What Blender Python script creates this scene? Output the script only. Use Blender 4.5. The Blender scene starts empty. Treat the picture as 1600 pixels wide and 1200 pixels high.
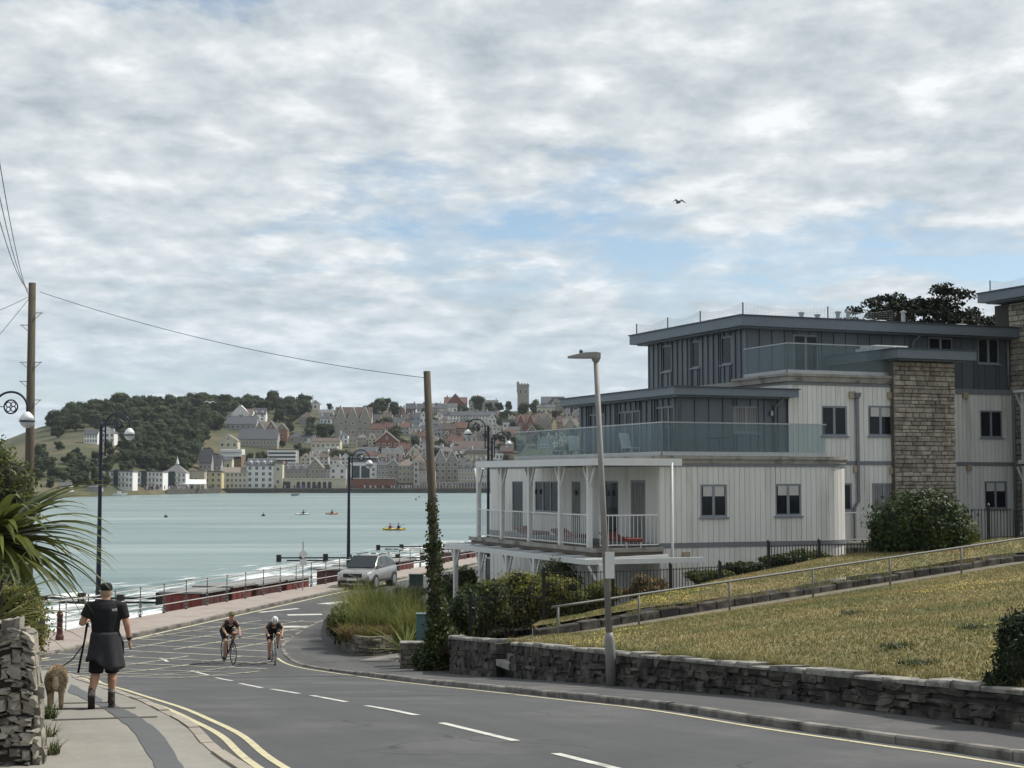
import bpy, bmesh, math, random
import numpy as np
from mathutils import Vector, Matrix, noise
random.seed(7); RNG = np.random.default_rng(11)
R = math.radians
scn = bpy.context.scene
COL = scn.collection
# ------------------------------------------------------------------ camera
CAMZ = 8.0; F = 2400.0; PITCH = math.atan(148/F)
cam = bpy.data.cameras.new('camera'); camo = bpy.data.objects.new('camera', cam); COL.objects.link(camo)
cam.sensor_width = 36; cam.lens = 36*F/1600; cam.clip_start = .2; cam.clip_end = 9000
camo.location = (0, 0, CAMZ); camo.rotation_euler = (math.pi/2+PITCH, 0, 0)
scn.camera = camo
scn.render.resolution_x = 1024; scn.render.resolution_y = 768
scn.view_settings.view_transform = 'Standard'; scn.view_settings.look = 'None'
scn.view_settings.exposure = 0.30; scn.view_settings.gamma = 1; scn.view_settings.use_curve_mapping = False
try:
    scn.cycles.max_bounces = 6; scn.cycles.transparent_max_bounces = 12; scn.cycles.volume_bounces = 0
except Exception: pass
# ------------------------------------------------------------------ world: daylight sky with a broken cloud sheet
SUN_EL, SUN_AZ = R(50), R(68)
world = bpy.data.worlds.new('World'); scn.world = world; world.use_nodes = True
nt = world.node_tree; nt.nodes.clear()
def N(nt, t, **kw):
    n = nt.nodes.new(t)
    for k, v in kw.items():
        if k.startswith('i_'):
            n.inputs[k[2:].replace('_', ' ')].default_value = v
        else: setattr(n, k, v)
    return n
def math_(nt, op, a, b=None, c=None, clamp=False):
    n = nt.nodes.new('ShaderNodeMath'); n.operation = op; n.use_clamp = clamp
    for i, x in enumerate((a, b, c)):
        if x is None: continue
        if isinstance(x, (int, float)): n.inputs[i].default_value = x
        else: nt.links.new(x, n.inputs[i])
    return n.outputs[0]
def ramp(nt, fac, stops, interp='EASE'):
    n = nt.nodes.new('ShaderNodeValToRGB'); cr = n.color_ramp; cr.interpolation = interp
    while len(cr.elements) > 1: cr.elements.remove(cr.elements[-1])
    cr.elements[0].position = stops[0][0]; cr.elements[0].color = (*stops[0][1], 1)
    for p, c in stops[1:]:
        e = cr.elements.new(p); e.color = (*c, 1)
    nt.links.new(fac, n.inputs[0]); return n.outputs[0]
def build_world():
    L = nt.links.new
    sky = N(nt, 'ShaderNodeTexSky', sky_type='NISHITA', sun_disc=False, sun_elevation=SUN_EL, sun_rotation=SUN_AZ,
            air_density=1.0, dust_density=.35, ozone_density=1.6)
    tc = N(nt, 'ShaderNodeTexCoord'); sp = N(nt, 'ShaderNodeSeparateXYZ'); L(tc.outputs['Generated'], sp.inputs[0])
    zc = math_(nt, 'MAXIMUM', sp.outputs[2], 0.0); zc = math_(nt, 'ADD', zc, 0.17)
    cx = N(nt, 'ShaderNodeCombineXYZ')
    L(math_(nt, 'DIVIDE', sp.outputs[0], zc), cx.inputs[0]); L(math_(nt, 'DIVIDE', sp.outputs[1], zc), cx.inputs[1])
    def fbm(scale, off, det=8, rough=.55, dist=0.3):
        mp = N(nt, 'ShaderNodeMapping'); mp.inputs['Location'].default_value = off; mp.inputs['Scale'].default_value = scale
        L(cx.outputs[0], mp.inputs[0])
        t = N(nt, 'ShaderNodeTexNoise', i_Scale=1.0, i_Detail=det, i_Roughness=rough, i_Distortion=dist); L(mp.outputs[0], t.inputs['Vector'])
        return t.outputs[0]
    big = fbm((.55, 1.0, 1), (4.0, 5.5, 6), 3, .5, .0)
    mid = fbm((3.0, 2.8, 1), (7.3, 2.9, 1), 10, .63, .2)
    fine = fbm((9, 7.5, 1), (1.7, 5.2, 4), 6, .55, .1)
    dens = math_(nt, 'ADD', math_(nt, 'MULTIPLY', big, .56), math_(nt, 'MULTIPLY', mid, .44))
    cover = ramp(nt, dens, [(.385, (0, 0, 0)), (.43, (.5, .5, .5)), (.485, (1, 1, 1))])
    shade = math_(nt, 'ADD', math_(nt, 'MULTIPLY', mid, .52), math_(nt, 'MULTIPLY', fine, .48))
    cc = ramp(nt, shade, [(.36, (.37, .42, .46)), (.45, (.48, .53, .565)), (.53, (.595, .635, .66)), (.62, (.78, .80, .815))], 'LINEAR')
    # pale haze low down, as the air itself is near the horizon
    hz = ramp(nt, sp.outputs[2], [(0, (1, 1, 1)), (.06, (.62, .62, .62)), (.13, (.22, .22, .22)), (.24, (0, 0, 0))])
    hf = math_(nt, 'MAXIMUM', math_(nt, 'MULTIPLY', hz, .72), math_(nt, 'LESS_THAN', sp.outputs[2], 0.0))
    b1 = N(nt, 'ShaderNodeBackground', i_Strength=.10); L(sky.outputs[0], b1.inputs[0])
    b2 = N(nt, 'ShaderNodeBackground', i_Strength=1.0); L(cc, b2.inputs[0])
    b3 = N(nt, 'ShaderNodeBackground', i_Strength=1.0); b3.inputs[0].default_value = (.44, .545, .63, 1)
    m1 = N(nt, 'ShaderNodeMixShader'); L(cover, m1.inputs[0]); L(b1.outputs[0], m1.inputs[1]); L(b2.outputs[0], m1.inputs[2])
    ms = N(nt, 'ShaderNodeMixShader'); L(hf, ms.inputs[0]); L(m1.outputs[0], ms.inputs[1]); L(b3.outputs[0], ms.inputs[2])
    out = N(nt, 'ShaderNodeOutputWorld'); L(ms.outputs[0], out.inputs[0])
build_world()
sun = bpy.data.lights.new('sun', 'SUN'); sun.energy = 3.7; sun.angle = R(1.0); sun.color = (1.0, .95, .87)
suno = bpy.data.objects.new('sun', sun); COL.objects.link(suno)
sd = Vector((math.sin(SUN_AZ)*math.cos(SUN_EL), math.cos(SUN_AZ)*math.cos(SUN_EL), math.sin(SUN_EL)))
suno.rotation_euler = sd.to_track_quat('Z', 'Y').to_euler(); suno.location = (0, 0, 60)

# ------------------------------------------------------------------ measuring the photograph
CP, SP = math.cos(PITCH), math.sin(PITCH)
def ray(px, py):
    x = (px-800)/F; v = (600-py)/F
    return Vector((x, CP-v*SP, SP+v*CP))
def P(px, py, Y):
    d = ray(px, py); return Vector((0, 0, CAMZ))+d*(Y/d.y)
def kx(px, py=748): d = ray(px, py); return d.x/d.y
def interp(x, pts):
    if x <= pts[0][0]: return pts[0][1]
    for (a, b), (c, d) in zip(pts, pts[1:]):
        if x <= c: return b+(d-b)*(x-a)/(c-a)
    return pts[-1][1]
HP = [(-10, .81), (0, 1.57), (14, 2.63), (21.5, 3.2), (30, 4.07), (38, 4.93), (41, 5.22), (44, 5.42), (48, 5.5), (60, 5.5)]
def hroad(Y):
    return (interp(Y-1, HP)+interp(Y, HP)+interp(Y+1, HP))/3
def zr(Y): return CAMZ-hroad(Y)
def G(px, py, dz=0.0):
    d = ray(px, py); t = 4.0
    while t < 200:
        p = d*(t/d.y)
        if CAMZ+p.z <= zr(p.y)+dz: break
        t += .05
    return Vector((p.x, p.y, zr(p.y)+dz))

# ------------------------------------------------------------------ mesh helper
class MB:
    def __init__(s, off=(0, 0, 0)): s.v = []; s.f = []; s.off = Vector(off)
    def add(s, vs, fs):
        n = len(s.v); s.v += [tuple(p) for p in vs]; s.f += [tuple(i+n for i in f) for f in fs]; return s
    def box(s, x0, y0, z0, x1, y1, z1):
        return s.add([(x0,y0,z0),(x1,y0,z0),(x1,y1,z0),(x0,y1,z0),(x0,y0,z1),(x1,y0,z1),(x1,y1,z1),(x0,y1,z1)],
              [(3,2,1,0),(4,5,6,7),(0,1,5,4),(1,2,6,5),(2,3,7,6),(3,0,4,7)])
    def obox(s, c, size, rz=0, rx=0, ry=0):
        m = Matrix.Rotation(rz, 3, 'Z') @ Matrix.Rotation(ry, 3, 'Y') @ Matrix.Rotation(rx, 3, 'X'); c = Vector(c); h = Vector(size)/2
        vs = [c+m@Vector((a*h.x, b*h.y, d*h.z)) for d in (-1,1) for a, b in ((-1,-1),(1,-1),(1,1),(-1,1))]
        return s.add(vs, [(3,2,1,0),(4,5,6,7),(0,1,5,4),(1,2,6,5),(2,3,7,6),(3,0,4,7)])
    def bar(s, a, b, w, h=None, up=(0,0,1)):
        a, b = Vector(a), Vector(b); h = h or w; d = (b-a).normalized(); u = Vector(up)
        if abs(d.dot(u)) > .97: u = Vector((0, 1, 0))
        x = d.cross(u).normalized(); y = x.cross(d)
        vs = [p+x*(i*w/2)+y*(j*h/2) for p in (a, b) for i, j in ((-1,-1),(1,-1),(1,1),(-1,1))]
        return s.add(vs, [(0,1,2,3),(7,6,5,4),(4,5,1,0),(5,6,2,1),(6,7,3,2),(7,4,0,3)])
    def loft(s, rings, cap=True, closed=True):
        n = len(rings[0]); vs = [p for r in rings for p in r]; fs = []
        for k in range(len(rings)-1):
            for i in range(n if closed else n-1):
                j = (i+1) % n; fs.append((k*n+i, k*n+j, (k+1)*n+j, (k+1)*n+i))
        if cap and closed:
            fs.append(tuple(reversed(range(n)))); fs.append(tuple(range((len(rings)-1)*n, len(rings)*n)))
        return s.add(vs, fs)
    def tube(s, pts, r, n=8, cap=True, sq=1.0):
        pts = [Vector(p) for p in pts]; rs = r if isinstance(r, (list, tuple)) else [r]*len(pts); rings = []; prev = None
        for i, p in enumerate(pts):
            d = (pts[min(i+1, len(pts)-1)]-pts[max(i-1, 0)]).normalized()
            if prev is None:
                u = Vector((0,0,1)) if abs(d.z) < .9 else Vector((1,0,0)); x = d.cross(u).normalized()
            else: x = (prev-d*prev.dot(d)).normalized()
            prev = x; y = d.cross(x); q = rs[i]
            rings.append([p+x*(q*math.cos(2*math.pi*k/n))+y*(q*sq*math.sin(2*math.pi*k/n)) for k in range(n)])
        return s.loft(rings, cap)
    def lathe(s, prof, n=12, c=(0,0,0)):
        c = Vector(c)
        return s.loft([[c+Vector((max(r,.0005)*math.cos(2*math.pi*k/n), max(r,.0005)*math.sin(2*math.pi*k/n), z)) for k in range(n)] for r, z in prof])
    def ell(s, c, r, nu=12, nv=8, m=None):
        c = Vector(c); rings = []
        for j in range(nv+1):
            t = math.pi*(j+.02)/(nv+.04)-math.pi/2
            ring = [Vector((r[0]*math.cos(t)*math.cos(2*math.pi*i/nu), r[1]*math.cos(t)*math.sin(2*math.pi*i/nu), r[2]*math.sin(t))) for i in range(nu)]
            rings.append([c+(m@p if m else p) for p in ring])
        return s.loft(rings)
    def prism(s, poly, z0, z1):
        n = len(poly); vs = [(p[0], p[1], z0) for p in poly]+[(p[0], p[1], z1) for p in poly]
        return s.add(vs, [tuple(reversed(range(n))), tuple(range(n, 2*n))]+[(i, (i+1) % n, n+(i+1) % n, n+i) for i in range(n)])
    def torus(s, c, rad, r, ax='y', n=24, m=6, a0=0, a1=2*math.pi):
        c = Vector(c); pts = []
        full = abs(a1-a0-2*math.pi) < 1e-6; k = n if full else n+1
        rings = []
        for i in range(k):
            a = a0+(a1-a0)*i/n
            e = {'y': Vector((math.cos(a), 0, math.sin(a))), 'z': Vector((math.cos(a), math.sin(a), 0)), 'x': Vector((0, math.cos(a), math.sin(a)))}[ax]
            w = {'y': Vector((0,1,0)), 'z': Vector((0,0,1)), 'x': Vector((1,0,0))}[ax]
            rings.append([c+e*(rad+r*math.cos(2*math.pi*j/m))+w*(r*math.sin(2*math.pi*j/m)) for j in range(m)])
        if full: rings.append(rings[0])
        return s.loft(rings, cap=not full)
    def mesh(s, name):
        me = bpy.data.meshes.new(name); o = s.off
        me.from_pydata([(a+o.x, b+o.y, c+o.z) for a, b, c in s.v], [], s.f); me.update(); return me
    def build(s, name, mat, parent=None, smooth=False, bevel=0, fixn=True):
        me = s.mesh(name)
        if fixn:
            bm = bmesh.new(); bm.from_mesh(me); bmesh.ops.recalc_face_normals(bm, faces=bm.faces); bm.to_mesh(me); bm.free()
        return link(name, me, mat, parent, smooth, bevel)
def link(name, me, mat, parent=None, smooth=False, bevel=0):
    if mat: me.materials.append(mat)
    if smooth: me.polygons.foreach_set('use_smooth', [True]*len(me.polygons))
    o = bpy.data.objects.new(name, me); COL.objects.link(o)
    if parent: o.parent = parent
    if bevel:
        b = o.modifiers.new('bevel', 'BEVEL'); b.width = bevel; b.segments = 2; b.limit_method = 'ANGLE'; b.angle_limit = R(35)
    return o
def inst(name, me, parent, loc=(0,0,0), rz=0, sc=None, rot=None):
    o = bpy.data.objects.new(name, me); COL.objects.link(o); o.location = loc
    o.rotation_euler = rot if rot else (0, 0, rz)
    if sc: o.scale = sc
    if parent: o.parent = parent
    return o
def tag(o, label=None, cat=None, group=None, kind=None):
    if label: o['label'] = label
    if cat: o['category'] = cat
    if group: o['group'] = group
    if kind: o['kind'] = kind
    return o
def thing(name, label, cat, loc=(0,0,0), rz=0, group=None):
    o = bpy.data.objects.new(name, None); COL.objects.link(o); o.location = loc; o.rotation_euler = (0, 0, rz); o.empty_display_size = .3
    return tag(o, label, cat, group)
def struct(o): o['kind'] = 'structure'; return o
def copytree(o, parent=None, loc=None, rz=None, label=None):
    c = o.copy(); COL.objects.link(c); c.parent = parent
    if loc is not None: c.location = loc
    if rz is not None: c.rotation_euler = (0, 0, rz)
    if label: c['label'] = label
    for ch in list(o.children):
        if ch is not c: copytree(ch, c)
    return c
def remesh(o, vox, smooth_it=4):
    m = o.modifiers.new('remesh', 'REMESH'); m.mode = 'VOXEL'; m.voxel_size = vox; m.use_smooth_shade = True
    if smooth_it:
        s = o.modifiers.new('smooth', 'SMOOTH'); s.iterations = smooth_it; s.factor = .5
    return o
# ------------------------------------------------------------------ materials
MATS = {}
def M(name, col, rough=.75, var=.12, scale=4.0, bump=0.0, bscale=None, metal=0.0, spec=.4, rnd=0.0, col2=None, c2=(.45, .62), c2scale=1.0, det=6, dirt=None, stretch=None):
    """procedural: base colour broken by noise (world position), optional second colour in patches, random value per object, fine bump"""
    if name in MATS: return MATS[name]
    m = bpy.data.materials.new(name); m.use_nodes = True; t = m.node_tree; L = t.links.new
    b = t.nodes['Principled BSDF']; b.inputs['Roughness'].default_value = rough; b.inputs['Metallic'].default_value = metal
    b.inputs['Specular IOR Level'].default_value = spec
    g = N(t, 'ShaderNodeNewGeometry'); pos = g.outputs['Position']
    if stretch:
        mp = N(t, 'ShaderNodeMapping'); mp.inputs['Scale'].default_value = stretch; L(pos, mp.inputs[0]); pos = mp.outputs[0]
    nz = N(t, 'ShaderNodeTexNoise', i_Scale=scale, i_Detail=det, i_Roughness=.62); L(pos, nz.inputs['Vector'])
    val = N(t, 'ShaderNodeMapRange'); L(nz.outputs[0], val.inputs[0])
    val.inputs[1].default_value = .25; val.inputs[2].default_value = .75; val.inputs[3].default_value = 1-var; val.inputs[4].default_value = 1+var
    v = val.outputs[0]
    if rnd:
        oi = N(t, 'ShaderNodeObjectInfo'); v = math_(t, 'MULTIPLY', v, math_(t, 'MULTIPLY_ADD', oi.outputs['Random'], 2*rnd, 1-rnd))
    base = N(t, 'ShaderNodeRGB'); base.outputs[0].default_value = (*col, 1); c = base.outputs[0]
    if col2:
        n2 = N(t, 'ShaderNodeTexNoise', i_Scale=c2scale, i_Detail=5.0, i_Roughness=.6); L(pos, n2.inputs['Vector'])
        f2 = ramp(t, n2.outputs[0], [(c2[0], (0,0,0)), (c2[1], (1,1,1))])
        mx = N(t, 'ShaderNodeMix', data_type='RGBA'); L(f2, mx.inputs[0]); L(c, mx.inputs[6]); mx.inputs[7].default_value = (*col2, 1); c = mx.outputs[2]
    hs = N(t, 'ShaderNodeVectorMath', operation='SCALE'); L(c, hs.inputs[0]); L(v, hs.inputs['Scale'])
    L(hs.outputs[0], b.inputs['Base Color'])
    if bump:
        nb = N(t, 'ShaderNodeTexNoise', i_Scale=bscale or scale*3, i_Detail=6.0, i_Roughness=.65); L(pos, nb.inputs['Vector'])
        bp = N(t, 'ShaderNodeBump', i_Strength=min(1, bump*10), i_Distance=bump*.1 if bump < .1 else bump*.05); L(nb.outputs[0], bp.inputs['Height']); L(bp.outputs[0], b.inputs['Normal'])
    MATS[name] = m; return m
def MLEAF(name, col, col2, scale=1.2, rnd=.12, trans=.35, rough=.55, var=.35):
    if name in MATS: return MATS[name]
    m = bpy.data.materials.new(name); m.use_nodes = True; t = m.node_tree; L = t.links.new; t.nodes.clear()
    g = N(t, 'ShaderNodeNewGeometry'); nz = N(t, 'ShaderNodeTexNoise', i_Scale=scale, i_Detail=4.0, i_Roughness=.7); L(g.outputs['Position'], nz.inputs['Vector'])
    c = ramp(t, nz.outputs[0], [(.35, col), (.65, col2)])
    oi = N(t, 'ShaderNodeObjectInfo'); isl = g.outputs['Random Per Island']
    v = math_(t, 'MULTIPLY', math_(t, 'MULTIPLY_ADD', oi.outputs['Random'], 2*rnd, 1-rnd), math_(t, 'MULTIPLY_ADD', isl, 2*var, 1-var))
    hs = N(t, 'ShaderNodeVectorMath', operation='SCALE'); L(c, hs.inputs[0]); L(v, hs.inputs['Scale'])
    p = N(t, 'ShaderNodeBsdfPrincipled', i_Roughness=rough); p.inputs['Specular IOR Level'].default_value = .3; L(hs.outputs[0], p.inputs['Base Color'])
    tr = N(t, 'ShaderNodeBsdfTranslucent'); L(hs.outputs[0], tr.inputs[0])
    ms = N(t, 'ShaderNodeMixShader'); ms.inputs[0].default_value = trans; L(p.outputs[0], ms.inputs[1]); L(tr.outputs[0], ms.inputs[2])
    o = N(t, 'ShaderNodeOutputMaterial'); L(ms.outputs[0], o.inputs[0]); MATS[name] = m; return m
def MGLASS(name, col, alpha=.35, rough=.03, tint=(.75, .9, .9)):
    """a pane: part sheen, part clear tinted"""
    if name in MATS: return MATS[name]
    m = bpy.data.materials.new(name); m.use_nodes = True; t = m.node_tree; L = t.links.new; t.nodes.clear()
    p = N(t, 'ShaderNodeBsdfPrincipled', i_Roughness=rough); p.inputs['Base Color'].default_value = (*col, 1); p.inputs['Specular IOR Level'].default_value = .6
    tr = N(t, 'ShaderNodeBsdfTransparent'); tr.inputs[0].default_value = (*tint, 1)
    ms = N(t, 'ShaderNodeMixShader'); ms.inputs[0].default_value = alpha; L(tr.outputs[0], ms.inputs[1]); L(p.outputs[0], ms.inputs[2])
    o = N(t, 'ShaderNodeOutputMaterial'); L(ms.outputs[0], o.inputs[0]); MATS[name] = m; return m
# ------------------------------------------------------------------ foliage: leaf-sized faces through a volume
def leafmesh(name, pts, nrm, size, aspect=.55, jitter=.7, rng=RNG, extra=None):
    n = len(pts); s = size*(0.65+.7*rng.random((n, 1)))
    d = nrm+jitter*rng.normal(size=(n, 3)); d /= np.linalg.norm(d, axis=1, keepdims=True)+1e-9
    a = np.cross(d, rng.normal(size=(n, 3))); a /= np.linalg.norm(a, axis=1, keepdims=True)+1e-9
    b = np.cross(d, a)
    V = np.stack([pts-a*s*.5, pts+b*s*aspect*.5+a*s*.05, pts+a*s*.5, pts-b*s*aspect*.5+a*s*.05], 1).reshape(-1, 3)
    return quadmesh(name, V)
def quadmesh(name, V, extra=None):
    n = len(V)//4; me = bpy.data.meshes.new(name)
    me.vertices.add(n*4); me.vertices.foreach_set('co', V.astype(np.float32).ravel())
    me.loops.add(n*4); me.loops.foreach_set('vertex_index', np.arange(n*4, dtype=np.int32))
    me.polygons.add(n); me.polygons.foreach_set('loop_start', np.arange(0, n*4, 4, dtype=np.int32)); me.polygons.foreach_set('loop_total', np.full(n, 4, dtype=np.int32))
    me.update(calc_edges=True); return me
def blobpts(blobs, n, shell=.55, rng=RNG):
    """points in the outer shell of a union of ellipsoids, thinned by noise so that gaps and clumps appear"""
    w = np.array([b[1][0]*b[1][1]+b[1][0]*b[1][2] for b in blobs]); w = w/w.sum(); P_, N_ = [], []
    for (c, r), k in zip(blobs, (w*n).astype(int)+1):
        d = rng.normal(size=(k, 3)); d /= np.linalg.norm(d, axis=1, keepdims=True)
        q = (shell+(1-shell)*rng.random((k, 1))**.6)*(1+.10*rng.normal(size=(k, 1)))
        P_.append(np.array(c)+d*q*np.array(r)); N_.append(d)
    return np.concatenate(P_), np.concatenate(N_)
def blades(pts, height, width, lean=.35, rng=RNG, seg=2, droop=.35):
    """grass blades: tapered strips that lean and droop"""
    n = len(pts); h = height*(.6+.6*rng.random(n)); az = rng.random(n)*2*np.pi; ln = lean*rng.random(n)+.05
    dirx = np.stack([np.cos(az), np.sin(az), np.zeros(n)], 1); side = np.stack([-np.sin(az), np.cos(az), np.zeros(n)], 1)
    V = []
    prev = None
    for k in range(seg+1):
        t = k/seg; c = pts+dirx*(h*ln*t+h*droop*ln*t*t)[:, None]+np.array([0,0,1])*(h*(t-.35*ln*t*t))[:, None]
        w = (width*(1-t*.92)*.5); cur = (c-side*w, c+side*w)
        if prev: V.append(np.stack([prev[0], prev[1], cur[1], cur[0]], 1))
        prev = cur
    return np.concatenate(V).reshape(-1, 3)

def MROAD(name, col, patch, speck=.3, crack=.5, rot=R(20)):
    """worn tarmac: wheel-track and patch tones, aggregate speckle, fine cracks"""
    m = bpy.data.materials.new(name); m.use_nodes = True; t = m.node_tree; L = t.links.new; b = t.nodes['Principled BSDF']; b.inputs['Roughness'].default_value = .85; b.inputs['Specular IOR Level'].default_value = .3
    g = N(t, 'ShaderNodeNewGeometry'); pos = g.outputs['Position']
    def nz_(scale, det=5, st=None, r=0):
        v = pos
        if st: mp = N(t, 'ShaderNodeMapping'); mp.inputs['Rotation'].default_value = (0, 0, r); L(pos, mp.inputs[0]); m2 = N(t, 'ShaderNodeMapping'); m2.inputs['Scale'].default_value = st; L(mp.outputs[0], m2.inputs[0]); v = m2.outputs[0]
        n = N(t, 'ShaderNodeTexNoise', i_Scale=scale, i_Detail=det, i_Roughness=.6); L(v, n.inputs['Vector']); return n.outputs[0]
    tr = nz_(1.0, 3, (1.1, .06, 1), -rot); pt = nz_(.45, 4); sp = nz_(70, 2); md = nz_(6, 5)
    v = math_(t, 'MULTIPLY_ADD', tr, .55, .72); v = math_(t, 'MULTIPLY', v, math_(t, 'MULTIPLY_ADD', pt, .5, .75)); v = math_(t, 'MULTIPLY', v, math_(t, 'MULTIPLY_ADD', sp, 2*speck, 1-speck)); v = math_(t, 'MULTIPLY', v, math_(t, 'MULTIPLY_ADD', md, .3, .85))
    vo = N(t, 'ShaderNodeTexVoronoi', feature='DISTANCE_TO_EDGE', i_Scale=.33); dm = N(t, 'ShaderNodeVectorMath', operation='ADD'); nn = N(t, 'ShaderNodeTexNoise', i_Scale=1.3, i_Detail=5.0); L(pos, nn.inputs['Vector']); L(pos, dm.inputs[0]); L(nn.outputs['Color'], dm.inputs[1]); L(dm.outputs[0], vo.inputs['Vector'])
    cr = ramp(t, vo.outputs['Distance'], [(0, (1,1,1)), (.006, (.5,.5,.5)), (.012, (0,0,0))], 'LINEAR'); ck = math_(t, 'MULTIPLY', cr, ramp(t, nz_(.22, 2), [(.5, (0,0,0)), (.6, (1,1,1))]))
    v = math_(t, 'MULTIPLY', v, math_(t, 'SUBTRACT', 1, math_(t, 'MULTIPLY', ck, crack)))
    mx = N(t, 'ShaderNodeMix', data_type='RGBA'); L(ramp(t, pt, [(.5, (0,0,0)), (.62, (1,1,1))]), mx.inputs[0]); mx.inputs[6].default_value = (*col, 1); mx.inputs[7].default_value = (*patch, 1)
    hs = N(t, 'ShaderNodeVectorMath', operation='SCALE'); L(mx.outputs[2], hs.inputs[0]); L(v, hs.inputs['Scale']); L(hs.outputs[0], b.inputs['Base Color'])
    bp = N(t, 'ShaderNodeBump', i_Strength=.35, i_Distance=.01); L(sp, bp.inputs['Height']); L(bp.outputs[0], b.inputs['Normal']); MATS[name] = m; return m
# ------------------------------------------------------------------ colours of the place
m_asph = MROAD('asphalt', (.074,.075,.077), (.087,.087,.087))
m_asph2 = MROAD('pavement_asphalt', (.082,.081,.082), (.108,.104,.098), .35, .6)
m_pave = MROAD('pavement_concrete', (.255,.24,.212), (.215,.203,.182), .42, .35)
m_patch = M('tarmac_patch', (.092,.096,.10), .85, .1, 5, .012, 60)
m_kerb = M('kerb_stone', (.215,.20,.175), .85, .3, 5, .03, 25, rnd=.15, col2=(.075,.07,.062), c2=(.42,.68), c2scale=2.2)
m_kerb2 = M('kerb_pale', (.29,.26,.215), .85, .15, 5, .02, 25, rnd=.1)
m_prom = M('promenade_paving', (.31,.265,.235), .85, .10, 3, .01, 40, col2=(.27,.225,.195), c2scale=.8)
m_ypaint = M('yellow_paint', (.50,.455,.29), .7, .22, 9, col2=(.36,.33,.23), c2=(.52,.72), c2scale=4)
m_wpaint = M('white_paint', (.52,.52,.47), .7, .2, 9, col2=(.25,.25,.24), c2=(.52,.72), c2scale=4)
m_bpaint = M('box_paint', (.40,.38,.29), .75, .25, 9, col2=(.14,.138,.12), c2=(.47,.70), c2scale=2.5)
m_shadow_strip = M('painted_shadow', (.05,.046,.042), .9)  # flat dark colour standing in for thin shadows cast on the left pavement
m_soil = M('soil', (.09,.07,.05), .95, .3, 5, .05, 12)
m_lawn = M('dry_lawn', (.225,.185,.088), .95, .40, 1.6, .06, 22, col2=(.118,.122,.05), c2=(.40,.62), c2scale=.55)
m_conc = M('concrete', (.27,.26,.235), .9, .2, 4, .02, 30, col2=(.15,.14,.125), c2scale=2)
m_stone_dark = M('weathered_stone', (.090,.081,.068), .9, .40, 7, .06, 16, rnd=.38, col2=(.030,.027,.024), c2=(.38,.58), c2scale=2.6)
m_mortar = M('mortar', (.06,.056,.05), .95, .2, 8, .03, 30)
m_stone_pale = M('rubble_stone', (.29,.265,.22), .9, .28, 8, .06, 22, rnd=.28, col2=(.13,.12,.105), c2=(.45,.68), c2scale=5)
m_stone_bed = M('bed_stone', (.165,.145,.11), .9, .25, 6, .05, 20, rnd=.28, col2=(.10,.09,.075), c2scale=3)

def xint(pts):
    pts = sorted(pts); return lambda Y: interp(Y, pts)
def XS(Y): return -14.9+.26*(Y-59.5)                      # sea edge of the promenade
KSx = lambda Y: -13.5+.216*(Y-52.4) if Y < 74.6 else -8.7+.26*(Y-74.6)
def cat(pts, n=8):
    out = []; pts = [Vector(p) for p in pts]; q = [pts[0]*2-pts[1]]+pts+[pts[-1]*2-pts[-2]]
    for i in range(1, len(q)-2):
        for k in range(n):
            t = k/n; a, b, c, d = q[i-1:i+3]
            out.append(.5*((2*b)+(c-a)*t+(2*a-5*b+4*c-d)*t*t+(3*b-a-3*c+d)*t**3))
    return out+[pts[-1]]
def rows(name, mat, ys, xl, xr, zf, nx=2):
    b = MB(); fs = []
    for y in ys:
        a, c = xl(y), xr(y)
        for i in range(nx+1):
            x = a+(c-a)*i/nx; b.v.append((x, y, zf(x, y)))
    w = nx+1
    for j in range(len(ys)-1):
        for i in range(nx): b.f.append((j*w+i, j*w+i+1, (j+1)*w+i+1, (j+1)*w+i))
    return struct(b.build(name, mat))
def frange(a, b, st):
    n = max(1, int(round((b-a)/st))); return [a+(b-a)*i/n for i in range(n+1)]
m_dist = M('distant_ground', (.10,.10,.07), .95, .3, .3)
b = MB(); b.add([(-400,-8,8.7),(400,-8,8.7),(400,-400,14),(-400,-400,14)], [(0,3,2,1)]); struct(b.build('ground', m_dist))
rows('road', m_asph, frange(-8, 46, 1)+frange(47, 190, 6), lambda y: XS(y)+.25, lambda y: 60, lambda x, y: zr(y), 3)
KL = cat([(1.6,2.5,0),(-.7,9,0)]+[G(*p) for p in [(360,1200),(310,1150),(258,1120),(214,1100),(176,1086),(128,1069),(106,1058)]]+[Vector((-14.2,43.2,0)), Vector((-18,44.6,0)), Vector((-24,44.9,0))])
KR = cat([(9.6,2,0),(6.6,9,0)]+[G(*p) for p in [(1600,1192),(1400,1163),(1200,1134),(1000,1104),(860,1089),(700,1072),(600,1060),(540,1052),(470,1040),(445,1026),(438,1010),(450,1000),(475,985),(512,968)]]+[Vector((-6.6,68,0)), Vector((-4.4,78,0)), Vector((-.6,92,0))])
def mono(pl):
    out = []; last = -99
    for p in pl:
        if p.y > last+.02: out.append((p.y, p.x)); last = p.y
    return xint(out)
KLx, KRx = mono(KL), mono(KR)
def kdz(Y): return interp(Y, [(41, .095), (44, .03), (53, .03), (58, .1)])
WX = lambda Y: 10.74-.31*Y                                  # foot of the lawn wall
rows('pavement_left', m_pave, frange(2.5, 44.6, .6), lambda y: min(-.46*y-2, KLx(y)-.4), lambda y: KLx(y)-.12, lambda x, y: zr(y)+.11, 2)
rows('pavement_right', m_asph2, frange(2, 43, .6)+frange(43.3, 92, .7), lambda y: KRx(y)+.13, lambda y: WX(y)+.4 if y < 40 else interp(y, [(40, -.9), (43, 3), (60, 8), (92, 20)]), lambda x, y: zr(y)+kdz(y)-.01+min(.08, max(0, (x-KRx(y))*.02)), 2)
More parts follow.
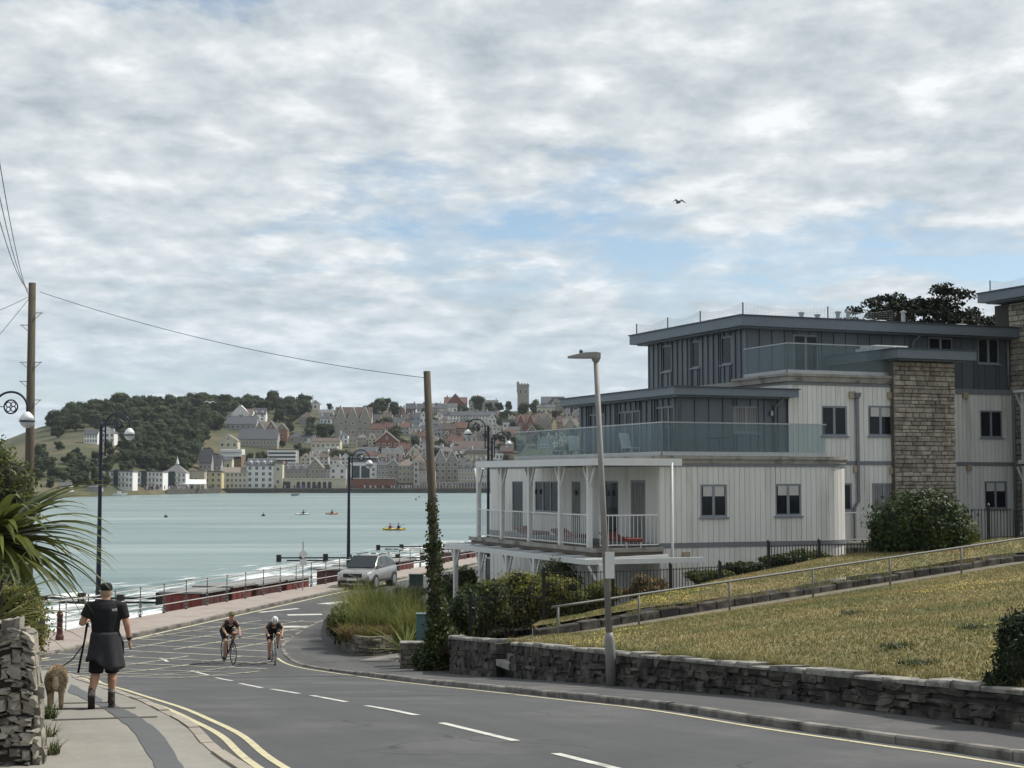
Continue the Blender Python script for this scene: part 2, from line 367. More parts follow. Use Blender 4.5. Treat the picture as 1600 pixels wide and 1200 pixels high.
rows('promenade', m_prom, frange(30, 190, 4), XS, lambda y: KSx(y)-.13, lambda x, y: zr(y)+.1, 2)
pav_l = bpy.data.objects['pavement_left']; pav_r = bpy.data.objects['pavement_right']; prom = bpy.data.objects['promenade']; road = bpy.data.objects['road']
def walk(pl, step):
    """points at even distance along a polyline"""
    out = [pl[0]]; acc = 0
    for a, b in zip(pl, pl[1:]):
        d = (b.xy-a.xy).length; t = step-acc
        while t <= d: out.append(a.lerp(b, t/d)); t += step
        acc = (acc+d) % step
    return out
def kerbs(pl, mat, parent, dz, width, side, y0, y1, step=.92, jit=.008):
    pts = [Vector((p.x, p.y, zr(p.y))) for p in walk(pl, step)]
    for a, b in zip(pts, pts[1:]):
        if not (y0 < a.y < y1): continue
        d = (b-a); n = Vector((-d.y, d.x, 0)).normalized()*side; h = dz((a.y+b.y)/2)+random.uniform(-jit, jit)*1.2
        o = n*random.uniform(-jit, jit); e = d.normalized()*.006
        b_ = MB(); A, B = a+e+o, b-e+o
        prof = [(0, -.15), (0, h-.02), (.02, h), (width, h), (width, -.15)]
        b_.loft([[p+n*x+Vector((0,0,z)) for x, z in prof] for p in (A, B)])
        b_.build('kerb_stone', mat, parent)
kerbs(KL, m_kerb2, pav_l, lambda y: .128, .14, 1, 4, 44.5)
kerbs(KR, m_kerb, pav_r, lambda y: kdz(y)+.005, .13, -1, 6, 75)
KS = [Vector((KSx(y), y, 0)) for y in frange(36, 130, 2)]
kerbs(KS, m_kerb, prom, lambda y: .108, .14, 1, 36, 130, 1.8)
def ribbon(b, pts, w, dz=.005):
    """painted stripe on the road following pts"""
    pts = [Vector((p[0], p[1], 0)) for p in pts]; n = len(b.v)
    for i, p in enumerate(pts):
        d = (pts[min(i+1, len(pts)-1)]-pts[max(i-1, 0)]); q = Vector((-d.y, d.x, 0)).normalized()*w/2
        for s in (q, -q):
            c = p+s; b.v.append((c.x, c.y, zr(c.y)+dz))
    for i in range(len(pts)-1): k = n+2*i; b.f.append((k, k+1, k+3, k+2))
def offset(pl, o):
    out = []
    for i, p in enumerate(pl):
        d = pl[min(i+1, len(pl)-1)]-pl[max(i-1, 0)]; out.append(Vector((p.x, p.y, 0))+Vector((d.y, -d.x, 0)).normalized()*o)
    return out
def paint(name, mat, lines, w, dz=.005):
    b = MB()
    for l in lines: ribbon(b, l, w, dz)
    o = b.build(name, mat, road); return o
def sub(a, b, n=8): return [Vector(a).lerp(Vector(b), i/n) for i in range(n+1)]
kl = [p for p in KL if p.y > 5 and p.x > -13.5]; kr = [p for p in KR if p.y > 5 and p.y < 52]
paint('yellow_line', m_ypaint, [offset(kl, .24)], .085); paint('yellow_line', m_ypaint, [offset(kl, .47)], .085)
paint('yellow_line', m_ypaint, [offset(kr, -.26)], .085)
paint('edge_line', m_ypaint, [[Vector((KSx(y)+.3, y, 0)) for y in frange(44, 120, 2)]], .14)
for a, b in [((868,1178),(985,1207)), ((690,1130),(806,1158)), ((572,1103),(651,1118)), ((487,1087),(541,1097)), ((424,1077),(467,1084)), ((375,1068),(409,1075)), ((337,1059),(363,1064)), ((300,1048),(326,1055)), ((247,1026),(262,1034)), ((244,1019),(262,1009))]:
    paint('lane_dash', m_wpaint, [sub(G(*a), G(*b))], .11)
for a, b, w in [((405,957),(466,951),.3), ((449,961),(503,960),.55), ((430,980),(482,979),.6), ((505,944),(560,938),.7)]:
    paint('road_bar', m_wpaint, [sub(G(*a), G(*b))], w)
# box junction: lines at 45 degrees to the road, clipped to the junction
boxpoly = [G(*p) for p in [(40,1047),(130,1060),(330,1060),(432,1042),(434,1010),(468,987),(510,970),(350,969),(180,1002),(40,1026)]]
def clip(poly, c, d):
    hits = []
    for a, b in zip(poly, poly[1:]+poly[:1]):
        e = b.xy-a.xy; den = d.x*e.y-d.y*e.x
        if abs(den) < 1e-9: continue
        w = a.xy-c; t = (w.x*e.y-w.y*e.x)/den; s = (w.x*d.y-w.y*d.x)/den
        if 0 <= s <= 1: hits.append(t)
    hits.sort(); return [(c+d*hits[i], c+d*hits[i+1]) for i in range(0, len(hits)-1, 2)]
c0 = Vector((-10, 52))
for ang in (R(66), R(-22)):
    d = Vector((math.cos(ang), math.sin(ang))); n = Vector((-d.y, d.x))
    for k in range(-14, 15):
        for a, b in clip(boxpoly, c0+n*(k*1.55), d):
            if (b-a).length > .6: paint('box_hatching', m_bpaint, [sub(a.to_3d(), b.to_3d(), 30)], .10, .010 if ang > 0 else .014)
# dark tarmac repair winding down the left pavement, and thin cast shadows painted across it as dark strips
lp = [(248,1205),(230,1174),(212,1146),(186,1124),(168,1110),(136,1094),(104,1080)]; rp = [(288,1205),(268,1172),(244,1140),(216,1120),(192,1108),(150,1088),(112,1069)]
A_ = cat([G(*p, .115) for p in lp], 4); B_ = cat([G(*p, .115) for p in rp], 4)
b = MB()
for p, q in zip(A_, B_):
    j = random.uniform(-.02, .02); b.v += [(p.x+j, p.y, p.z+.001), (q.x-j, q.y, q.z+.001)]
b.f = [(2*i, 2*i+1, 2*i+3, 2*i+2) for i in range(len(A_)-1)]; b.build('tarmac_repair', m_patch, pav_l)
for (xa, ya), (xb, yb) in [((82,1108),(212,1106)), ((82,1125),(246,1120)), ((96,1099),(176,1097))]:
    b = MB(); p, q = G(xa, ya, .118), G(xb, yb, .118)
    b.add([p+Vector((0,-.05,0)), q+Vector((0,-.05,0)), q+Vector((0,.05,0)), p+Vector((0,.05,0))], [(0,1,2,3)]); b.build('painted_shadow_strip', m_shadow_strip, pav_l)
# grey concrete slab in the driveway and a utility cover
for pts, m in [([(560,1033),(622,1022),(624,1033),(622,1034)], m_conc)]:
    q = [G(*p, .05) for p in pts]; b = MB(); b.add([v+Vector((0,0,.022)) for v in q], [(0,1,2,3)]); b.build('concrete_slab', m, pav_r)

# ------------------------------------------------------------------ sea
def sea():
    m = bpy.data.materials.new('sea_water'); m.use_nodes = True; t = m.node_tree; L = t.links.new; b = t.nodes['Principled BSDF']
    b.inputs['Roughness'].default_value = .28; b.inputs['IOR'].default_value = 1.33; b.inputs['Specular IOR Level'].default_value = .35
    g = N(t, 'ShaderNodeNewGeometry'); mp = N(t, 'ShaderNodeMapping'); mp.inputs['Scale'].default_value = (.010, .045, 1); L(g.outputs['Position'], mp.inputs[0])
    mp.inputs['Rotation'].default_value = (0, 0, R(-6))
    n1 = N(t, 'ShaderNodeTexNoise', i_Scale=1.0, i_Detail=6.0, i_Roughness=.6); L(mp.outputs[0], n1.inputs['Vector'])
    c = ramp(t, n1.outputs[0], [(.34, (.100,.158,.160)), (.5, (.160,.222,.218)), (.66, (.245,.305,.295))]); L(c, b.inputs['Base Color'])
    m2 = N(t, 'ShaderNodeMapping'); m2.inputs['Scale'].default_value = (.35, .9, 1); L(g.outputs['Position'], m2.inputs[0])
    n2 = N(t, 'ShaderNodeTexNoise', i_Scale=1.0, i_Detail=7.0, i_Roughness=.6); L(m2.outputs[0], n2.inputs['Vector'])
    n3 = N(t, 'ShaderNodeTexNoise', i_Scale=1.0, i_Detail=3.0); m3 = N(t, 'ShaderNodeMapping'); m3.inputs['Scale'].default_value = (.03, .11, 1); L(g.outputs['Position'], m3.inputs[0]); L(m3.outputs[0], n3.inputs['Vector'])
    h = math_(t, 'ADD', math_(t, 'MULTIPLY', n2.outputs[0], .35), math_(t, 'MULTIPLY', n3.outputs[0], 1.6))
    bp = N(t, 'ShaderNodeBump', i_Strength=.9, i_Distance=.9); L(h, bp.inputs['Height']); L(bp.outputs[0], b.inputs['Normal'])
    bb = MB(); bb.add([(-2500,20,0),(2500,20,0),(2500,2500,0),(-2500,2500,0)], [(0,1,2,3)])
    struct(bb.build('sea', m))
sea()
def foam_mat():
    m = bpy.data.materials.new('foam'); m.use_nodes = True; t = m.node_tree; L = t.links.new; b = t.nodes['Principled BSDF']
    b.inputs['Roughness'].default_value = .9
    g = N(t, 'ShaderNodeNewGeometry'); mp = N(t, 'ShaderNodeMapping'); mp.inputs['Rotation'].default_value = (0, 0, R(14.5)); L(g.outputs['Position'], mp.inputs[0])
    mp2 = N(t, 'ShaderNodeMapping'); mp2.inputs['Scale'].default_value = (.55, .12, 1); L(mp.outputs[0], mp2.inputs[0])
    n1 = N(t, 'ShaderNodeTexNoise', i_Scale=1.0, i_Detail=8.0, i_Roughness=.65, i_Distortion=.6); L(mp2.outputs[0], n1.inputs['Vector'])
    at = N(t, 'ShaderNodeAttribute', attribute_name='off'); th = math_(t, 'MULTIPLY_ADD', at.outputs['Fac'], .0085, .285)
    a = math_(t, 'MULTIPLY', math_(t, 'SUBTRACT', n1.outputs[0], th), 7.0, clamp=True)
    b.inputs['Base Color'].default_value = (.72,.74,.73,1); L(a, b.inputs['Alpha']); return m
def foam():
    ys = frange(40, 260, 4); offs = frange(.3, 30, 2.2); n = len(offs); vs, fs, at = [], [], []
    for y in ys:
        for o in offs:
            crest = .35*math.exp(-((o-24+2*math.sin(y*.11))/1.6)**2)+.25*math.exp(-((o-13+2*math.sin(y*.17+1))/1.5)**2)
            vs.append((XS(y)-o*.968, y+o*.25, .04+crest)); at.append(o)
    for j in range(len(ys)-1):
        for i in range(n-1): fs.append((j*n+i+1, j*n+i, (j+1)*n+i, (j+1)*n+i+1))
    me = bpy.data.meshes.new('surf_foam'); me.from_pydata(vs, [], fs); me.update()
    a = me.attributes.new('off', 'FLOAT', 'POINT'); a.data.foreach_set('value', at)
    tag(link('surf_foam', me, foam_mat(), smooth=True), 'white surf foam breaking along the sea wall', 'foam', kind='stuff')
foam()
b = MB()
for y in frange(28, 190, 3): b.v += [(XS(y)+.3, y, 2.58), (XS(y), y, 2.58), (XS(y)-.35, y, -1)]
n = len(b.v)//3
for i in range(n-1):
    for k in (0, 1): b.f.append((3*i+k, 3*i+k+1, 3*i+k+4, 3*i+k+3))
tag(b.build('sea_wall', m_conc), 'grey concrete sea wall under the promenade railing', 'sea wall')

# ------------------------------------------------------------------ lawn, path and bank on the right
def zwt(Y): return 5.72-.0769*(Y-16.7)                     # top of the lawn wall
P0, P1, P2 = Vector((.9,36.5,4.2)), Vector((15.3,46,5.47)), Vector((46,66,6.6))
def pathpt(q): return P0.lerp(P1, q) if q <= 1 else P1.lerp(P2, q-1)
FL = [(-4,42.5,3.0),(-1.16,43,3.3),(1.07,43,3.8),(3.67,44,4.57),(7.64,47,5.2),(11.4,49,5.7),(16.7,50.4,6.1),(30,56,6.6),(52,72,7)]
def nz(x, y, s=1.0, a=1.0): return noise.noise((x*s, y*s, 3.3))*a
def lawn():
    nu, nv = 90, 26; b = MB()
    for i in range(nu+1):
        q = 2*i/nu; p = pathpt(q); Y = 36.2-33.5*min(1, (q/1.35))**1.05 if q < 1.35 else 2.7
        w = Vector((WX(Y)+.28, Y, zwt(Y)-.03)); 
        for j in range(nv+1):
            t = j/nv; c = w.lerp(p, t); c.z += math.sin(math.pi*t)*(.10+nz(c.x, c.y, .25, .10))+nz(c.x, c.y, .9, .025)*min(1, 6*t*(1-t)); b.v.append(c[:])
    for i in range(nu):
        for j in range(nv): k = i*(nv+1)+j; b.f.append((k, k+nv+1, k+nv+2, k+1))
    return b
LB = lawn(); lawn_o = struct(LB.build('lawn', m_lawn, smooth=True))
dP = (P1-P0).normalized(); nP = Vector((-dP.y, dP.x, 0)).normalized()
b = MB()
for i in range(41):
    p = pathpt(2*i/40); b.v += [(p+Vector((0,0,.012)))[:], (p+nP*.5+Vector((0,0,.02)))[:]]
b.f = [(2*i, 2*i+2, 2*i+3, 2*i+1) for i in range(40)]; struct(b.build('garden_path', M('worn_path', (.15,.135,.10), .95, .3, 5, .03, 20)))
def bank():
    b = MB(); nu, nv = 60, 8
    fl = cat([Vector(p) for p in FL[2:]], 8)
    for i in range(nu+1):
        q = 2*i/nu; p = pathpt(q)+nP*.74+Vector((0,0,.27)); f = fl[min(len(fl)-1, int(i*(len(fl)-1)/nu))]
        for j in range(nv+1): t = j/nv; c = p.lerp(f, t); c.z += nz(c.x, c.y, .6, .06)+.12*math.sin(math.pi*t); b.v.append(c[:])
    for i in range(nu):
        for j in range(nv): k = i*(nv+1)+j; b.f.append((k, k+nv+1, k+nv+2, k+1))
    return b
BB = bank(); bank_o = struct(BB.build('grass_bank', m_lawn, smooth=True))
# ground of the gardens behind: from the bank and the wall back round the building
b = MB(); lines = []
gl = [Vector(p) for p in FL[1:]]; back = [(-.6,52,2.5),(1,54,2.53),(3.5,50.2,3.6),(8,50.8,4.6),(11.5,52,5.0),(18,54,5.6),(34,60,6.4),(60,76,7)]
for i, (f, k) in enumerate(zip(gl, back)): b.v += [(f.x, f.y, f.z-.02), k]
b.f = [(2*i, 2*i+2, 2*i+3, 2*i+1) for i in range(len(gl)-1)]
n = len(b.v); b.v += [(-1.6,39.5,3.9),(.6,36.8,4.22),(1.4,38,4.3),(1.07,43,3.79),(-1.16,43,3.3),(-2.2,42.6,3.1)]; b.f += [(n,n+1,n+2,n+3,n+4,n+5)]
struct(b.build('garden_ground', m_soil))
# low retaining wall behind the path: coping stones one by one
lw = thing('path_wall', 'low dark stone edging wall along the sloping garden path', 'wall', P0)
q = 0.0
pts = walk([pathpt(i*.01) for i in range(0, 170)], .62)
for a, c in zip(pts, pts[1:]):
    d = (c-a); h = .24+random.uniform(-.03,.03); mid = (a+c)/2+nP*.62-P0
    bb = MB(); bb.obox(mid+Vector((0,0,h/2-.03)), (d.length-.02, .26, h), math.atan2(d.y, d.x), 0, -math.asin(d.normalized().z))
    bb.build('stone', m_stone_dark, lw, bevel=.03)
# grass blades, buttercup-like flowers and weeds on lawn and bank
def tri_sample(B, n):
    V = np.array(B.v); Fq = np.array(B.f); a, b_, c, d = (V[Fq[:, k]] for k in range(4))
    area = np.linalg.norm(np.cross(b_-a, d-a), axis=1); cen = (a+c)/2
    w = area/np.maximum(8, np.linalg.norm(cen-np.array([0,0,8]), axis=1))**1.0
    w = np.where((np.abs(cen[:, 0]/cen[:, 1]) < .62), w, 0); idx = RNG.choice(len(Fq), n, p=w/w.sum())
    u, v = RNG.random((n, 1)), RNG.random((n, 1)); return (a[idx]*(1-u)+b_[idx]*u)*(1-v)+(d[idx]*(1-u)+c[idx]*u)*v
m_blade = MLEAF('dry_grass_blade', (.275,.222,.098), (.155,.158,.06), .35, 0, .3, .8, .5)
m_flower = M('yellow_flower', (.42,.33,.05), .7, .2)
gp = np.concatenate([tri_sample(LB, 170000), tri_sample(BB, 40000)])
ed = []
for k in range(9000):
    Y = RNG.uniform(12, 36); ed.append((WX(Y)+.27+.16*RNG.random()**2, Y, zwt(Y)-.02))
for k in range(6000):
    q_ = pathpt(RNG.uniform(0, 1.3))+nP*(.5+.3*RNG.random())+Vector((0,0,.0 if RNG.random() < .4 else .2)); ed.append(q_[:])
ed = np.array(ed); ed = ed[np.array([noise.noise((q[0]*1.7, q[1]*1.7, 5)) > -.05 for q in ed])]
tag(link('edge_grass', quadmesh('edge_grass', blades(ed, .13, .02, .7, seg=2)), m_blade), 'longer ragged grass along the lawn wall and path edge', 'grass', kind='stuff')
tag(link('lawn_grass', quadmesh('lawn_grass', blades(gp, .06, .024, 1.1, seg=1)), m_blade), 'short dry grass growing on the sloping lawn', 'grass', kind='stuff')
fp = np.concatenate([tri_sample(LB, 26000), tri_sample(BB, 8000)])
keep = np.array([noise.noise((p[0]*.33+9, p[1]*.33, 7))+.35*noise.noise((p[0]*1.6, p[1]*1.6, 2)) > .33 for p in fp]); fp = fp[keep]; fp[:, 2] += .05
tag(link('lawn_flowers', leafmesh('lawn_flowers', fp, np.tile([0,-.3,1.], (len(fp), 1)), .034, .9, .4), m_flower), 'small yellow flowers scattered in patches over the lawn', 'flowers', kind='stuff')
# ------------------------------------------------------------------ the apartment building (local frame: a along the front, b back along the sea side)
BO = Vector((4.79, 50.0)); BA = math.atan2(.384, .923); BU = Vector((math.cos(BA), math.sin(BA))); BV = Vector((-BU.y, BU.x)); BZ = 2.5
def apx(px, b, py=748):
    k = kx(px, py); q = BO+BV*b; return (k*q.y-q.x)/(BU.x-k*BU.y)
def bpx(px, a, py=748):
    k = kx(px, py); q = BO+BU*a; return (q.x-k*q.y)/(k*BV.y-BV.x)
def zpy(py, a, b):
    Y = (BO+BU*a+BV*b).y; d = ray(800, py); return CAMZ+d.z*Y/d.y
m_board = M('white_timber_board', (.68,.67,.63), .75, .06, 3, .006, 30, rnd=.05, col2=(.52,.50,.455), c2=(.5,.72), c2scale=1.6, stretch=(1,1,.14))
m_bback = M('board_backing', (.30,.29,.27), .9)
m_zinc = M('zinc_panel', (.122,.138,.152), .45, .10, 1.5, .01, 8, metal=.35, rnd=.10, stretch=(1,1,.3))
m_zseam = M('zinc_dark', (.06,.07,.082), .5, .1, 3, metal=.3)
m_fascia = M('grey_fascia', (.15,.175,.20), .5, .08, 2, metal=.2)
m_band = M('grey_band', (.18,.19,.20), .6, .1, 3)
m_frame = M('window_frame', (.22,.245,.27), .5, .06, 5)
m_pane = M('dark_pane', (.018,.02,.024), .10, .2, 2, spec=.22)
m_blind = M('white_blind', (.50,.49,.46), .8)
m_curtain = M('grey_curtain', (.22,.22,.22), .9)
m_white = M('white_woodwork', (.66,.66,.64), .55, .08, 3)
m_parap = M('stained_coping', (.30,.28,.245), .85, .25, 3, .02, 20, col2=(.12,.11,.10), c2=(.48,.68), c2scale=1.4)
m_deck = M('timber_deck', (.17,.145,.12), .85, .2, 4, stretch=(1,1,4))
m_towst = M('tower_stone', (.32,.285,.23), .9, .2, 7, .04, 22, rnd=.30, col2=(.22,.19,.15), c2scale=3)
m_glass = MGLASS('balustrade_glass', (.20,.25,.28), .22, .04, (.84,.90,.90))
m_roofglass = MGLASS('canopy_glass', (.62,.66,.68), .75, .15, (.8,.86,.86))
m_steel = M('galvanised_steel', (.36,.37,.37), .45, .12, 6, metal=.6)
m_vent = M('beige_vent', (.36,.30,.20), .7)
m_pipe = M('grey_pipe', (.17,.175,.19), .5)
KW = bpx(766, 0)
bld = thing('apartment_building', 'large white boarded and grey zinc apartment building with stone tower and glass balconies', 'building', (BO.x, BO.y, BZ), BA)
OFF = (0, 0, -BZ)
def bmb(): return MB(OFF)
Z1, Z2, Z3 = 5.78, 8.62, 11.72
def win(face, c0, c1, z0, z1, w, frame=m_frame, lights=2, kind=None, sill=True, deep=.09):
    """a window set into a wall face. face 'f' looks toward the road (w = b of the wall), 'l' looks toward the sea (w = a)"""
    def bx(B, s0, s1, za, zb, d0, d1):
        if face == 'f': B.box(s0, w+d0, za, s1, w+d1, zb)
        else: B.box(w+d0, s0, za, w+d1, s1, zb)
    t = .065; f = bmb()
    bx(f, c0, c1, z1-t, z1, .015, deep); bx(f, c0, c1, z0, z0+t, .015, deep)
    bx(f, c0, c0+t, z0+t, z1-t, .015, deep); bx(f, c1-t, c1, z0+t, z1-t, .015, deep)
    for i in range(1, lights): m = c0+(c1-c0)*i/lights; bx(f, m-.05, m+.05, z0+t, z1-t, .012, deep)
    fo = f.build('window', frame, bld)
    for i in range(lights):
        p = bmb(); s0 = c0+t+(c1-c0-2*t)*i/lights; s1 = c0+t+(c1-c0-2*t)*(i+1)/lights
        bx(p, s0, s1, z0+t, z1-t, .034, .044); p.build('pane', m_pane, fo)
    if kind == 'blind':
        for i in range(lights):
            p = bmb(); s0 = c0+t+(c1-c0-2*t)*i/lights+.06; s1 = c0+t+(c1-c0-2*t)*(i+1)/lights-.03
            bx(p, s0, s1, z1-t-.30*(z1-z0), z1-t, .026, .032); p.build('blind', m_blind, fo)
    if kind == 'curtain':
        p = bmb(); n = 9
        for i in range(n):
            s0 = c0+t+(c1-c0-2*t)*i/n; bx(p, s0, s0+(c1-c0)/n*.75, z0+t, z1-t, .028 if i % 2 else .022, .033)
        p.build('curtain', m_curtain, fo)
    if sill:
        s = bmb(); bx(s, c0-.05, c1+.05, z0-.05, z0-.002, -.07, .05); s.build('sill', frame, fo)
    return fo
def cut(s0, s1, z0, z1, holes):
    """vertical strips of a board s0..s1, z0..z1 left over round window holes"""
    segs = [(z0, z1)]
    for h0, h1, y0, y1 in holes:
        if s1 <= h0+.01 or s0 >= h1-.01: continue
        segs = [q for a, b in segs for q in ((a, min(b, y0)), (max(a, y1), b)) if q[1]-q[0] > .03]
    return segs
def boards(face, c0, c1, z0, z1, w, holes, width=.2, mat=m_board, name='board', th=.03, gap=.014, seam=False):
    edges = [c0]
    while edges[-1] < c1-.02: edges.append(min(c1, edges[-1]+width))
    # split boards at hole edges so that reveals are clean
    allE = sorted(set([round(e, 3) for e in edges]+[round(x, 3) for h in holes for x in h[:2] if c0 < x < c1]))
    for e0, e1 in zip(allE, allE[1:]):
        if e1-e0 < .03: continue
        g0 = gap/2 if any(abs(e0-e) < .002 for e in edges) else 0; g1 = gap/2 if any(abs(e1-e) < .002 for e in edges) else 0
        for a, b_ in cut(e0, e1, z0, z1, holes):
            B = bmb(); d = random.uniform(0, .004)
            if face == 'f': B.box(e0+g0, w-d, a, e1-g1, w+th, b_)
            else: B.box(w-d, e0+g0, a, w+th, e1-g1, b_)
            if seam:
                if face == 'f': B.box(e0-.012, w-.045, a, e0+.012, w-d, b_)
                else: B.box(w-.045, e0-.012, a, w-d, e0+.012, b_)
            B.build(name, mat, bld)
def solid(name, mat, a0, b0, z0, a1, b1, z1, bevel=0):
    B = bmb(); B.box(a0, b0, z0, a1, b1, z1); return B.build(name, mat, bld, bevel=bevel)
def roof(a0, b0, a1, b1, zt, h, name='roof'):
    B = bmb(); B.box(a0, b0, zt-h, a1, b1, zt-.045); B.box(a0+.25, b0+.25, zt-h-.06, a1-.25, b1-.25, zt-h); o = B.build(name, m_fascia, bld)
    T = bmb(); T.box(a0-.05, b0-.05, zt-.045, a1+.05, b1+.05, zt); T.build('roof_edge', m_zseam, o); return o
# --- lower white block, front, left, curved right end
R1 = 1.25; AE = apx(1316, 1.0); AR = AE-R1
wA = [(apx(1094, 0), apx(1136, 0), zpy(808, 2, 0), zpy(757, 2, 0)), (apx(1211, 0), apx(1252, 0), zpy(806, 4.6, 0), zpy(756, 4.6, 0))]
core = bmb(); poly = [(.05,.05),(AR,.05)]+[(AR+(R1-.05)*math.sin(t), R1-(R1-.05)*math.cos(t)) for t in [math.pi/2*i/8 for i in range(1, 9)]]+[(AE-.05, KW),(.05, KW)]
core.prism(poly, 2.4, Z2-.02); core.build('wall', m_bback, bld)
boards('f', 0, AR, Z1+.13, Z2-.22, 0, wA); boards('f', 0, AR, 3.2, Z1-.03, 0, [])
for i in range(9):
    for z0, z1 in ((Z1+.13, Z2-.22), (3.2, Z1-.03)):
        B = bmb(); t0, t1 = math.pi/2*i/9+.006, math.pi/2*(i+1)/9-.006
        q = [(AR+r*math.sin(t), R1-r*math.cos(t)) for t, r in ((t0, R1), (t1, R1), (t1, R1-.04), (t0, R1-.04))]; B.prism(q, z0, z1); B.build('board', m_board, bld)
boards('l', 0, KW, Z1+.1, Z2-.05, 0, [(bpx(x1, 0), bpx(x0, 0), Z1+.12, z) for x0, x1, z in ((985,1008,7.95),(945,966,7.93),(893,907,7.9),(836,872,7.9),(800,817,7.9))], .2)
boards('l', 0, KW, 2.5, Z1-.25, 0, [], .4)
for (c0, c1, z0, z1) in wA: win('f', c0, c1, z0, z1, 0, kind='blind')
for x0, x1, lights in ((985,1008,1),(945,966,1),(893,907,1),(836,872,3),(800,817,1)):
    low = Z1+.12 if lights == 1 else Z1+.95
    win('l', bpx(x1, 0), bpx(x0, 0), low, 7.93, 0, lights=lights, sill=lights > 1, kind='curtain' if x0 in (985, 893) else None)
    if lights > 1: boards('l', bpx(x1, 0), bpx(x0, 0), Z1+.12, low, 0, [], .2)
def ring(name, mat, z0, z1, o, back=None):
    back = back or KW
    """band running round the lower block, o proud of it"""
    B = bmb(); p = [(-o,-o),(AR,-o)]+[(AR+(R1+o)*math.sin(t), R1-(R1+o)*math.cos(t)) for t in [math.pi/2*i/10 for i in range(1, 11)]]+[(AE+o, 6),(-o, back)]
    p = p[:-2]+[(AE+o, 5.5), (AE-.3, 5.5), (AE-.3, R1)]+[(AR+(R1-.3)*math.sin(t), R1-(R1-.3)*math.cos(t)) for t in [math.pi/2*i/10 for i in range(9, -1, -1)]]+[(.3,.3),(.3, back),(-o, back)]
    B.prism(p, z0, z1); return B.build(name, mat, bld)
ring('floor_band', m_band, Z1-.03, Z1+.12, .025); ring('eaves_band', m_band, Z2-.22, Z2-.12, .03); ring('fascia_board', m_parap, Z2-.12, Z2+.02, .05); ring('coping', m_parap, Z2+.02, Z2+.13, .10)
solid('terrace_floor', m_deck, .25, .25, Z2, AE-.3, KW, Z2+.05)
# --- balcony on the sea side
BD = -2.25; ZP = 5.45; PD = -3.2
EF, EC, EP = bpx(733, BD-.2, 827), bpx(744, BD-.33, 722), bpx(697, PD, 838)
solid('balcony_floor', m_deck, BD-.15, -.25, Z1-.22, -.01, EF-.1, Z1-.02); solid('balcony_edge', m_parap, BD-.22, -.32, Z1-.12, BD-.16, EF, Z1+.02)
solid('balcony_edge', m_parap, BD-.16, -.32, Z1-.12, -.03, -.26, Z1+.02)
cn = bmb(); cn.box(BD-.3, -.45, Z2-.12, -.06, EC-.1, Z2-.04); cn.build('canopy', m_white, bld)
solid('canopy_edge', m_white, BD-.36, -.52, Z2-.2, BD-.30, EC, Z2+.03); solid('canopy_edge', m_white, BD-.30, -.52, Z2-.2, .55, -.46, Z2+.03)
def ypost(a, b, z0, z1, ang_dir, parent=None):
    """white timber post with raking braces at its head"""
    p = bmb(); p.box(a-.075, b-.075, z0, a+.075, b+.075, z1); o = p.build('post', m_white, bld)
    for s in (-1, 1):
        q = bmb(); e = (a, b+s*.42, z1-.03) if ang_dir == 'b' else (a+s*.42, b, z1-.03)
        q.bar((a, b, z1-.75), e, .06, .07); q.build('brace', m_white, o)
    return o
bps = [max(-.05, bpx(x, BD, 800)) for x in (921, 876, 828, 785, 748)]
for i, bb in enumerate(bps): ypost(BD, bb, Z1-.02, Z2-.2, 'b')
def railing(p0, p1, h, mat, step=.11, name='balustrade', post=None):
    """handrail, bottom rail and bars between two points (local a,b,z)"""
    p0, p1 = Vector(p0), Vector(p1); up = Vector((0,0,1)); t = bmb(); t.bar(p0+up*h, p1+up*h, .05, .045); t.bar(p0+up*.1, p1+up*.1, .03, .04); o = t.build('handrail', mat, bld)
    n = max(1, int((p1-p0).length/step))
    for i in range(n+1):
        q = p0.lerp(p1, i/n); B = bmb(); B.bar(q+up*.1, q+up*h, .016, .016); B.build('baluster', mat, o)
for x, y in zip(bps, bps[1:]): railing((BD, x+.08, Z1), (BD, y-.08, Z1), 1.05, m_white, .14)
railing((BD+.08, -.05, Z1), (-.08, -.05, Z1), 1.05, m_white, .14)
# --- lower glazed pergola round the ground floor
B = bmb(); B.box(PD, -1.2, ZP+.06, BD-.24, EP-.1, ZP+.075); B.build('glass_canopy', m_roofglass, bld)
for bb in frange(-1.1, EP-.15, 1.7): q = bmb(); q.bar((PD, bb, ZP+.04), (-.3, bb, ZP+.12), .06, .09); q.build('rafter', m_white, bld)
solid('pergola_beam', m_white, PD-.06, -1.3, ZP-.1, PD+.06, EP, ZP+.06); solid('pergola_beam', m_white, PD+.06, -1.3, ZP-.1, .9, -1.18, ZP+.06)
for x in (836, 793, 751, 712): ypost(PD, bpx(x, PD, 860), 2.6, ZP-.1, 'b')
ypost(apx(938, -1.24, 860), -1.24, 3.0, ZP-.1, 'a')
for x0, x1 in ((758,792),(817,830)): win('l', bpx(x1, 0, 890), bpx(x0, 0, 890), 3.3, 4.75, -.01, lights=3 if x1-x0 > 20 else 1)
# downpipe at the white corner
ac = apx(1050, -.49)
pp = bmb(); pp.tube([(ac,-.49,Z2-.1),(ac,-.49,3.1)], .04, 10); pp.build('downpipe', m_white, bld, smooth=True)
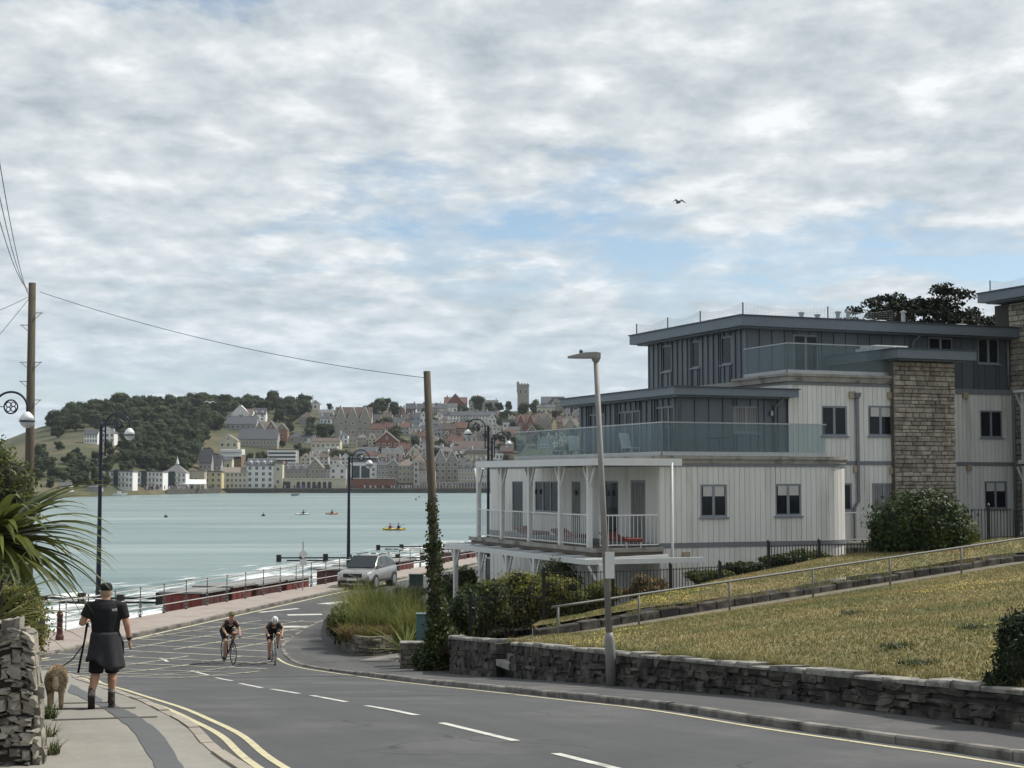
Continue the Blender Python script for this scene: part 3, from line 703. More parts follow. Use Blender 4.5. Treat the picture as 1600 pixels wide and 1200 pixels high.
# --- second-storey zinc block on the terrace
A2, B2 = apx(1064, 2.4), 2.4; E2 = apx(1232, 2.4); K2 = bpx(905, A2, 680)
ZR2 = 11.17
solid('wall', m_zseam, A2+.05, B2+.05, Z2+.05, E2+.4, K2, ZR2-.36)
w2 = [(apx(1147, B2), apx(1186, B2), zpy(676, 4, B2), zpy(634, 4, B2))]
boards('f', A2, E2, Z2+.06, ZR2-.36, B2, w2, .56, m_zinc, 'zinc_panel', seam=True)
h2 = [(bpx(1055, A2), bpx(1024, A2), Z2+.1, 10.55), (bpx(1000, A2), bpx(965, A2), Z2+.1, 10.5), (bpx(943, A2), bpx(920, A2), Z2+.1, 10.5)]
boards('l', B2, K2, Z2+.06, ZR2-.36, A2, h2, .42, m_zinc, 'zinc_panel', seam=True)
for c in w2: win('f', *c, B2, kind='curtain')
for c in h2: win('l', *c, A2, lights=3, sill=False, kind=None)
roof(A2-.6, B2-.65, E2+.05, K2+.5, ZR2, .30)
def gpanes(face, c0, c1, z0, z1, w, n, top=m_steel):
    for i in range(n):
        s0, s1 = c0+(c1-c0)*i/n+.012, c0+(c1-c0)*(i+1)/n-.012; B = bmb()
        if face == 'f': B.box(s0, w, z0, s1, w+.018, z1)
        else: B.box(w, s0, z0, w+.018, s1, z1)
        B.build('glass_panel', m_glass, bld)
    B = bmb()
    if face == 'f': B.box(c0-.02, w-.02, z1, c1+.02, w+.04, z1+.04)
    else: B.box(w-.02, c0-.02, z1, w+.04, c1+.02, z1+.04)
    B.build('glass_rail', top, bld)
    B = bmb()
    if face == 'f': B.box(c0, w-.03, z0-.13, c1, w+.05, z0)
    else: B.box(w-.03, c0, z0-.13, w+.05, c1, z0)
    B.build('glass_shoe', m_steel, bld)
GA = apx(1036, .12)
gpanes('f', GA, apx(1291, .12), Z2+.27, 9.83, .12, 5); gpanes('l', .2, bpx(806, GA), Z2+.27, 9.83, GA, 10)
# --- white block behind (two storeys) and its roof terrace
B3 = 2.3; A3, E3 = apx(1232, B3, 650), apx(1402, B3, 650)
w3 = [(apx(1285, B3), apx(1325, B3), zpy(681, 8, B3), zpy(634, 8, B3)), (apx(1358, B3), apx(1397, B3), zpy(681, 10.3, B3), zpy(634, 10.3, B3)),
      (apx(1306, B3), apx(1331, B3), zpy(798, 9, B3), zpy(755, 9, B3)), (apx(1362, B3), apx(1400, B3), zpy(806, 10.5, B3), zpy(755, 10.5, B3))]
solid('wall', m_bback, A3+.05, B3+.05, 2.6, E3+.1, 12, Z3-.05)
boards('f', A3, E3, Z2+.02, Z3-.37, B3, w3[:2]); boards('f', A3, E3, 4.6, Z2-.12, B3, w3[2:])
boards('l', B3, 6.0, ZR2, Z3-.37, A3, [], .25)
for i, c in enumerate(w3): win('f', *c, B3, kind='curtain' if i == 3 else ('blind' if i == 1 else None), lights=1 if i == 2 else 2)
solid('floor_band', m_band, AE-.05, B3-.03, Z2-.12, E3, B3+.04, Z2+.02)
solid('eaves_band', m_band, A3-.03, B3-.03, Z3-.37, E3, B3+.2, Z3-.25); solid('fascia_board', m_parap, A3-.08, B3-.08, Z3-.25, E3, B3+.3, Z3-.06); solid('coping', m_parap, A3-.13, B3-.13, Z3-.06, E3+.1, B3+.35, Z3+.04)
solid('fascia_board', m_parap, A3-.08, B3+.3, Z3-.25, A3+.2, 6.0, Z3-.06); solid('coping', m_parap, A3-.13, B3+.35, Z3-.06, A3+.25, 6.0, Z3+.04)
gpanes('f', A3+.02, E3-.1, Z3+.17, 12.82, B3+.05, 4); gpanes('l', B3+.1, 5.3, Z3+.17, 12.82, A3+.02, 3)
# --- top zinc storey
B4 = 6.0; A4 = apx(1167, B4, 550); E4 = apx(1580, B4, 550); K4 = bpx(1013, A4, 560); ZR4 = 14.17
solid('wall', m_zseam, A4+.05, B4+.05, 10.8, E4, K4, ZR4-.4)
h4 = [(bpx(x1, A4, 570), bpx(x0, A4, 570), zpy(y1, A4, bpx(x0, A4)), zpy(y0, A4, bpx(x0, A4))) for x0, x1, y0, y1 in ((1034,1049,541,582),(1080,1093,534,576),(1126,1143,527,571))]
boards('l', B4, K4, ZR2+.02, ZR4-.4, A4, h4, .42, m_zinc, 'zinc_panel', seam=True)
for c in h4: win('l', *c, A4, lights=1)
f4 = [(apx(1240, B4, 550), apx(1279, B4, 550), Z3+.05, zpy(523, 9.5, B4)), (apx(1451, B4, 550), apx(1489, B4, 550), zpy(566, 15, B4), zpy(526, 15, B4)), (apx(1528, B4, 550), apx(1561, B4, 550), zpy(567, 17, B4), zpy(527, 17, B4))]
boards('f', A4, E4, Z3-.1, ZR4-.4, B4, f4, .56, m_zinc, 'zinc_panel', seam=True)
for c in f4: win('f', *c, B4, sill=c[2] > Z3+.5)
roof(A4-.62, B4-.65, E4+.02, K4+.55, ZR4, .42)
# --- stone stair tower with its own flat roof
AT0, AT1, BT = apx(1399, 2.0, 680), apx(1494, 2.0, 680), 2.0
solid('tower_wall', M('tower_mortar', (.11,.10,.085), .95, .2, 8), AT0+.03, BT+.05, 2.6, AT1-.03, 6.0, 12.3)
def stonecourse(face, c0, c1, z0, z1, w, mat, hmin=.13, hmax=.22, lmin=.25, lmax=.6, depth=.08, parent=None, mbf=None, name='stone', limit=300, big=.06):
    z = z0; k = 0; parent = parent or bld; mbf = mbf or bmb
    while z < z1-.04:
        h = min(random.uniform(hmin, hmax), z1-z); s = c0
        while s < c1-.03:
            l = random.uniform(lmin, lmax)
            if c1-(s+l) < lmin*.6: l = c1-s
            g = .012; d = random.uniform(-.02, .022); j = lambda: random.uniform(-.008, .008)
            B = mbf(); x0, x1, y0, y1 = s+g, min(s+l, c1)-g, z+g*.7, z+h-g*.7; f0, f1 = w-d, w+depth; e = .018
            pr = [(x0+e+j(), y0+e+j()), (x1-e+j(), y0+e+j()), (x1-e+j(), y1-e+j()), (x0+e+j(), y1-e+j())]; bk = [(x0, y0), (x1, y0), (x1, y1), (x0, y1)]
            cv = (lambda p, dd: (p[0], dd, p[1])) if face == 'f' else (lambda p, dd: (dd, p[0], p[1]))
            B.loft([[cv(p, f0) for p in pr], [cv(p, f0+.03) for p in bk], [cv(p, f1) for p in bk]]); B.build(name, mat, parent); k += 1
            s += l
        z += h
    return k
stonecourse('f', AT0, AT1, 5.9, 12.28, BT, m_towst, .11, .20, .2, .56)
roof(AT0-.25, BT-.55, AT1+.55, 6.0, 12.75, .38)
sk = bmb(); a_ = apx(1366, 3.4, 540); a2_ = apx(1424, 3.4, 540); sk.box(a_, 3.4, 12.75, a2_, 4.6, 12.93); sk.prism([(a_+.15,3.5),(a2_-.1,3.5),(a2_-.1,4.5),(a_+.15,4.5)], 12.93, 13.02); sk.build('rooflight', m_white, bld)
# --- recessed white wall on the right
B5 = 5.85; w5 = [(apx(1533, B5), apx(1568, B5), zpy(683, 16, B5), zpy(640, 16, B5)), (apx(1538, B5), apx(1573, B5), zpy(796, 16, B5), zpy(752, 16, B5))]
solid('wall', m_bback, AT1, B5+.05, 3, E4, B4+.04, Z3-.1)
boards('f', AT1+.01, E4, Z2+.05, Z3-.3, B5, w5[:1]); boards('f', AT1+.01, E4, 4.8, Z2-.1, B5, w5[1:])
solid('floor_band', m_band, AT1, B5-.03, Z2-.1, E4, B5+.04, Z2+.05); solid('floor_band', m_band, AT1, B5-.05, Z3-.3, E4, B5+.04, Z3-.12)
for i, c in enumerate(w5): win('f', *c, B5, kind=(None, 'blind')[i])
# --- stone wing at the right edge
AW = apx(1578, B4, 600)
RB = max(B4+1, bpx(1527, AW-.75, 455))
solid('wing_wall', m_mortar, AW+.05, -4, 3, AW+9, B4+.9, 15.2)
stonecourse('l', 3.6, B4, 5.2, 15.2, AW, m_towst, .17, .26, .34, .66)
roof(AW-.75, -4.6, AW+9.5, RB, 15.72, .42)
for zz, z9 in ((5.9, 8.5), (8.75, 11.45)):
    for bb in (4.6, 3.0): ypost(AW-.55, bb, zz, z9, 'b')
    railing((AW-.55, 4.5, zz), (AW-.55, 3.1, zz), 1.0, m_white, .14)
    solid('balcony_floor', m_white, AW-.7, 1.0, zz-.15, AW-.02, 4.8, zz)
solid('canopy', m_white, AW-.8, 1, 11.45, AW-.02, 4.9, 11.55)
# --- small fittings: pipes, hoppers, vents, lamps
def pipe(pts, r=.05, mat=m_pipe): B = bmb(); B.tube(pts, r, 10); return B.build('downpipe', mat, bld, smooth=True)
ap = apx(1340, B3-.09, 700)
pipe([(ap,B3-.09,zpy(618,9,B3)),(ap+.02,B3-.09,8.4),(ap+.02,B3-.09,7.2),(ap-.16,B3-.09,6.95),(ap-.16,B3-.09,4.8)], .06)
B = bmb(); z_ = zpy(618, 9, B3); B.loft([[(ap-.07,B3-.16,z_-.1),(ap+.07,B3-.16,z_-.1),(ap+.07,B3-.03,z_-.1),(ap-.07,B3-.03,z_-.1)],[(ap-.13,B3-.2,z_+.1),(ap+.13,B3-.2,z_+.1),(ap+.13,B3-.02,z_+.1),(ap-.13,B3-.02,z_+.1)]]); B.build('hopper', m_pipe, bld)
ad = apx(1215, B2-.1, 650); pipe([(ad,B2-.4,ZR2-.3),(ad,B2-.4,ZR2-.42),(ad-.08,B2-.09,ZR2-.62),(ad-.08,B2-.09,Z2+.1)])
pipe([(A2-.1,B2+.35,ZR2-.3),(A2-.1,B2+.25,ZR2-.5),(A2-.1,B2+.25,Z2+.1)])
ad = apx(1430, B4-.1, 520); pipe([(ad,B4-.4,ZR4-.4),(ad,B4-.4,ZR4-.5),(ad-.12,B4-.09,ZR4-.75),(ad-.12,B4-.09,12.8)]); pipe([(E4-.25,B4-.1,ZR4-.4),(E4-.25,B4-.1,Z3)], .05)
pipe([(E4-.15,B5-.1,Z3-.3),(E4-.15,B5-.1,5)], .06)
for px, py, b_ in ((1330,617,B3),(1390,618,B3),(1337,733,B3),(1393,735,B3),(1507,618,B5),(1513,731,B5),(1071,868,0),(1264,866,0)):
    a_ = apx(px, b_, py); z_ = zpy(py, a_, b_); B = bmb(); B.box(a_-.12, b_-.1, z_-.12, a_+.12, b_-.005, z_+.12); B.build('vent_box', m_vent, bld)
for px, py, b_ in ((1204,646,B2),): a_ = apx(px, b_, py); z_ = zpy(py, a_, b_); B = bmb(); B.lathe([(0,-.1),(.06,-.08),(.06,.08),(0,.1)], 10, (a_, b_-.08, z_)); B.build('wall_lamp', m_steel, bld)
for bb in (3.6, 6.3, 9.9): B = bmb(); B.lathe([(0,-.1),(.05,-.08),(.05,.08),(0,.1)], 8, (-.07, bb, 7.5)); B.build('wall_lamp', m_zseam, bld)
# white deck railing right of the curved end
railing((AE+.05, 1.6, 5.75), (AE+3.2, 1.6, 5.75), 1.05, m_white, .13); solid('deck', m_parap, AE, 1.5, 5.55, AE+3.3, 2.2, 5.75)
# roof: bird netting on thin posts, vents, hatches
def net(pts, sag=.16):
    for p in pts: B = bmb(); B.tube([p, (p[0], p[1], p[2]+.48)], .025, 6); B.build('net_post', m_zseam, bld)
    for p, q in zip(pts, pts[1:]):
        B = bmb(); p, q = Vector(p), Vector(q); n = 12
        for lev in (1, .8, .6, .4, .2):
            B.tube([p.lerp(q, i/n)+Vector((0,0,.46*lev-(sag*math.sin(math.pi*i/n)*lev))) for i in range(n+1)], .004, 3)
        for i in range(0, 25):
            t = i/24; s = sag*math.sin(math.pi*t); c = p.lerp(q, t); B.bar(c, c+Vector((0,0,.46-s)), .004)
        B.build('roof_net', m_steel, bld)
net([(A4-.4, y, ZR4) for y in (K4+.3, K4-2.5, K4-5.2, B4-.4)]); net([(x, B4-.4, ZR4) for x in (A4-.4, A4+3.4, A4+6.4)])
net([(AW-.5, 6.5, 15.72), (AW-.5, 4.0, 15.72), (AW-.5, 1, 15.72)])
for px, h in ((1309,.55),(1325,.6),(1411,.7),(1252,.45),(1277,.4)):
    a_ = apx(px, 8, 480); B = bmb(); B.tube([(a_,8,ZR4-.1),(a_,8,ZR4+h)], .09, 10); B.lathe([(.13,0),(.13,.06),(0,.1)], 10, (a_, 8, ZR4+h)); B.build('roof_vent', m_steel, bld)
for px in (1370, 1495): a_ = apx(px, 7.5, 485); B = bmb(); B.lathe([(.75,0),(.72,.14),(.4,.24),(0,.27)], 14, (a_, 7.5, ZR4)); B.build('roof_dome', m_white, bld, smooth=True)
# --- furniture seen through the glass and on the balcony
def chair(loc, rz, mat, label, grp):
    t = thing('terrace_chair', label, 'chair', loc, rz, grp)
    B = MB(); B.box(-.25,-.25,.40,.25,.25,.44); B.build('seat', mat, t, bevel=.01)
    B = MB(); B.obox((0,.26,.68),(.5,.04,.55),0,R(-12)); B.build('backrest', mat, t, bevel=.01)
    for x in (-.22,.22):
        for y in (-.22,.22): B = MB(); B.tube([(x,y,0),(x,y,.42)], .018, 6); B.build('leg', mat, t)
    return t
def W(a, b, z): q = BO+BU*a+BV*b; return (q.x, q.y, z)
chair(W(1.1, 4.2, Z2+.05), .8, m_white, 'white terrace chair behind the glass, nearest the corner', 'chairs on the glass terrace')
chair(W(1.1, 8.6, Z2+.05), 2.2, m_white, 'white terrace chair behind the glass, middle of three', 'chairs on the glass terrace')
chair(W(1.1, 10.6, Z2+.05), 1.2, m_white, 'white terrace chair behind the glass, farthest toward the sea', 'chairs on the glass terrace')
t = thing('terrace_table', 'small dark round table behind the front glass of the terrace', 'table', W(3.0, 1.3, Z2+.05))
B = MB(); B.lathe([(.45,.68),(.45,.72)], 20); B.build('table_top', m_zseam, t); B = MB(); B.lathe([(.22,0),(.2,.03),(.03,.05),(.03,.68)], 12); B.build('pedestal', m_zseam, t)
for a_, b_, s, c in ((-1.2,.5,.42,'red'),(-1.4,2.0,.36,'grey'),(-1.3,6.5,.4,'red')): pass
m_red = M('red_cushion', (.17,.05,.04), .9, .15, 5); m_bag = M('blue_bag', (.05,.07,.14), .9)
for i, (a_, b_, m, lab, cat_) in enumerate(((-1.0,.7,m_red,'red cushioned lounger on the balcony beside the corner post','lounger'), (-1.2,4.2,m_red,'red cushioned lounger on the balcony between the middle posts','lounger'), (-1.2,7.6,m_red,'red cushioned lounger on the balcony before the wide window','lounger'))):
    t = thing('sun_lounger', lab, cat_, W(a_, b_, Z1-.02), BA+math.pi/2, 'loungers on the balcony')
    B = MB(); B.box(-.9,-.3,.22,.55,.3,.34); B.build('mattress', m, t, bevel=.03); B = MB(); B.obox((.85,0,.36),(.65,.6,.1),0,0,R(-16)); B.build('backrest', m, t, bevel=.03)
    for x in (-.8,.5):
        for y in (-.25,.25): B = MB(); B.tube([(x,y,0),(x,y,.24)], .02, 6); B.build('leg', m_white, t)
# ------------------------------------------------------------------ rubble walls, stone by stone
def rubble(root, L, mp, rowsf, lmin, lmax, mat, depth=.12, proud=.03, name='stone', jit=.02, rough=.012, skip=None, tg=1.0):
    """stones in uneven courses; mp(s, d, t): along, outwards, 0..1 of the height -> local point"""
    rb = rowsf
    for r0, r1 in zip(rb, rb[1:]):
        s = -random.uniform(0, lmin)
        while s < L-.02:
            l = random.uniform(lmin, lmax); a, c = max(0, s), min(L, s+l); s += l
            if c-a < .05 or (skip and skip((a+c)/2)): continue
            t0, t1 = (r0 if r0 == 0 else r0+random.uniform(-jit, jit)), (r1 if r1 == 1 else r1+random.uniform(-jit, jit))
            j = lambda k=1.0: random.uniform(-rough, rough)*k
            g = .010; d = proud*random.uniform(.1, 1)
            bk = [(a+g, t0+.012*tg), (c-g, t0+.012*tg), (c-g, t1-.012*tg), (a+g, t1-.012*tg)]; e = min(.035, (c-a)*.18)
            fr = [(a+g+e+j(2), t0+.03*tg+j()*tg), ((a+c)/2+j(3), t0+.02*tg+j()*tg), (c-g-e+j(2), t0+.03*tg+j()*tg), (c-g-e*.6+j(2), (t0+t1)/2+j()*tg), (c-g-e+j(2), t1-.03*tg+j()*tg), ((a+c)/2+j(3), t1-.02*tg+j()*tg), (a+g+e+j(2), t1-.03*tg+j()*tg), (a+g+e*.6+j(2), (t0+t1)/2+j()*tg)]
            bk8 = [bk[0], ((a+c)/2, t0+.012*tg), bk[1], (c-g, (t0+t1)/2), bk[2], ((a+c)/2, t1-.012*tg), bk[3], (a+g, (t0+t1)/2)]
            B = MB(); B.loft([[mp(x, d+j(.8), t) for x, t in fr], [mp(x, d*.3, t) for x, t in bk8], [mp(x, -depth, t) for x, t in bk8]]); B.build(name, mat, root)
def prect(Y): return zr(Y)+kdz(Y)+.03
# lawn wall along the right pavement
LW0 = Vector((WX(39.8), 39.8, prect(39.8))); wd = Vector((.31, -1, 0)).normalized(); wn = Vector((-1, -.31, 0)).normalized()
m_stone_dark = m_stone_dark
lwall = thing('lawn_wall', 'long low dark rubble wall retaining the lawn beside the right pavement', 'wall', LW0)
def recess(s): return 4.2 < s < 5.3
def mpl(s, d, t):
    p = LW0+wd*s; z0 = prect(p.y)-.05; z1 = zwt(p.y)-.05; q = p+wn*(d-(.55 if recess(s) else 0)); return Vector((q.x, q.y, z0+(z1-z0)*t))-LW0
for s0, s1 in ((0, 4.2), (4.2, 5.3), (5.3, 36)):
    rubble(lwall, s1-s0, (lambda s, d, t, s0=s0, s1=s1: mpl(min(max(s0+s, s0+.001), s1-.001), d, t)), [0, .28, .5, .74, 1], .2, .62, m_stone_dark, .2, .05, jit=.07, rough=.03)
B = MB()
for s in frange(0, 36, .5):
    B.v += [mpl(s, -.03, -.3)[:], mpl(s, -.03, .98)[:], mpl(s, -.45, .98)[:]]
n = len(B.v)//3
for i in range(n-1):
    for k in (0, 1): B.f.append((3*i+k, 3*i+3+k, 3*i+4+k, 3*i+k+1))
B.build('mortar', m_mortar, lwall)
m_cope = M('coping_stone', (.255,.245,.215), .9, .3, 6, .04, 25, rnd=.2, col2=(.12,.115,.10), c2scale=4)
s = 0
while s < 35:
    l = random.uniform(.4, .8); h = random.uniform(.05, .09); B = MB(); j = lambda: random.uniform(-.012, .012)
    p0, p1 = mpl(s+.01, 0, 1), mpl(s+l-.01, 0, 1); up = Vector((0,0,1)); a0, a1 = wn*(.035+j()), wn*(-.30+j())
    B.loft([[p+a0+up*.0, p+a0*1.1+up*(h*.7+j()), p+a0*.5+up*(h+j()), p+a1+up*(h+j()), p+a1] for p in (p0, p1)]); B.build('coping_stone', m_cope, lwall); s += l
for k in range(2):
    B = MB(); c = LW0+wd*4.75-wn*(.12+.26*k)-LW0; B.obox((c.x, c.y, .42+.0*k+.13*k-LW0.z+zr(35.3)+.0), (1.0, .3, .14), math.atan2(wd.y, wd.x)); B.build('step', m_conc, lwall)
# short gate pier beside the ivy pole
q = P(644, 1048, 43.4); SPZ = prect(43.4)-.06
st = thing('stub_wall', 'short stub of stone wall left of the ivy covered pole', 'wall', (q.x, q.y, SPZ))
B = MB(); B.box(-.31,-.02,0,.36,.4,.70); B.build('mortar', m_mortar, st)
rubble(st, .70, lambda s, d, t: Vector((-.33+s, -.03-d, t*.72)), [0,.22,.42,.6,.8,1], .16, .36, m_stone_bed, .06, .03)
rubble(st, .45, lambda s, d, t: Vector((-.32-d, .42-s, t*.72)), [0,.22,.42,.6,.8,1], .16, .3, m_stone_bed, .06, .03)
B = MB(); B.box(-.36,-.06,.725,.4,.42,.79); B.build('coping_stone', m_cope, st, bevel=.02)
# curved planting-bed wall
BW = cat([G(*p, .05) for p in [(524,968),(523,985),(527,1002),(541,1018),(570,1025),(600,1024),(640,1017)]], 6); BW0 = Vector((BW[12].x, BW[12].y, BW[12].z))
bw = thing('bed_wall', 'low curved stone wall round the planting bed at the corner', 'wall', BW0)
cum = [0]
for a, c in zip(BW, BW[1:]): cum.append(cum[-1]+(c.xy-a.xy).length)
def mpb(s, d, t):
    s = max(0, min(cum[-1]-.001, s)); i = max(k for k in range(len(cum)) if cum[k] <= s); i = min(i, len(BW)-2); f = (s-cum[i])/(cum[i+1]-cum[i]); p = BW[i].lerp(BW[i+1], f); e = BW[i+1]-BW[i]
    o = Vector((e.y, -e.x, 0)).normalized()*(-1 if False else 1); q = p+o*d; return Vector((q.x, q.y, zr(p.y)+.02+t*.62))-BW0
if mpb(cum[-1]/2, 1, 0).y > mpb(cum[-1]/2, 0, 0).y:
    mpb_ = mpb; mpb = lambda s, d, t: mpb_(s, -d, t)
rubble(bw, cum[-1], mpb, [0,.2,.38,.58,.8,1], .18, .5, m_stone_bed, .15, .04)
B = MB()
for s in frange(0, cum[-1], .3): B.v += [mpb(s, -.02, -.1)[:], mpb(s, -.02, .97)[:], mpb(s, -.4, .97)[:]]
n = len(B.v)//3
for i in range(n-1):
    for k in (0, 1): B.f.append((3*i+k, 3*i+3+k, 3*i+4+k, 3*i+k+1))
B.build('mortar', m_mortar, bw)
B = MB(); cpt = Vector((-3.2, 54, 0)); pts = [mpb(s, -.1, .9)+BW0 for s in frange(0, cum[-1], .4)]+[Vector((-1.5,50,2.95)), Vector((0.6,52,2.95)), Vector((2,60,2.8)), Vector((0,68,2.7)), Vector((-5.6,66,2.7)), Vector((-6.5,62,2.8))]
B.add(pts, [tuple(range(len(pts)))]); tri = B.build('bed_soil', m_soil); struct(tri)
# pale rubble wall end at the left edge
SW0 = Vector((-4.62, 13.5, prect(13.5)-.1)); HW = 1.27
sw = thing('garden_wall', 'rough pale rubble wall beside the pavement at the left edge', 'wall', SW0)
m_core = M('wall_core', (.075,.068,.058), .95, .3, 9, .05, 30)
B = MB(); B.loft([[(-1.2,0.06,-.2),(.46,0.06,-.2),(-2.3,9,-1.1),(-3.9,9,-1.1)],[(-1.2,.15,HW-.1),(.33,.15,HW-.1),(-2.5,9,HW-.9),(-3.9,9,HW-.9)]]); B.build('core', m_core, sw)
def mpw(s, d, t):
    return Vector((-.56+s*(1-.10*t), .02+.08*t-d, -.05+t*(HW+.05*math.sin(s*9))))
rubble(sw, 1.1, mpw, [0]+[(i+random.uniform(-.25,.25))/19 for i in range(1, 19)]+[1], .045, .15, m_stone_pale, .12, .085, jit=.026, rough=.022, tg=.3)
rubble(sw, 3.0, lambda s, d, t: Vector((.54-.125*t*.9-.325*s+d, .1+s, -.05-.1*s+t*(HW-.12))), [0,.12,.22,.36,.46,.6,.7,.85,1], .12, .36, m_stone_pale, .1, .06, rough=.016, tg=.35)
for k in range(16):
    B = MB(); x = -.55+k*.062; j = lambda q: random.uniform(-q, q); h = random.uniform(.08, .2)
    B.loft([[(x+a*.045+j(.012), .16+b*.09+j(.02), HW-.12+z*h+j(.02)) for a, b in ((-1,-1),(1,-1),(1.1,.2),(.6,1),(-.8,1))] for z, _ in ((0,0),(.6,0),(1,0))]); B.build('top_stone', m_stone_pale, sw)
# ------------------------------------------------------------------ black metal fence in front of the building
m_black = M('black_metal', (.012,.012,.013), .5, .1)
fn = thing('metal_fence', 'black vertical bar fence between the lawn bank and the apartment garden', 'fence', (1.07, 43, 3.8)); FO = Vector((1.07,43,3.8))
fl = cat([Vector(p) for p in FL[1:8]], 8)
def ftop(x): return 4.75 if x < 1.6 else 5.42 if x < 7.55 else 5.97 if x < 10.9 else 6.5 if x < 14 else 7.03
pts = walk(fl, 2.05); up = Vector((0,0,1))
for a, c in zip(pts, pts[1:]):
    if a.x > 24: break
    zt = ftop((a.x+c.x)/2); zb = min(a.z, c.z)-.1
    B = MB(); B.box(a.x-FO.x-.045, a.y-FO.y-.045, zb-FO.z, a.x-FO.x+.045, a.y-FO.y+.045, zt+.09-FO.z); B.lathe([(.05,0),(.06,.03),(.03,.07),(0,.1)], 8, (a.x-FO.x, a.y-FO.y, zt+.09-FO.z)); B.build('post', m_black, fn)
    B = MB(); u = Vector((0,0,zt-.04)); l = Vector((0,0,zb+.18)); A0, C0 = Vector((a.x, a.y, 0))-FO, Vector((c.x, c.y, 0))-FO
    B.bar(A0+u, C0+u, .045, .02); B.bar(A0+l, C0+l, .045, .02); r = B.build('rail', m_black, fn)
    for i in range(1, 17):
        q = A0.lerp(C0, i/17); B = MB(); B.bar(q+Vector((0,0,zb+.08)), q+Vector((0,0,zt)), .02, .02); B.build('bar', m_black, fn)
# grey tube handrail beside the path
hr = thing('handrail', 'grey metal tube handrail climbing beside the garden path', 'handrail', P0)
top = [pathpt(q)+nP*-.08+Vector((0,0,.78))-P0 for q in [i*.05 for i in range(0, 31)]]
B = MB(); m_hrail = M('painted_rail', (.15,.15,.14), .6, .2, 5)
B.tube(top, .03, 8); B.build('rail', m_hrail, hr, smooth=True)
for q in [.01,.15,.32,.49,.66,.83,1.0,1.17,1.34]:
    a = pathpt(q)+nP*-.08-P0; B = MB(); B.tube([a-Vector((0,0,.1)), a+Vector((0,0,.77))], .028, 8); B.build('post', m_hrail, hr, smooth=True)
# ------------------------------------------------------------------ poles, wires, lamps
m_pole = M('weathered_wood_pole', (.082,.068,.05), .9, .3, 5, .04, 10, stretch=(6,6,.5))
pb, pt = P(686, 1046, 42), P(667, 580, 42); pb.z = zr(42)+.02
ip = thing('telegraph_pole', 'leaning timber telegraph pole with ivy climbing its lower half', 'pole', pb)
B = MB(); B.tube([Vector((0,0,-.1)), (pt-pb)*.5, pt-pb], [.145,.12,.095], 12); B.build('shaft', m_pole, ip, smooth=True)
ivyM = MLEAF('ivy_leaf', (.018,.034,.010), (.075,.095,.022), 2.2, 0, .2, .45, .5)
blobs = [(((pt-pb)*t)[:], (.27-.08*t*(1 if t > .1 else 1), .27-.08*t, .45)) for t in [i*.055 for i in range(1, 11)]]
for i, (c, r) in enumerate(blobs): blobs[i] = (c, tuple(np.array(r)*np.array([random.uniform(.8,1.2), 1, 1])*(1.25 if i < 3 else 1 if i < 8 else .8)))
blobs += [((.05,0,.35), (.75,.6,.55)), ((.45,.3,.45), (.6,.5,.6)), ((-.25,.1,.3), (.5,.5,.45)), ((.15,0,.9), (.5,.45,.5))]
p_, n_ = blobpts(blobs, 9000, .6); p_ = p_[p_[:, 2] > -.02]; n_ = n_[:len(p_)]
db, dn = blobpts([((.55,-.1,.22),(.5,.35,.3)),((.95,.0,.15),(.4,.3,.2)),((.2,-.3,.15),(.4,.25,.2))], 1500, .4); kd = db[:, 2] > 0; link('dead_leaves', leafmesh('dead_leaves', db[kd], dn[kd], .08, .7, .8), MLEAF('dead_ivy_leaf', (.10,.055,.028), (.17,.10,.05), 3, 0, .2, .8, .5), ip)
link('ivy', leafmesh('ivy', p_, n_, .085, .85, .6), ivyM, ip)
lb, lt = P(44, 905, 45), P(50.5, 442, 45); lb.z = 2.5
lp_ = thing('telegraph_pole', 'tall grey timber telegraph pole with climbing steps at the left edge', 'pole', lb)
B = MB(); B.tube([Vector((0,0,0)), (lt-lb)*.5, lt-lb], [.16,.135,.105], 12); B.build('shaft', m_pole, lp_, smooth=True)
for (px, py, s) in ((62,489,1),(40,508,-1),(62,566,1),(40,566,-1),(38,596,-1),(62,625,1),(36,655,-1)):
    c = P(50, py, 45)-lb; x0 = interp(c.z, [(0,0),((lt-lb).z,(lt-lb).x)]); B = MB(); B.tube([(x0+s*.11,0,c.z),(x0+s*.33,-.03,c.z)], .014, 6); B.tube([(x0+s*.30,-.03,c.z),(x0+s*.12,0,c.z-.16)], .01, 6); B.build('step', m_steel, lp_)
m_wire = M('wire', (.03,.03,.032), .6)
def wire(name, a, b, sag, label, r=.012):
    a, b = Vector(a), Vector(b); B = MB(); B.tube([a.lerp(b, i/24)-a-Vector((0,0,sag*4*(i/24)*(1-i/24))) for i in range(25)], r, 5)
    o = B.build(name, m_wire); o.location = a; return tag(o, label, 'wire', 'overhead wires')
wire('overhead_wire', P(62,456,45), P(662,590,42), .30, 'long sagging wire from the left pole to the ivy covered pole', .008)
for i, (px, py, Y, sag) in enumerate(((-30,230,22,.4),(-22,200,22,.4),(-14,170,22,.35),(-120,520,30,.1),(-160,700,34,.1))):
    wire('overhead_wire', P(44,452+4*i,45), P(px,py,Y), sag, ['lowest steep wire rising from the left pole top to the upper left','middle steep wire rising from the left pole top to the upper left','uppermost steep wire rising from the left pole top to the upper left','nearly level wire leaving the left pole toward the left','stay wire slanting down leftward from the left pole top'][i], .008)
m_navy = M('navy_paint', (.008,.010,.026), .4, .1)
m_globe = M('white_globe', (.75,.76,.76), .25); m_globe2 = M('clear_globe', (.42,.44,.43), .2)
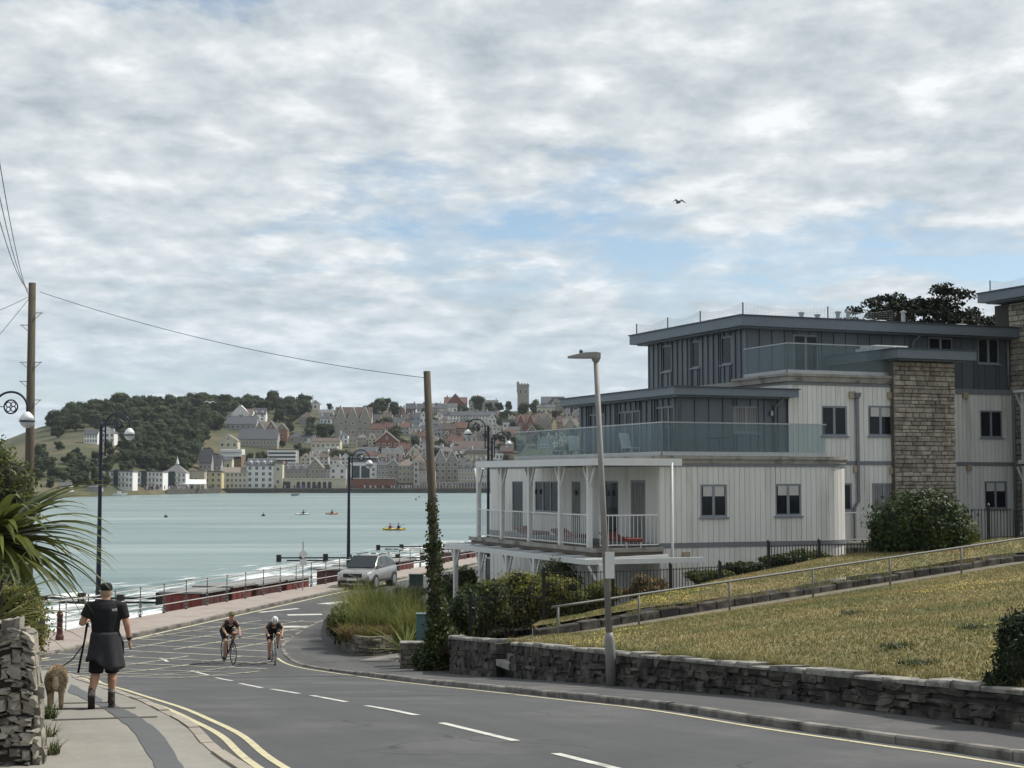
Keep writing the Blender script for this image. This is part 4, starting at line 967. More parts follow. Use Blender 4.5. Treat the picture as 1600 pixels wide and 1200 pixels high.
def swan_lamp(loc, h, side, label, rz=0, r=.46):
    t = thing('street_lamp', label, 'street lamp', loc, rz, 'navy swan neck lamps on the sea front')
    B = MB(); B.lathe([(.17,0),(.17,.5),(.13,.6),(.11,1.1),(.13,1.15),(.1,1.2),(.075,h*.6),(.065,h-.15),(.09,h-.12),(.06,h-.05),(.0,h)], 12); B.build('column', m_navy, t, smooth=False)
    s = side; x0 = .17*s; cx_ = x0+s*r; zt = h-.12
    B = MB(); pts = [(x0, 0, h-1.3), (x0, 0, zt-.1)]+[(cx_-s*r*math.cos(a), 0, zt+r*math.sin(a)*.95) for a in [math.pi*i/14 for i in range(15)]]+[(cx_+s*r, 0, zt-.18)]
    B.tube(pts, .032, 8); B.bar((0,0,h-1.2),(x0,0,h-1.2),.04); B.bar((0,0,h-.35),(x0,0,h-.35),.04); B.build('arm', m_navy, t, smooth=True)
    B = MB(); c = (cx_, 0, zt+.02); B.torus(c, .19, .022, 'y', 20, 6); B.torus((c[0]-.07,0,c[2]+.06), .07, .016, 'y', 12, 5); B.torus((c[0]+.07,0,c[2]-.06), .07, .016, 'y', 12, 5); B.torus((c[0]+.07,0,c[2]+.07), .06, .014, 'y', 12, 5); B.torus((c[0]-.07,0,c[2]-.07), .06, .014, 'y', 12, 5)
    B.bar((x0,0,c[2]),(c[0]-s*.19,0,c[2]),.025); B.build('scroll', m_navy, t)
    g = (cx_+s*r, 0, zt-.36)
    B = MB(); B.lathe([(.05,.24),(.1,.2),(.17,.12),(.205,.0)], 16, g); u = B.build('lamp_hood', m_globe, t, smooth=True)
    B = MB(); B.lathe([(.205,-.005),(.235,-.03),(.205,-.045)], 16, g); B.build('lamp_rim', m_navy, t, smooth=True)
    B = MB(); B.lathe([(.20,-.05),(.17,-.13),(.1,-.2),(0,-.22)], 16, g); B.build('lamp_bowl', m_globe2, t, smooth=True)
    return t
def lampat(px, py_top, Y, side, label, base=2.6):
    q = P(px, py_top, Y); return swan_lamp((q.x, Y, base), q.z-base, side, label)
lampat(158, 659, 58.5, 1, 'navy swan neck lamp on the promenade above the walking man')
lampat(545.5, 712, 83, 1, 'navy swan neck lamp standing behind the silver car')
lampat(763, 664, 82, -1, 'navy swan neck lamp beside the balcony, arm bent to the left')
lampat(768.5, 683, 100, 1, 'navy swan neck lamp beside the balcony, arm bent to the right')
lampat(-18, 630, 43, 1, 'navy swan neck lamp cut off by the left edge')
# grey column lamp by the lawn wall
cb, ct = P(956, 1068, 28.2), P(931, 560, 28.2); cb.z = prect(28.2)-.02; d = ct-cb
m_col = M('grey_painted_column', (.23,.225,.21), .6, .12, 4)
cl = thing('street_lamp', 'leaning grey steel lamp column with flat head by the lawn wall', 'street lamp', cb)
B = MB(); B.tube([Vector((0,0,0)), d*.14, d*.152, d*.165], [.098,.094,.085,.062], 14); B.build('base', m_col, cl, smooth=True)
B = MB(); B.tube([d*.16, d*.6, d], [.062,.055,.046], 12); B.build('column', m_col, cl, smooth=True)
B = MB(); e = d+Vector((0,0,.02)); B.lathe([(.06,-.08),(.085,-.02),(.085,.03),(0,.04)], 10, e); B.build('collar', m_col, cl)
B = MB(); B.loft([[e+Vector((x,w*y,z)) for y, z in ((-1,-.02),(1,-.02),(.8,zz),(-.8,zz))] for x, w, zz in ((.09,.06,.09),(0,.085,.10),(-.2,.10,.09),(-.34,.09,.06),(-.52,.03,.02))]); hd = B.build('lamp_head', m_col, cl, bevel=.01)
B = MB(); B.lathe([(.035,0),(.035,.05),(.02,.07),(0,.075)], 10, e+Vector((-.27,0,.07))); B.build('photocell', m_zseam, cl)
B = MB(); B.box(-.01,-.12,1.52,.16,-.10,2.0); o = B.build('notice', m_white, cl); o.location = (-.11, .0, .45)
# utility cabinets
def cabinet(px, py, Y, w, h, dpt, label, col=(.085,.15,.15)):
    q = P(px, py, Y); t = thing('utility_cabinet', label, 'cabinet', (q.x, Y, q.z)); m = M('cabinet_%d' % px, col, .6, .1, 4)
    B = MB(); B.box(-w/2,0,0,w/2,dpt,h); B.build('body', m, t, bevel=.01); B = MB(); B.box(-w/2-.03,-.03,h,w/2+.03,dpt+.03,h+.05); B.build('lid', m, t, bevel=.01)
    B = MB(); B.box(-w/2+.03,-.012,.05,w/2-.03,-.002,h-.05); B.build('door', m, t)
cabinet(660, 1008, 44.6, .36, .85, .35, 'blue green steel cabinet standing left of the ivy pole')
cabinet(650, 926, 72, .65, .8, .5, 'dark green steel cabinet behind the bed near the parked car', (.03,.05,.042))
# ------------------------------------------------------------------ promenade railing
rl = thing('promenade_railing', 'ornate iron railing with pale tube rails along the promenade edge', 'railing', (XS(59), 59, 2.6)); RO = Vector((XS(59), 59, 2.6))
m_iron = M('grey_iron', (.06,.062,.065), .6, .2, 8); m_tube = M('pale_tube', (.40,.40,.38), .5, .15, 5)
y = 45.2; PY = []
while y < 150: PY.append(y); y += 1.9
pst = MB(); pst.lathe([(.06,0),(.06,.06),(.025,.1),(.022,.5),(.04,.55),(.022,.6),(.02,1.08),(.035,1.1),(.035,1.14),(.0,1.2)], 8)
for s in (-1, 1): pst.torus((0, s*.09, .16), .075, .018, 'x', 12, 5); pst.torus((0, s*.06, .42), .05, .014, 'x', 10, 5)
pm = pst.mesh('post'); pm.materials.append(m_iron)
for y in PY: inst('post', pm, rl, Vector((XS(y)+.15, y, 2.6))-RO, -.25)
for h, r in ((1.08,.026),(.72,.02),(.34,.022)):
    B = MB(); B.tube([Vector((XS(y)+.15, y, 2.6+h))-RO for y in (PY[0], 80, PY[-1])], r, 6); B.build('rail', m_tube, rl)
# red timber beach huts below the railing
hutm = [M('red_board', (.15,.036,.030), .8, .25, 3, stretch=(4,4,.6)), M('dark_red_board', (.075,.028,.026), .8, .25, 3), M('brick_red', (.15,.062,.042), .85, .25, 3)]
m_felt = M('grey_felt_roof', (.20,.20,.195), .9, .15, 2)
y = 68.0; k = 0
while y < 136:
    L_ = random.choice((2.2, 2.6, 3.0)); gap = .5
    if 79 < y < 84 or 96 < y < 104: y += 1.6; continue
    q = Vector((XS(y)-1.9, y+.3, .6)); lab = ('%s red timber hut below the promenade railing, number %s along from the bollard end' % (('bright', 'dark', 'brick')[k % 3], ('one two three four five six seven eight nine ten eleven twelve thirteen fourteen fifteen sixteen seventeen eighteen nineteen twenty twenty-one twenty-two twenty-three twenty-four').split()[k]))
    lab = '%s %s hut below the promenade railing, %s from the near end' % (('bright red', 'dark red', 'brick red')[k % 3], 'timber', ('first second third fourth fifth sixth seventh eighth ninth tenth eleventh twelfth thirteenth fourteenth fifteenth sixteenth seventeenth eighteenth nineteenth twentieth twenty-first twenty-second twenty-third twenty-fourth twenty-fifth').split()[k])
    t = thing('beach_hut', lab, 'hut', q, -math.atan(.26), 'red huts along the beach'); hh = 2.35+random.uniform(-.1,.1)
    B = MB(); B.box(-.9,0,0,.9,L_,hh); B.build('wall', hutm[k % 3], t); B = MB(); B.box(-1.05,-.12,hh,1.05,L_+.12,hh+.08); B.build('roof', m_felt, t)
    for i in range(4): B = MB(); B.box(.9,L_*(i+.08)/4,.1,.925,L_*(i+.92)/4,hh-.05); B.build('plank', hutm[(k+1) % 2], t)
    for i in range(4): B = MB(); B.box(-.9+1.8*(i+.06)/4,-.025,.1,-.9+1.8*(i+.94)/4,0,hh-.05); B.build('plank', hutm[k % 3], t)
    y += L_+gap; k += 1
# timber groynes
m_tim = M('wet_timber', (.022,.019,.017), .7, .3, 4)
def groyne(x0, y0, x1, y1, label):
    t = thing('groyne', label, 'groyne', (x0, y0, 0)); d = Vector((x1-x0, y1-y0, 0)); n = int(d.length/2.4)
    for i in range(n+1):
        p = d*(i/n); h = 1.15-.55*i/n+random.uniform(-.08,.1); B = MB(); B.box(p.x-.22,p.y-.2,-.5,p.x+.22,p.y+.2,h); B.build('pile', m_tim, t)
    for k in range(3):
        B = MB(); B.bar(Vector((0,.0,.7-.25*k)), d*(1.0-.05*k)+Vector((0,0,.38-.25*k)), .1, .13); B.build('plank', m_tim, t)
groyne(-9,94,-30,99,'dark timber groyne running out to sea behind the walking man')
groyne(-6,143,-22.5,149,'dark timber groyne in the surf beyond the silver car')
groyne(1,168,-15,173,'farthest dark timber groyne in the surf left of the ivy pole')
# bollard, steps rail, sign on the promenade
q = G(93, 1000, .1); t = thing('bollard', 'dark red iron bollard on the promenade left of the walking man', 'bollard', q)
m_dred = M('dark_red_iron', (.07,.018,.018), .5, .15, 5)
B = MB(); B.lathe([(.14,0),(.14,.12),(.105,.2),(.09,.75),(.115,.8),(.115,.86),(.085,.9),(.08,.96),(0,1.0)], 12); B.build('shaft', m_dred, t); B = MB(); B.lathe([(.1,.62),(.105,.66),(.1,.7)], 12); B.build('band', m_black, t)
t = thing('steps_railing', 'thin grey tube railing at the beach steps by the bollard', 'railing', (-16.2, 54.5, 2.6))
for h in (1.05,.55): B = MB(); B.tube([(-1.6,1.2,h+.25),(.2,2.2,h-.05),(1.2,3,h-.1)], .022, 6); B.build('rail', m_steel, t)
for x, y, z in ((-1.5,1.2,1.3),(-.1,2.05,1.05),(1.2,3,.95)): B = MB(); B.tube([(x,y,-.6),(x,y,z)], .024, 6); B.build('post', m_steel, t)
q = G(473, 922, .1); t = thing('sign_post', 'thin post with small white sign on the promenade railing', 'sign', q)
B = MB(); B.tube([(0,0,0),(0,0,2.35)], .03, 8); B.build('post', m_steel, t); B = MB(); B.obox((.02,-.04,1.75),(.34,.02,.34),0,0,R(45)); B.build('plate', m_white, t); B = MB(); B.box(-.15,-.05,1.2,.2,-.03,1.5); B.build('plate', m_white, t)
# ------------------------------------------------------------------ near vegetation
L_dark = MLEAF('dark_glossy_leaf', (.018,.035,.010), (.055,.080,.018), 2.0, .05, .2, .55, .5)
L_mid = MLEAF('mid_green_leaf', (.045,.07,.018), (.13,.15,.036), 1.6, .08, .3, .5, .4)
L_yel = MLEAF('yellow_green_leaf', (.10,.115,.026), (.25,.23,.055), 1.8, .08, .35, .55, .4)
L_gras = MLEAF('tall_grass_leaf', (.085,.115,.03), (.21,.225,.075), 1.5, .08, .35, .6, .4)
L_grey = MLEAF('grey_green_leaf', (.10,.12,.075), (.17,.19,.12), 2, .05, .3, .6, .3)
L_palm = MLEAF('strap_leaf', (.045,.062,.014), (.12,.135,.035), .9, .04, .3, .4, .4)
L_dead = MLEAF('dry_leaf', (.16,.11,.05), (.24,.18,.09), 3, .05, .25, .8, .4)
L_conif = MLEAF('conifer_leaf', (.010,.022,.010), (.03,.045,.016), 3, .05, .1, .6, .4)
m_bark = M('bark', (.07,.055,.04), .9, .3, 8, .05, 20)
def shrub(name, label, cat_, base, blobs, n, leaf, mat, aspect=.6, shell=.62, group=None, stems=3, jitter=.7, cutz=True, core=None):
    """leafy shrub: foliage of single leaves through a lumpy volume, plus stems"""
    t = thing(name, label, cat_, base, 0, group); p_, n_ = blobpts(blobs, n, shell)
    if cutz: k = p_[:, 2] > .0; p_, n_ = p_[k], n_[k]
    # clumps and gaps
    k = np.array([noise.noise((q[0]*3.1+base[0], q[1]*3.1, q[2]*3.1)) > -.33 for q in p_]); p_, n_ = p_[k], n_[k]
    link('foliage', leafmesh(name, p_, n_, leaf, aspect, jitter), mat, t)
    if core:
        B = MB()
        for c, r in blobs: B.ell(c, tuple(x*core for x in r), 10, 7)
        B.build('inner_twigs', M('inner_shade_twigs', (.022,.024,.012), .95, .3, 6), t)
    for i in range(stems):
        c = random.choice(blobs)[0]; B = MB(); B.tube([(random.uniform(-.1,.1), random.uniform(-.1,.1), -.1), (c[0]*.5, c[1]*.5, c[2]*.5), c], [.04,.03,.012], 6); B.build('stem', m_bark, t)
    return t
def lump(w, d, h, n, z0=.45, seed=0):
    r = random.Random(seed); out = [((0,0,h*.48), (w*.36, d*.36, h*.48))]
    for i in range(n):
        a = 2*math.pi*i/n+r.uniform(-.3,.3); q = r.uniform(.35,.62); s = r.uniform(.18,.30)
        out.append(((math.cos(a)*w*q*.55, math.sin(a)*d*q*.55, h*r.uniform(.3,.78)), (w*s, d*s, h*r.uniform(.18,.3))))
    return out
q = P(1437, 866, 48.5)
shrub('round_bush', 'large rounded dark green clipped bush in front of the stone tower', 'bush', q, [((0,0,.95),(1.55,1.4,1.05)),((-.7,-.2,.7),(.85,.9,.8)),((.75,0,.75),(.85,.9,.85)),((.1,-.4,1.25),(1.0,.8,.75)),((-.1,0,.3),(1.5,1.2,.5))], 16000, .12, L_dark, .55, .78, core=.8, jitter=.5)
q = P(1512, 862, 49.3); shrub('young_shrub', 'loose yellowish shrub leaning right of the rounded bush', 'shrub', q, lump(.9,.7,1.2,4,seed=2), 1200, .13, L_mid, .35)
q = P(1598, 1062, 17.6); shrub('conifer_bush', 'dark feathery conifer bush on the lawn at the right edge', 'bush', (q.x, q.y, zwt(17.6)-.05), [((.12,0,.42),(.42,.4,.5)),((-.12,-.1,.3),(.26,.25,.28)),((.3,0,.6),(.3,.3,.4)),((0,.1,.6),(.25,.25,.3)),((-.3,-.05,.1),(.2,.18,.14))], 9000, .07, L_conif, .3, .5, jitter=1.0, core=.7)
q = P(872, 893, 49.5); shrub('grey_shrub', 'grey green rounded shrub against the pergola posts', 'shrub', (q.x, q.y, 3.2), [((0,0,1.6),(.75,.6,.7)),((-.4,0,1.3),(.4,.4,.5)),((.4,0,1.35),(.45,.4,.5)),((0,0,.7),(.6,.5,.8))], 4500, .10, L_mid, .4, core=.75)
# hedge mass behind the fence left part: several shrubs one can tell apart
for i, (px, Y, w, zt, mat, lab, leaf) in enumerate([
    (716,43.6,1.25,4.75,L_dark,'dark glossy shrub touching the ivy pole on its right',.12),
    (752,45.5,1.9,5.1,L_mid,'broad mid green shrub behind the low end of the fence',.11),
    (790,46.3,2.1,5.25,L_yel,'yellowish hedge shrub behind the fence below the pergola, left one',.10),
    (835,46.4,2.2,5.32,L_yel,'yellowish hedge shrub behind the fence below the pergola, middle one',.10),
    (868,46.2,1.8,5.2,L_yel,'yellowish hedge shrub behind the fence below the pergola, right one',.10),
    (905,46.2,1.0,4.7,L_mid,'small green shrub behind the fence left of the grey lamp column',.10),
    (940,46.4,1.1,4.95,L_yel,'pale green feathery shrub behind the fence by the grey lamp column',.09),
    (1012,46.6,1.5,5.05,L_dead,'shrub with rusty red brown leaves behind the fence',.09),
    (1112,47.3,1.4,5.2,L_mid,'low green shrub behind the fence below the first boarded window',.09),
    (1160,47.8,1.5,5.42,L_dark,'low dark shrub behind the fence under the white corner wall',.10),
    (1225,48.6,1.5,5.62,L_dark,'low dark shrub behind the tall fence left half',.10),
    (1272,49.0,1.5,5.78,L_mid,'low dark green shrub behind the tall fence right half',.10)]):
    x = kx(px)*Y; fz = interp(x, [(p[0], p[2]) for p in FL]); base = (x, Y+.55, min(fz-.3, zt-.7) if px < 1000 else fz-.35); h = zt-base[2]
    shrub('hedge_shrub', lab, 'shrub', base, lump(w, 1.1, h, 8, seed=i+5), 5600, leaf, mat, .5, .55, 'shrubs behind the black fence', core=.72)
for i, (px, Y, zt) in enumerate(((728,60,4.6),(712,63,4.2),(778,57,4.3))):
    x = kx(px)*Y; shrub('garden_shrub', ('tall olive shrub under the pergola end post','olive shrub left of the pergola end post','small olive shrub between the pergola posts')[i], 'shrub', (x, Y, 2.5), lump(1.7,1.5,zt-2.4,6,seed=40+i), 2500, .13, L_mid, .5, group='shrubs under the pergola', core=.7)
def tuft(name, label, base, n, h, w, spread, mat, lean=.5, group=None, cat_='grass clump', seg=3, droop=.5):
    t = thing(name, label, cat_, base, 0, group); a = RNG.random(n)*2*np.pi; r = spread*np.sqrt(RNG.random(n)); p_ = np.stack([np.cos(a)*r, np.sin(a)*r, np.zeros(n)], 1)
    tag(link('blades', quadmesh(name, blades(p_, h, w, lean, seg=seg, droop=droop)), mat, t), kind='stuff')
    B = MB(); sr = min(spread, .12 if h < .3 else .5); B.lathe([(sr*.9,-.05),(sr*.6,.02 if h < .3 else .06),(0,.03 if h < .3 else .1)], 8); B.build('crown', m_soil, t); return t
# tall ornamental grasses in the planting bed
spots = [(552,50.2,1.15),(566,51.5,1.35),(578,50.0,1.2),(590,52.5,1.4),(600,50.4,1.15),(560,54.5,1.45),(575,56,1.55),(612,51.5,1.3),(622,50.2,1.0),(632,52.5,1.35),(648,51.5,1.3),(598,55.5,1.4),(641,55,1.3),(655,49.0,1.1)]
ords = 'first second third fourth fifth sixth seventh eighth ninth tenth eleventh twelfth thirteenth fourteenth fifteenth sixteenth seventeenth eighteenth nineteenth twentieth'.split()
order = sorted(range(len(spots)), key=lambda i: spots[i][0])
for i, (px, Y, h) in enumerate(spots):
    tuft('ornamental_grass', 'tall pale green grass clump in the corner planting bed, %s from the left' % ords[order.index(i)], (kx(px)*Y, Y, 2.92), 420, h*(.8+.35*random.random()), .03, .45, (L_gras, L_yel, L_gras, L_mid)[i % 4], .8, 'grass clumps in the planting bed')
for i, (px, Y, w, h, mat, lab) in enumerate([(527,50.2,.95,1.0,L_mid,'low green bush spilling over the left end of the bed wall'),(540,52.5,1.1,1.05,L_mid,'low green bush behind the left end of the bed wall'),(548,49.0,.9,.7,L_yel,'low yellowish bush above the front of the bed wall'),(607,58,1.8,1.05,L_grey,'grey purple lavender bush at the back of the bed'),(640,60,1.6,1.2,L_grey,'grey purple lavender bush at the back of the bed beside the green cabinet')]):
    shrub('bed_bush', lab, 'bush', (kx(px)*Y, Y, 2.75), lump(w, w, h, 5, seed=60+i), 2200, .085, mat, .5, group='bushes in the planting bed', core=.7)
for i, (px, Y) in enumerate(((560,48.6),(580,48.4),(600,48.5),(618,48.6),(548,48.9))):
    tuft('low_plant', 'low straw coloured plant along the bed wall edge, %s from the left' % ords[(1,2,3,4,0)[i]], (kx(px)*Y, Y, 2.98), 260, .5, .028, .38, (L_dead, L_yel)[i % 2], 1.0, 'low plants along the bed wall', 'plant')
# spiky plant beside the cabinet
def strap_plant(name, label, base, n, L, w, mat, up=(.1, 1.2), group=None, az=(0, 2*math.pi), droop=.9, trunk=0, cat_='plant', seed=3, seg=7, fold=.25):
    r = random.Random(seed); t = thing(name, label, cat_, base, 0, group)
    if trunk: B = MB(); B.tube([(0,0,-.3),(.03,0,trunk*.5),(0,0,trunk)], [.11,.10,.09], 10); B.build('trunk', m_bark, t)
    V = []
    lobjs = []
    for i in range(n):
        a = r.uniform(*az); el = r.uniform(*up); l = L*r.uniform(.7,1.1); d = Vector((math.cos(a)*math.cos(el), math.sin(a)*math.cos(el), math.sin(el))); side = Vector((-math.sin(a), math.cos(a), 0))
        p = Vector((0,0,trunk)); B = MB(); ww = w*r.uniform(.8,1.15); tw = r.uniform(-.5,.5)
        for k in range(seg+1):
            s = k/seg; wd_ = ww*(.35+1.1*s if s < .35 else .735*(1-(s-.35)/.65)**.75+.02); q = (side*math.cos(tw*s)+Vector((0,0,1))*math.sin(tw*s)); nn = d.cross(side)
            B.v += [(p-q*wd_)[:], (p-nn*wd_*fold)[:], (p+q*wd_)[:]]
            d = (d+Vector((0,0,-1))*droop*s/seg*1.6).normalized(); p = p+d*(l/seg)
        for k in range(seg):
            for j in (0, 1): x = 3*k+j; B.f.append((x, x+1, x+4, x+3))
        B.build('leaf', mat, t, smooth=True, fixn=False)
    return t
strap_plant('spiky_plant', 'spiky strap leaved plant with pale tips left of the blue green cabinet', (kx(636)*46.6, 46.6, 2.85), 46, 1.35, .042, L_gras, (.12,1.1), droop=.2, cat_='plant')
# left: palm-like cordyline, yellow-green bush, dark shrub
cp = P(-12, 860, 16.6)
strap_plant('cordyline_palm', 'big palm like plant with long drooping strap leaves at the left edge', (cp.x, cp.y, 5.6), 92, 1.4, .078, L_palm, (-.5,.8), az=(-1.5,1.2), droop=1.25, trunk=1.75, cat_='palm', seg=9)
strap_plant('cordyline_palm', 'lower strap leaved plant with pale arching leaves over the rubble wall', (P(-25,1000,14.6).x, 14.6, 6.0), 26, 1.0, .05, MLEAF('pale_strap_leaf', (.10,.12,.03), (.26,.25,.10), .9, .04, .3, .4, .4), (.0,1.3), az=(-1.7,1.3), droop=1.5, trunk=.55, cat_='palm', seed=8, seg=9)
q = P(35, 1050, 18.3); shrub('yellow_bush', 'yellow green small leaved bush behind the rubble wall', 'bush', (q.x, q.y, 5.2), [((.05,0,1.05),(.28,.35,.42)),((-.2,0,1.05),(.3,.4,.5)),((-.12,0,.45),(.22,.3,.5)),((-.5,0,.9),(.4,.4,.7)),((.0,-.1,1.3),(.23,.25,.25))], 11000, .05, L_yel, .5, .6, core=.75)
q = P(15, 790, 22); shrub('climbing_shrub', 'dark green shrub rising behind the palm at the left edge', 'shrub', (q.x, q.y, 5.0), [((0,0,2.9),(.40,.5,.5)),((-.3,0,3.3),(.35,.4,.35)),((.1,0,2.4),(.35,.4,.6)),((-.5,0,2.6),(.5,.5,.9)),((-.2,0,1.6),(.5,.5,1.0)),((-.3,0,.7),(.45,.5,.8))], 9000, .08, L_mid, .4, .5, core=.7)
q = P(35, 930, 20); shrub('dark_shrub', 'dark shrub with few pink flowers between palm and yellow bush', 'shrub', (q.x-.1, q.y, 5.0), [((0,0,1.3),(.3,.3,.45)),((-.3,0,1.4),(.35,.4,.6)),((0,0,.6),(.3,.3,.6))], 3000, .08, L_dark, .5, .5, core=.75)
# weeds along wall feet
for i, (px, py, dz, n, h) in enumerate(((78,1122,.12,60,.22),(77,1150,.12,40,.15),(80,1178,.12,50,.16))):
    g_ = G(px, py, dz); tuft('weed_tuft', ('green weed tuft at the foot of the rubble wall beside the dog','middle weed tuft at the foot of the rubble wall','nearest weed tuft at the foot of the rubble wall')[i], (g_.x, g_.y, g_.z), n, h, .016, .08, L_mid, .9, 'weeds on the left pavement', 'weed', 2)
# dark pine behind the building
def pine(loc, label):
    t = thing('pine_tree', label, 'tree', loc); B = MB(); B.tube([(0,0,0),(.2,0,6),(.1,0,10)], [.4,.3,.15], 8); B.build('trunk', m_bark, t); r = random.Random(5); blobs = []
    for i in range(85):
        x = r.uniform(-4.3,4.3); zt = 12.5-.075*x*x-(.5 if x > 2 else 0); z = zt-r.uniform(.1,2.0); blobs.append(((x, r.uniform(-2.5,2.5), z), (r.uniform(.5,.95), .7, r.uniform(.2,.4))))
    for c, _ in blobs[::4]: B = MB(); B.tube([(.1,0,8.6),(c[0]*.5,c[1]*.5,(c[2]+9)/2),c], [.12,.07,.03], 5); B.build('limb', m_bark, t)
    p_, n_ = blobpts(blobs, 15000, .2); link('crown', leafmesh('pine_crown', p_, n_, .22, .55, 1.0), MLEAF('pine_leaf', (.008,.013,.007), (.022,.028,.012), .8, 0, .08, .7, .5), t)
pt_ = P(1438, 455, 84); pine((pt_.x, pt_.y, pt_.z-12.5), 'dark flat topped pine behind the zinc roof')

for i, (px, py, lab) in enumerate(((1508,982,'dark green weed clump on the lawn, left of the conifer bush'),(1408,1014,'dark green weed clump in the middle of the lawn'),(1424,1034,'dark green weed clump on the lawn just above the wall'),(1330,960,'dark green weed clump high on the lawn'))):
    best = min(LB.v, key=lambda v: abs((v[0]/v[1])-kx(px))*3+abs((v[2]-CAMZ)/v[1]-ray(px, py).z/ray(px, py).y)*6 if v[1] > 5 else 9); tuft('weed_clump', lab, best, 160, .10, .022, .32, L_dark, 1.2, 'weed clumps on the lawn', 'weed', 2)
# ------------------------------------------------------------------ far shore: hill, town, woods
SH = [(-200,560),(0,600),(100,655),(200,742),(280,805),(350,862),(700,875),(1800,880)]
RG = [(-300,690),(0,690),(55,668),(75,664),(100,655),(130,649),(200,641),(300,634),(420,634),(480,640),(530,641),(560,638),(600,638),(650,645),(700,642),(760,643),(860,641),(960,642),(1100,652),(1800,665)]
YR = [(-300,1050),(150,1060),(300,1180),(450,1260),(1800,1270)]
def terr(x, y):
    px = 800+F*x/y*1.0019; ys, yr = interp(px, SH), interp(px, YR); zr_ = CAMZ+(748-interp(px, RG))/F*yr
    s = (y-ys-22)/(yr-ys-22)
    if s < 0: return 2.4 if y > ys else -2+.0*(y)
    if s > 1: return zr_-min(25, (y-yr)*.06)
    return 2.4+(zr_-2.4)*(s**.92)
m_hill = M('far_fields', (.105,.090,.048), .95, .3, .05, col2=(.052,.06,.028), c2=(.40,.55), c2scale=.016)
def hill():
    b = MB(); pxs = list(range(-500, 2100, 20)); ts = [-.02, .0, .001, .03, .06, .1, .16, .24, .34, .45, .57, .7, .84, 1.0, 1.25, 2.0]
    for px in pxs:
        ys, yr = interp(px, SH), interp(px, YR)
        for t in ts: y = ys+(yr-ys)*t; x = kx(px)*y; b.v.append((x, y, terr(x, y)-.3))
    n = len(ts)
    for i in range(len(pxs)-1):
        for j in range(n-1): k = i*n+j; b.f.append((k, k+n, k+n+1, k+1))
    struct(b.build('hillside', m_hill, smooth=True))
hill()
def hit(px, py):
    """where the line of sight through a base pixel meets the far slope"""
    d = ray(px, py); y = interp(px, SH)+8
    while y < 1260:
        x = d.x/d.y*y; z = CAMZ+d.z/d.y*y
        if terr(x, y) >= z: break
        y += 2
    x = d.x/d.y*y; return Vector((x, y, terr(x, y)))
WALL = {'white': (.72,.72,.70), 'cream': (.52,.49,.37), 'yellow': (.50,.42,.23), 'stone': (.30,.28,.24), 'grey': (.30,.30,.29), 'brick': (.20,.095,.07), 'brown': (.20,.14,.10), 'blue': (.28,.34,.41), 'pale': (.50,.485,.45), 'buff': (.36,.31,.24), 'orange': (.27,.15,.10)}
ROOF = {'slate': (.085,.09,.10), 'grey': (.15,.15,.15), 'red': (.125,.068,.052), 'brown': (.105,.082,.07), 'tile': (.18,.085,.058), 'stone': (.20,.175,.145), 'white': (.55,.55,.53)}
def wm(c): return M('wall_'+c, WALL[c], .85, .12, .5, rnd=.08)
def rm(c): return M('roof_'+c, ROOF[c], .8, .18, .6, rnd=.12)
m_wfar = M('far_window', (.03,.035,.04), .15, .3, .3); m_wtrim = M('far_trim', (.66,.66,.63), .8)
winmesh = {}
def far_window(parent, x, y, z, w, h, trim=True):
    key = (round(w, 1), round(h, 1))
    if key not in winmesh:
        B = MB(); w_, h_ = key[0]/2, key[1]/2; B.add([(-w_,-.03,-h_),(w_,-.03,-h_),(w_,-.03,h_),(-w_,-.03,h_),(-w_,.1,-h_),(w_,.1,-h_),(w_,.1,h_),(-w_,.1,h_)], [(0,1,2,3),(0,4,5,1),(1,5,6,2),(2,6,7,3),(3,7,4,0)])
        t = .2; B.box(-w_-t,-.1,-h_-t,w_+t,.02,-h_); B.box(-w_-t,-.08,h_,w_+t,.02,h_+t); B.box(-w_-t,-.08,-h_,-w_,.02,h_); B.box(w_,-.08,-h_,w_+t,.02,h_); B.box(-.06,-.06,-h_,.06,-.02,h_)
        me = B.mesh('far_window'); me.materials.append(m_wfar); me.materials.append(m_wtrim)
        for i, p in enumerate(me.polygons): p.material_index = 0 if i < 5 else 1
        winmesh[key] = me
    return inst('window', winmesh[key], parent, (x, y, z))
HN = [0]
ROWN = {}
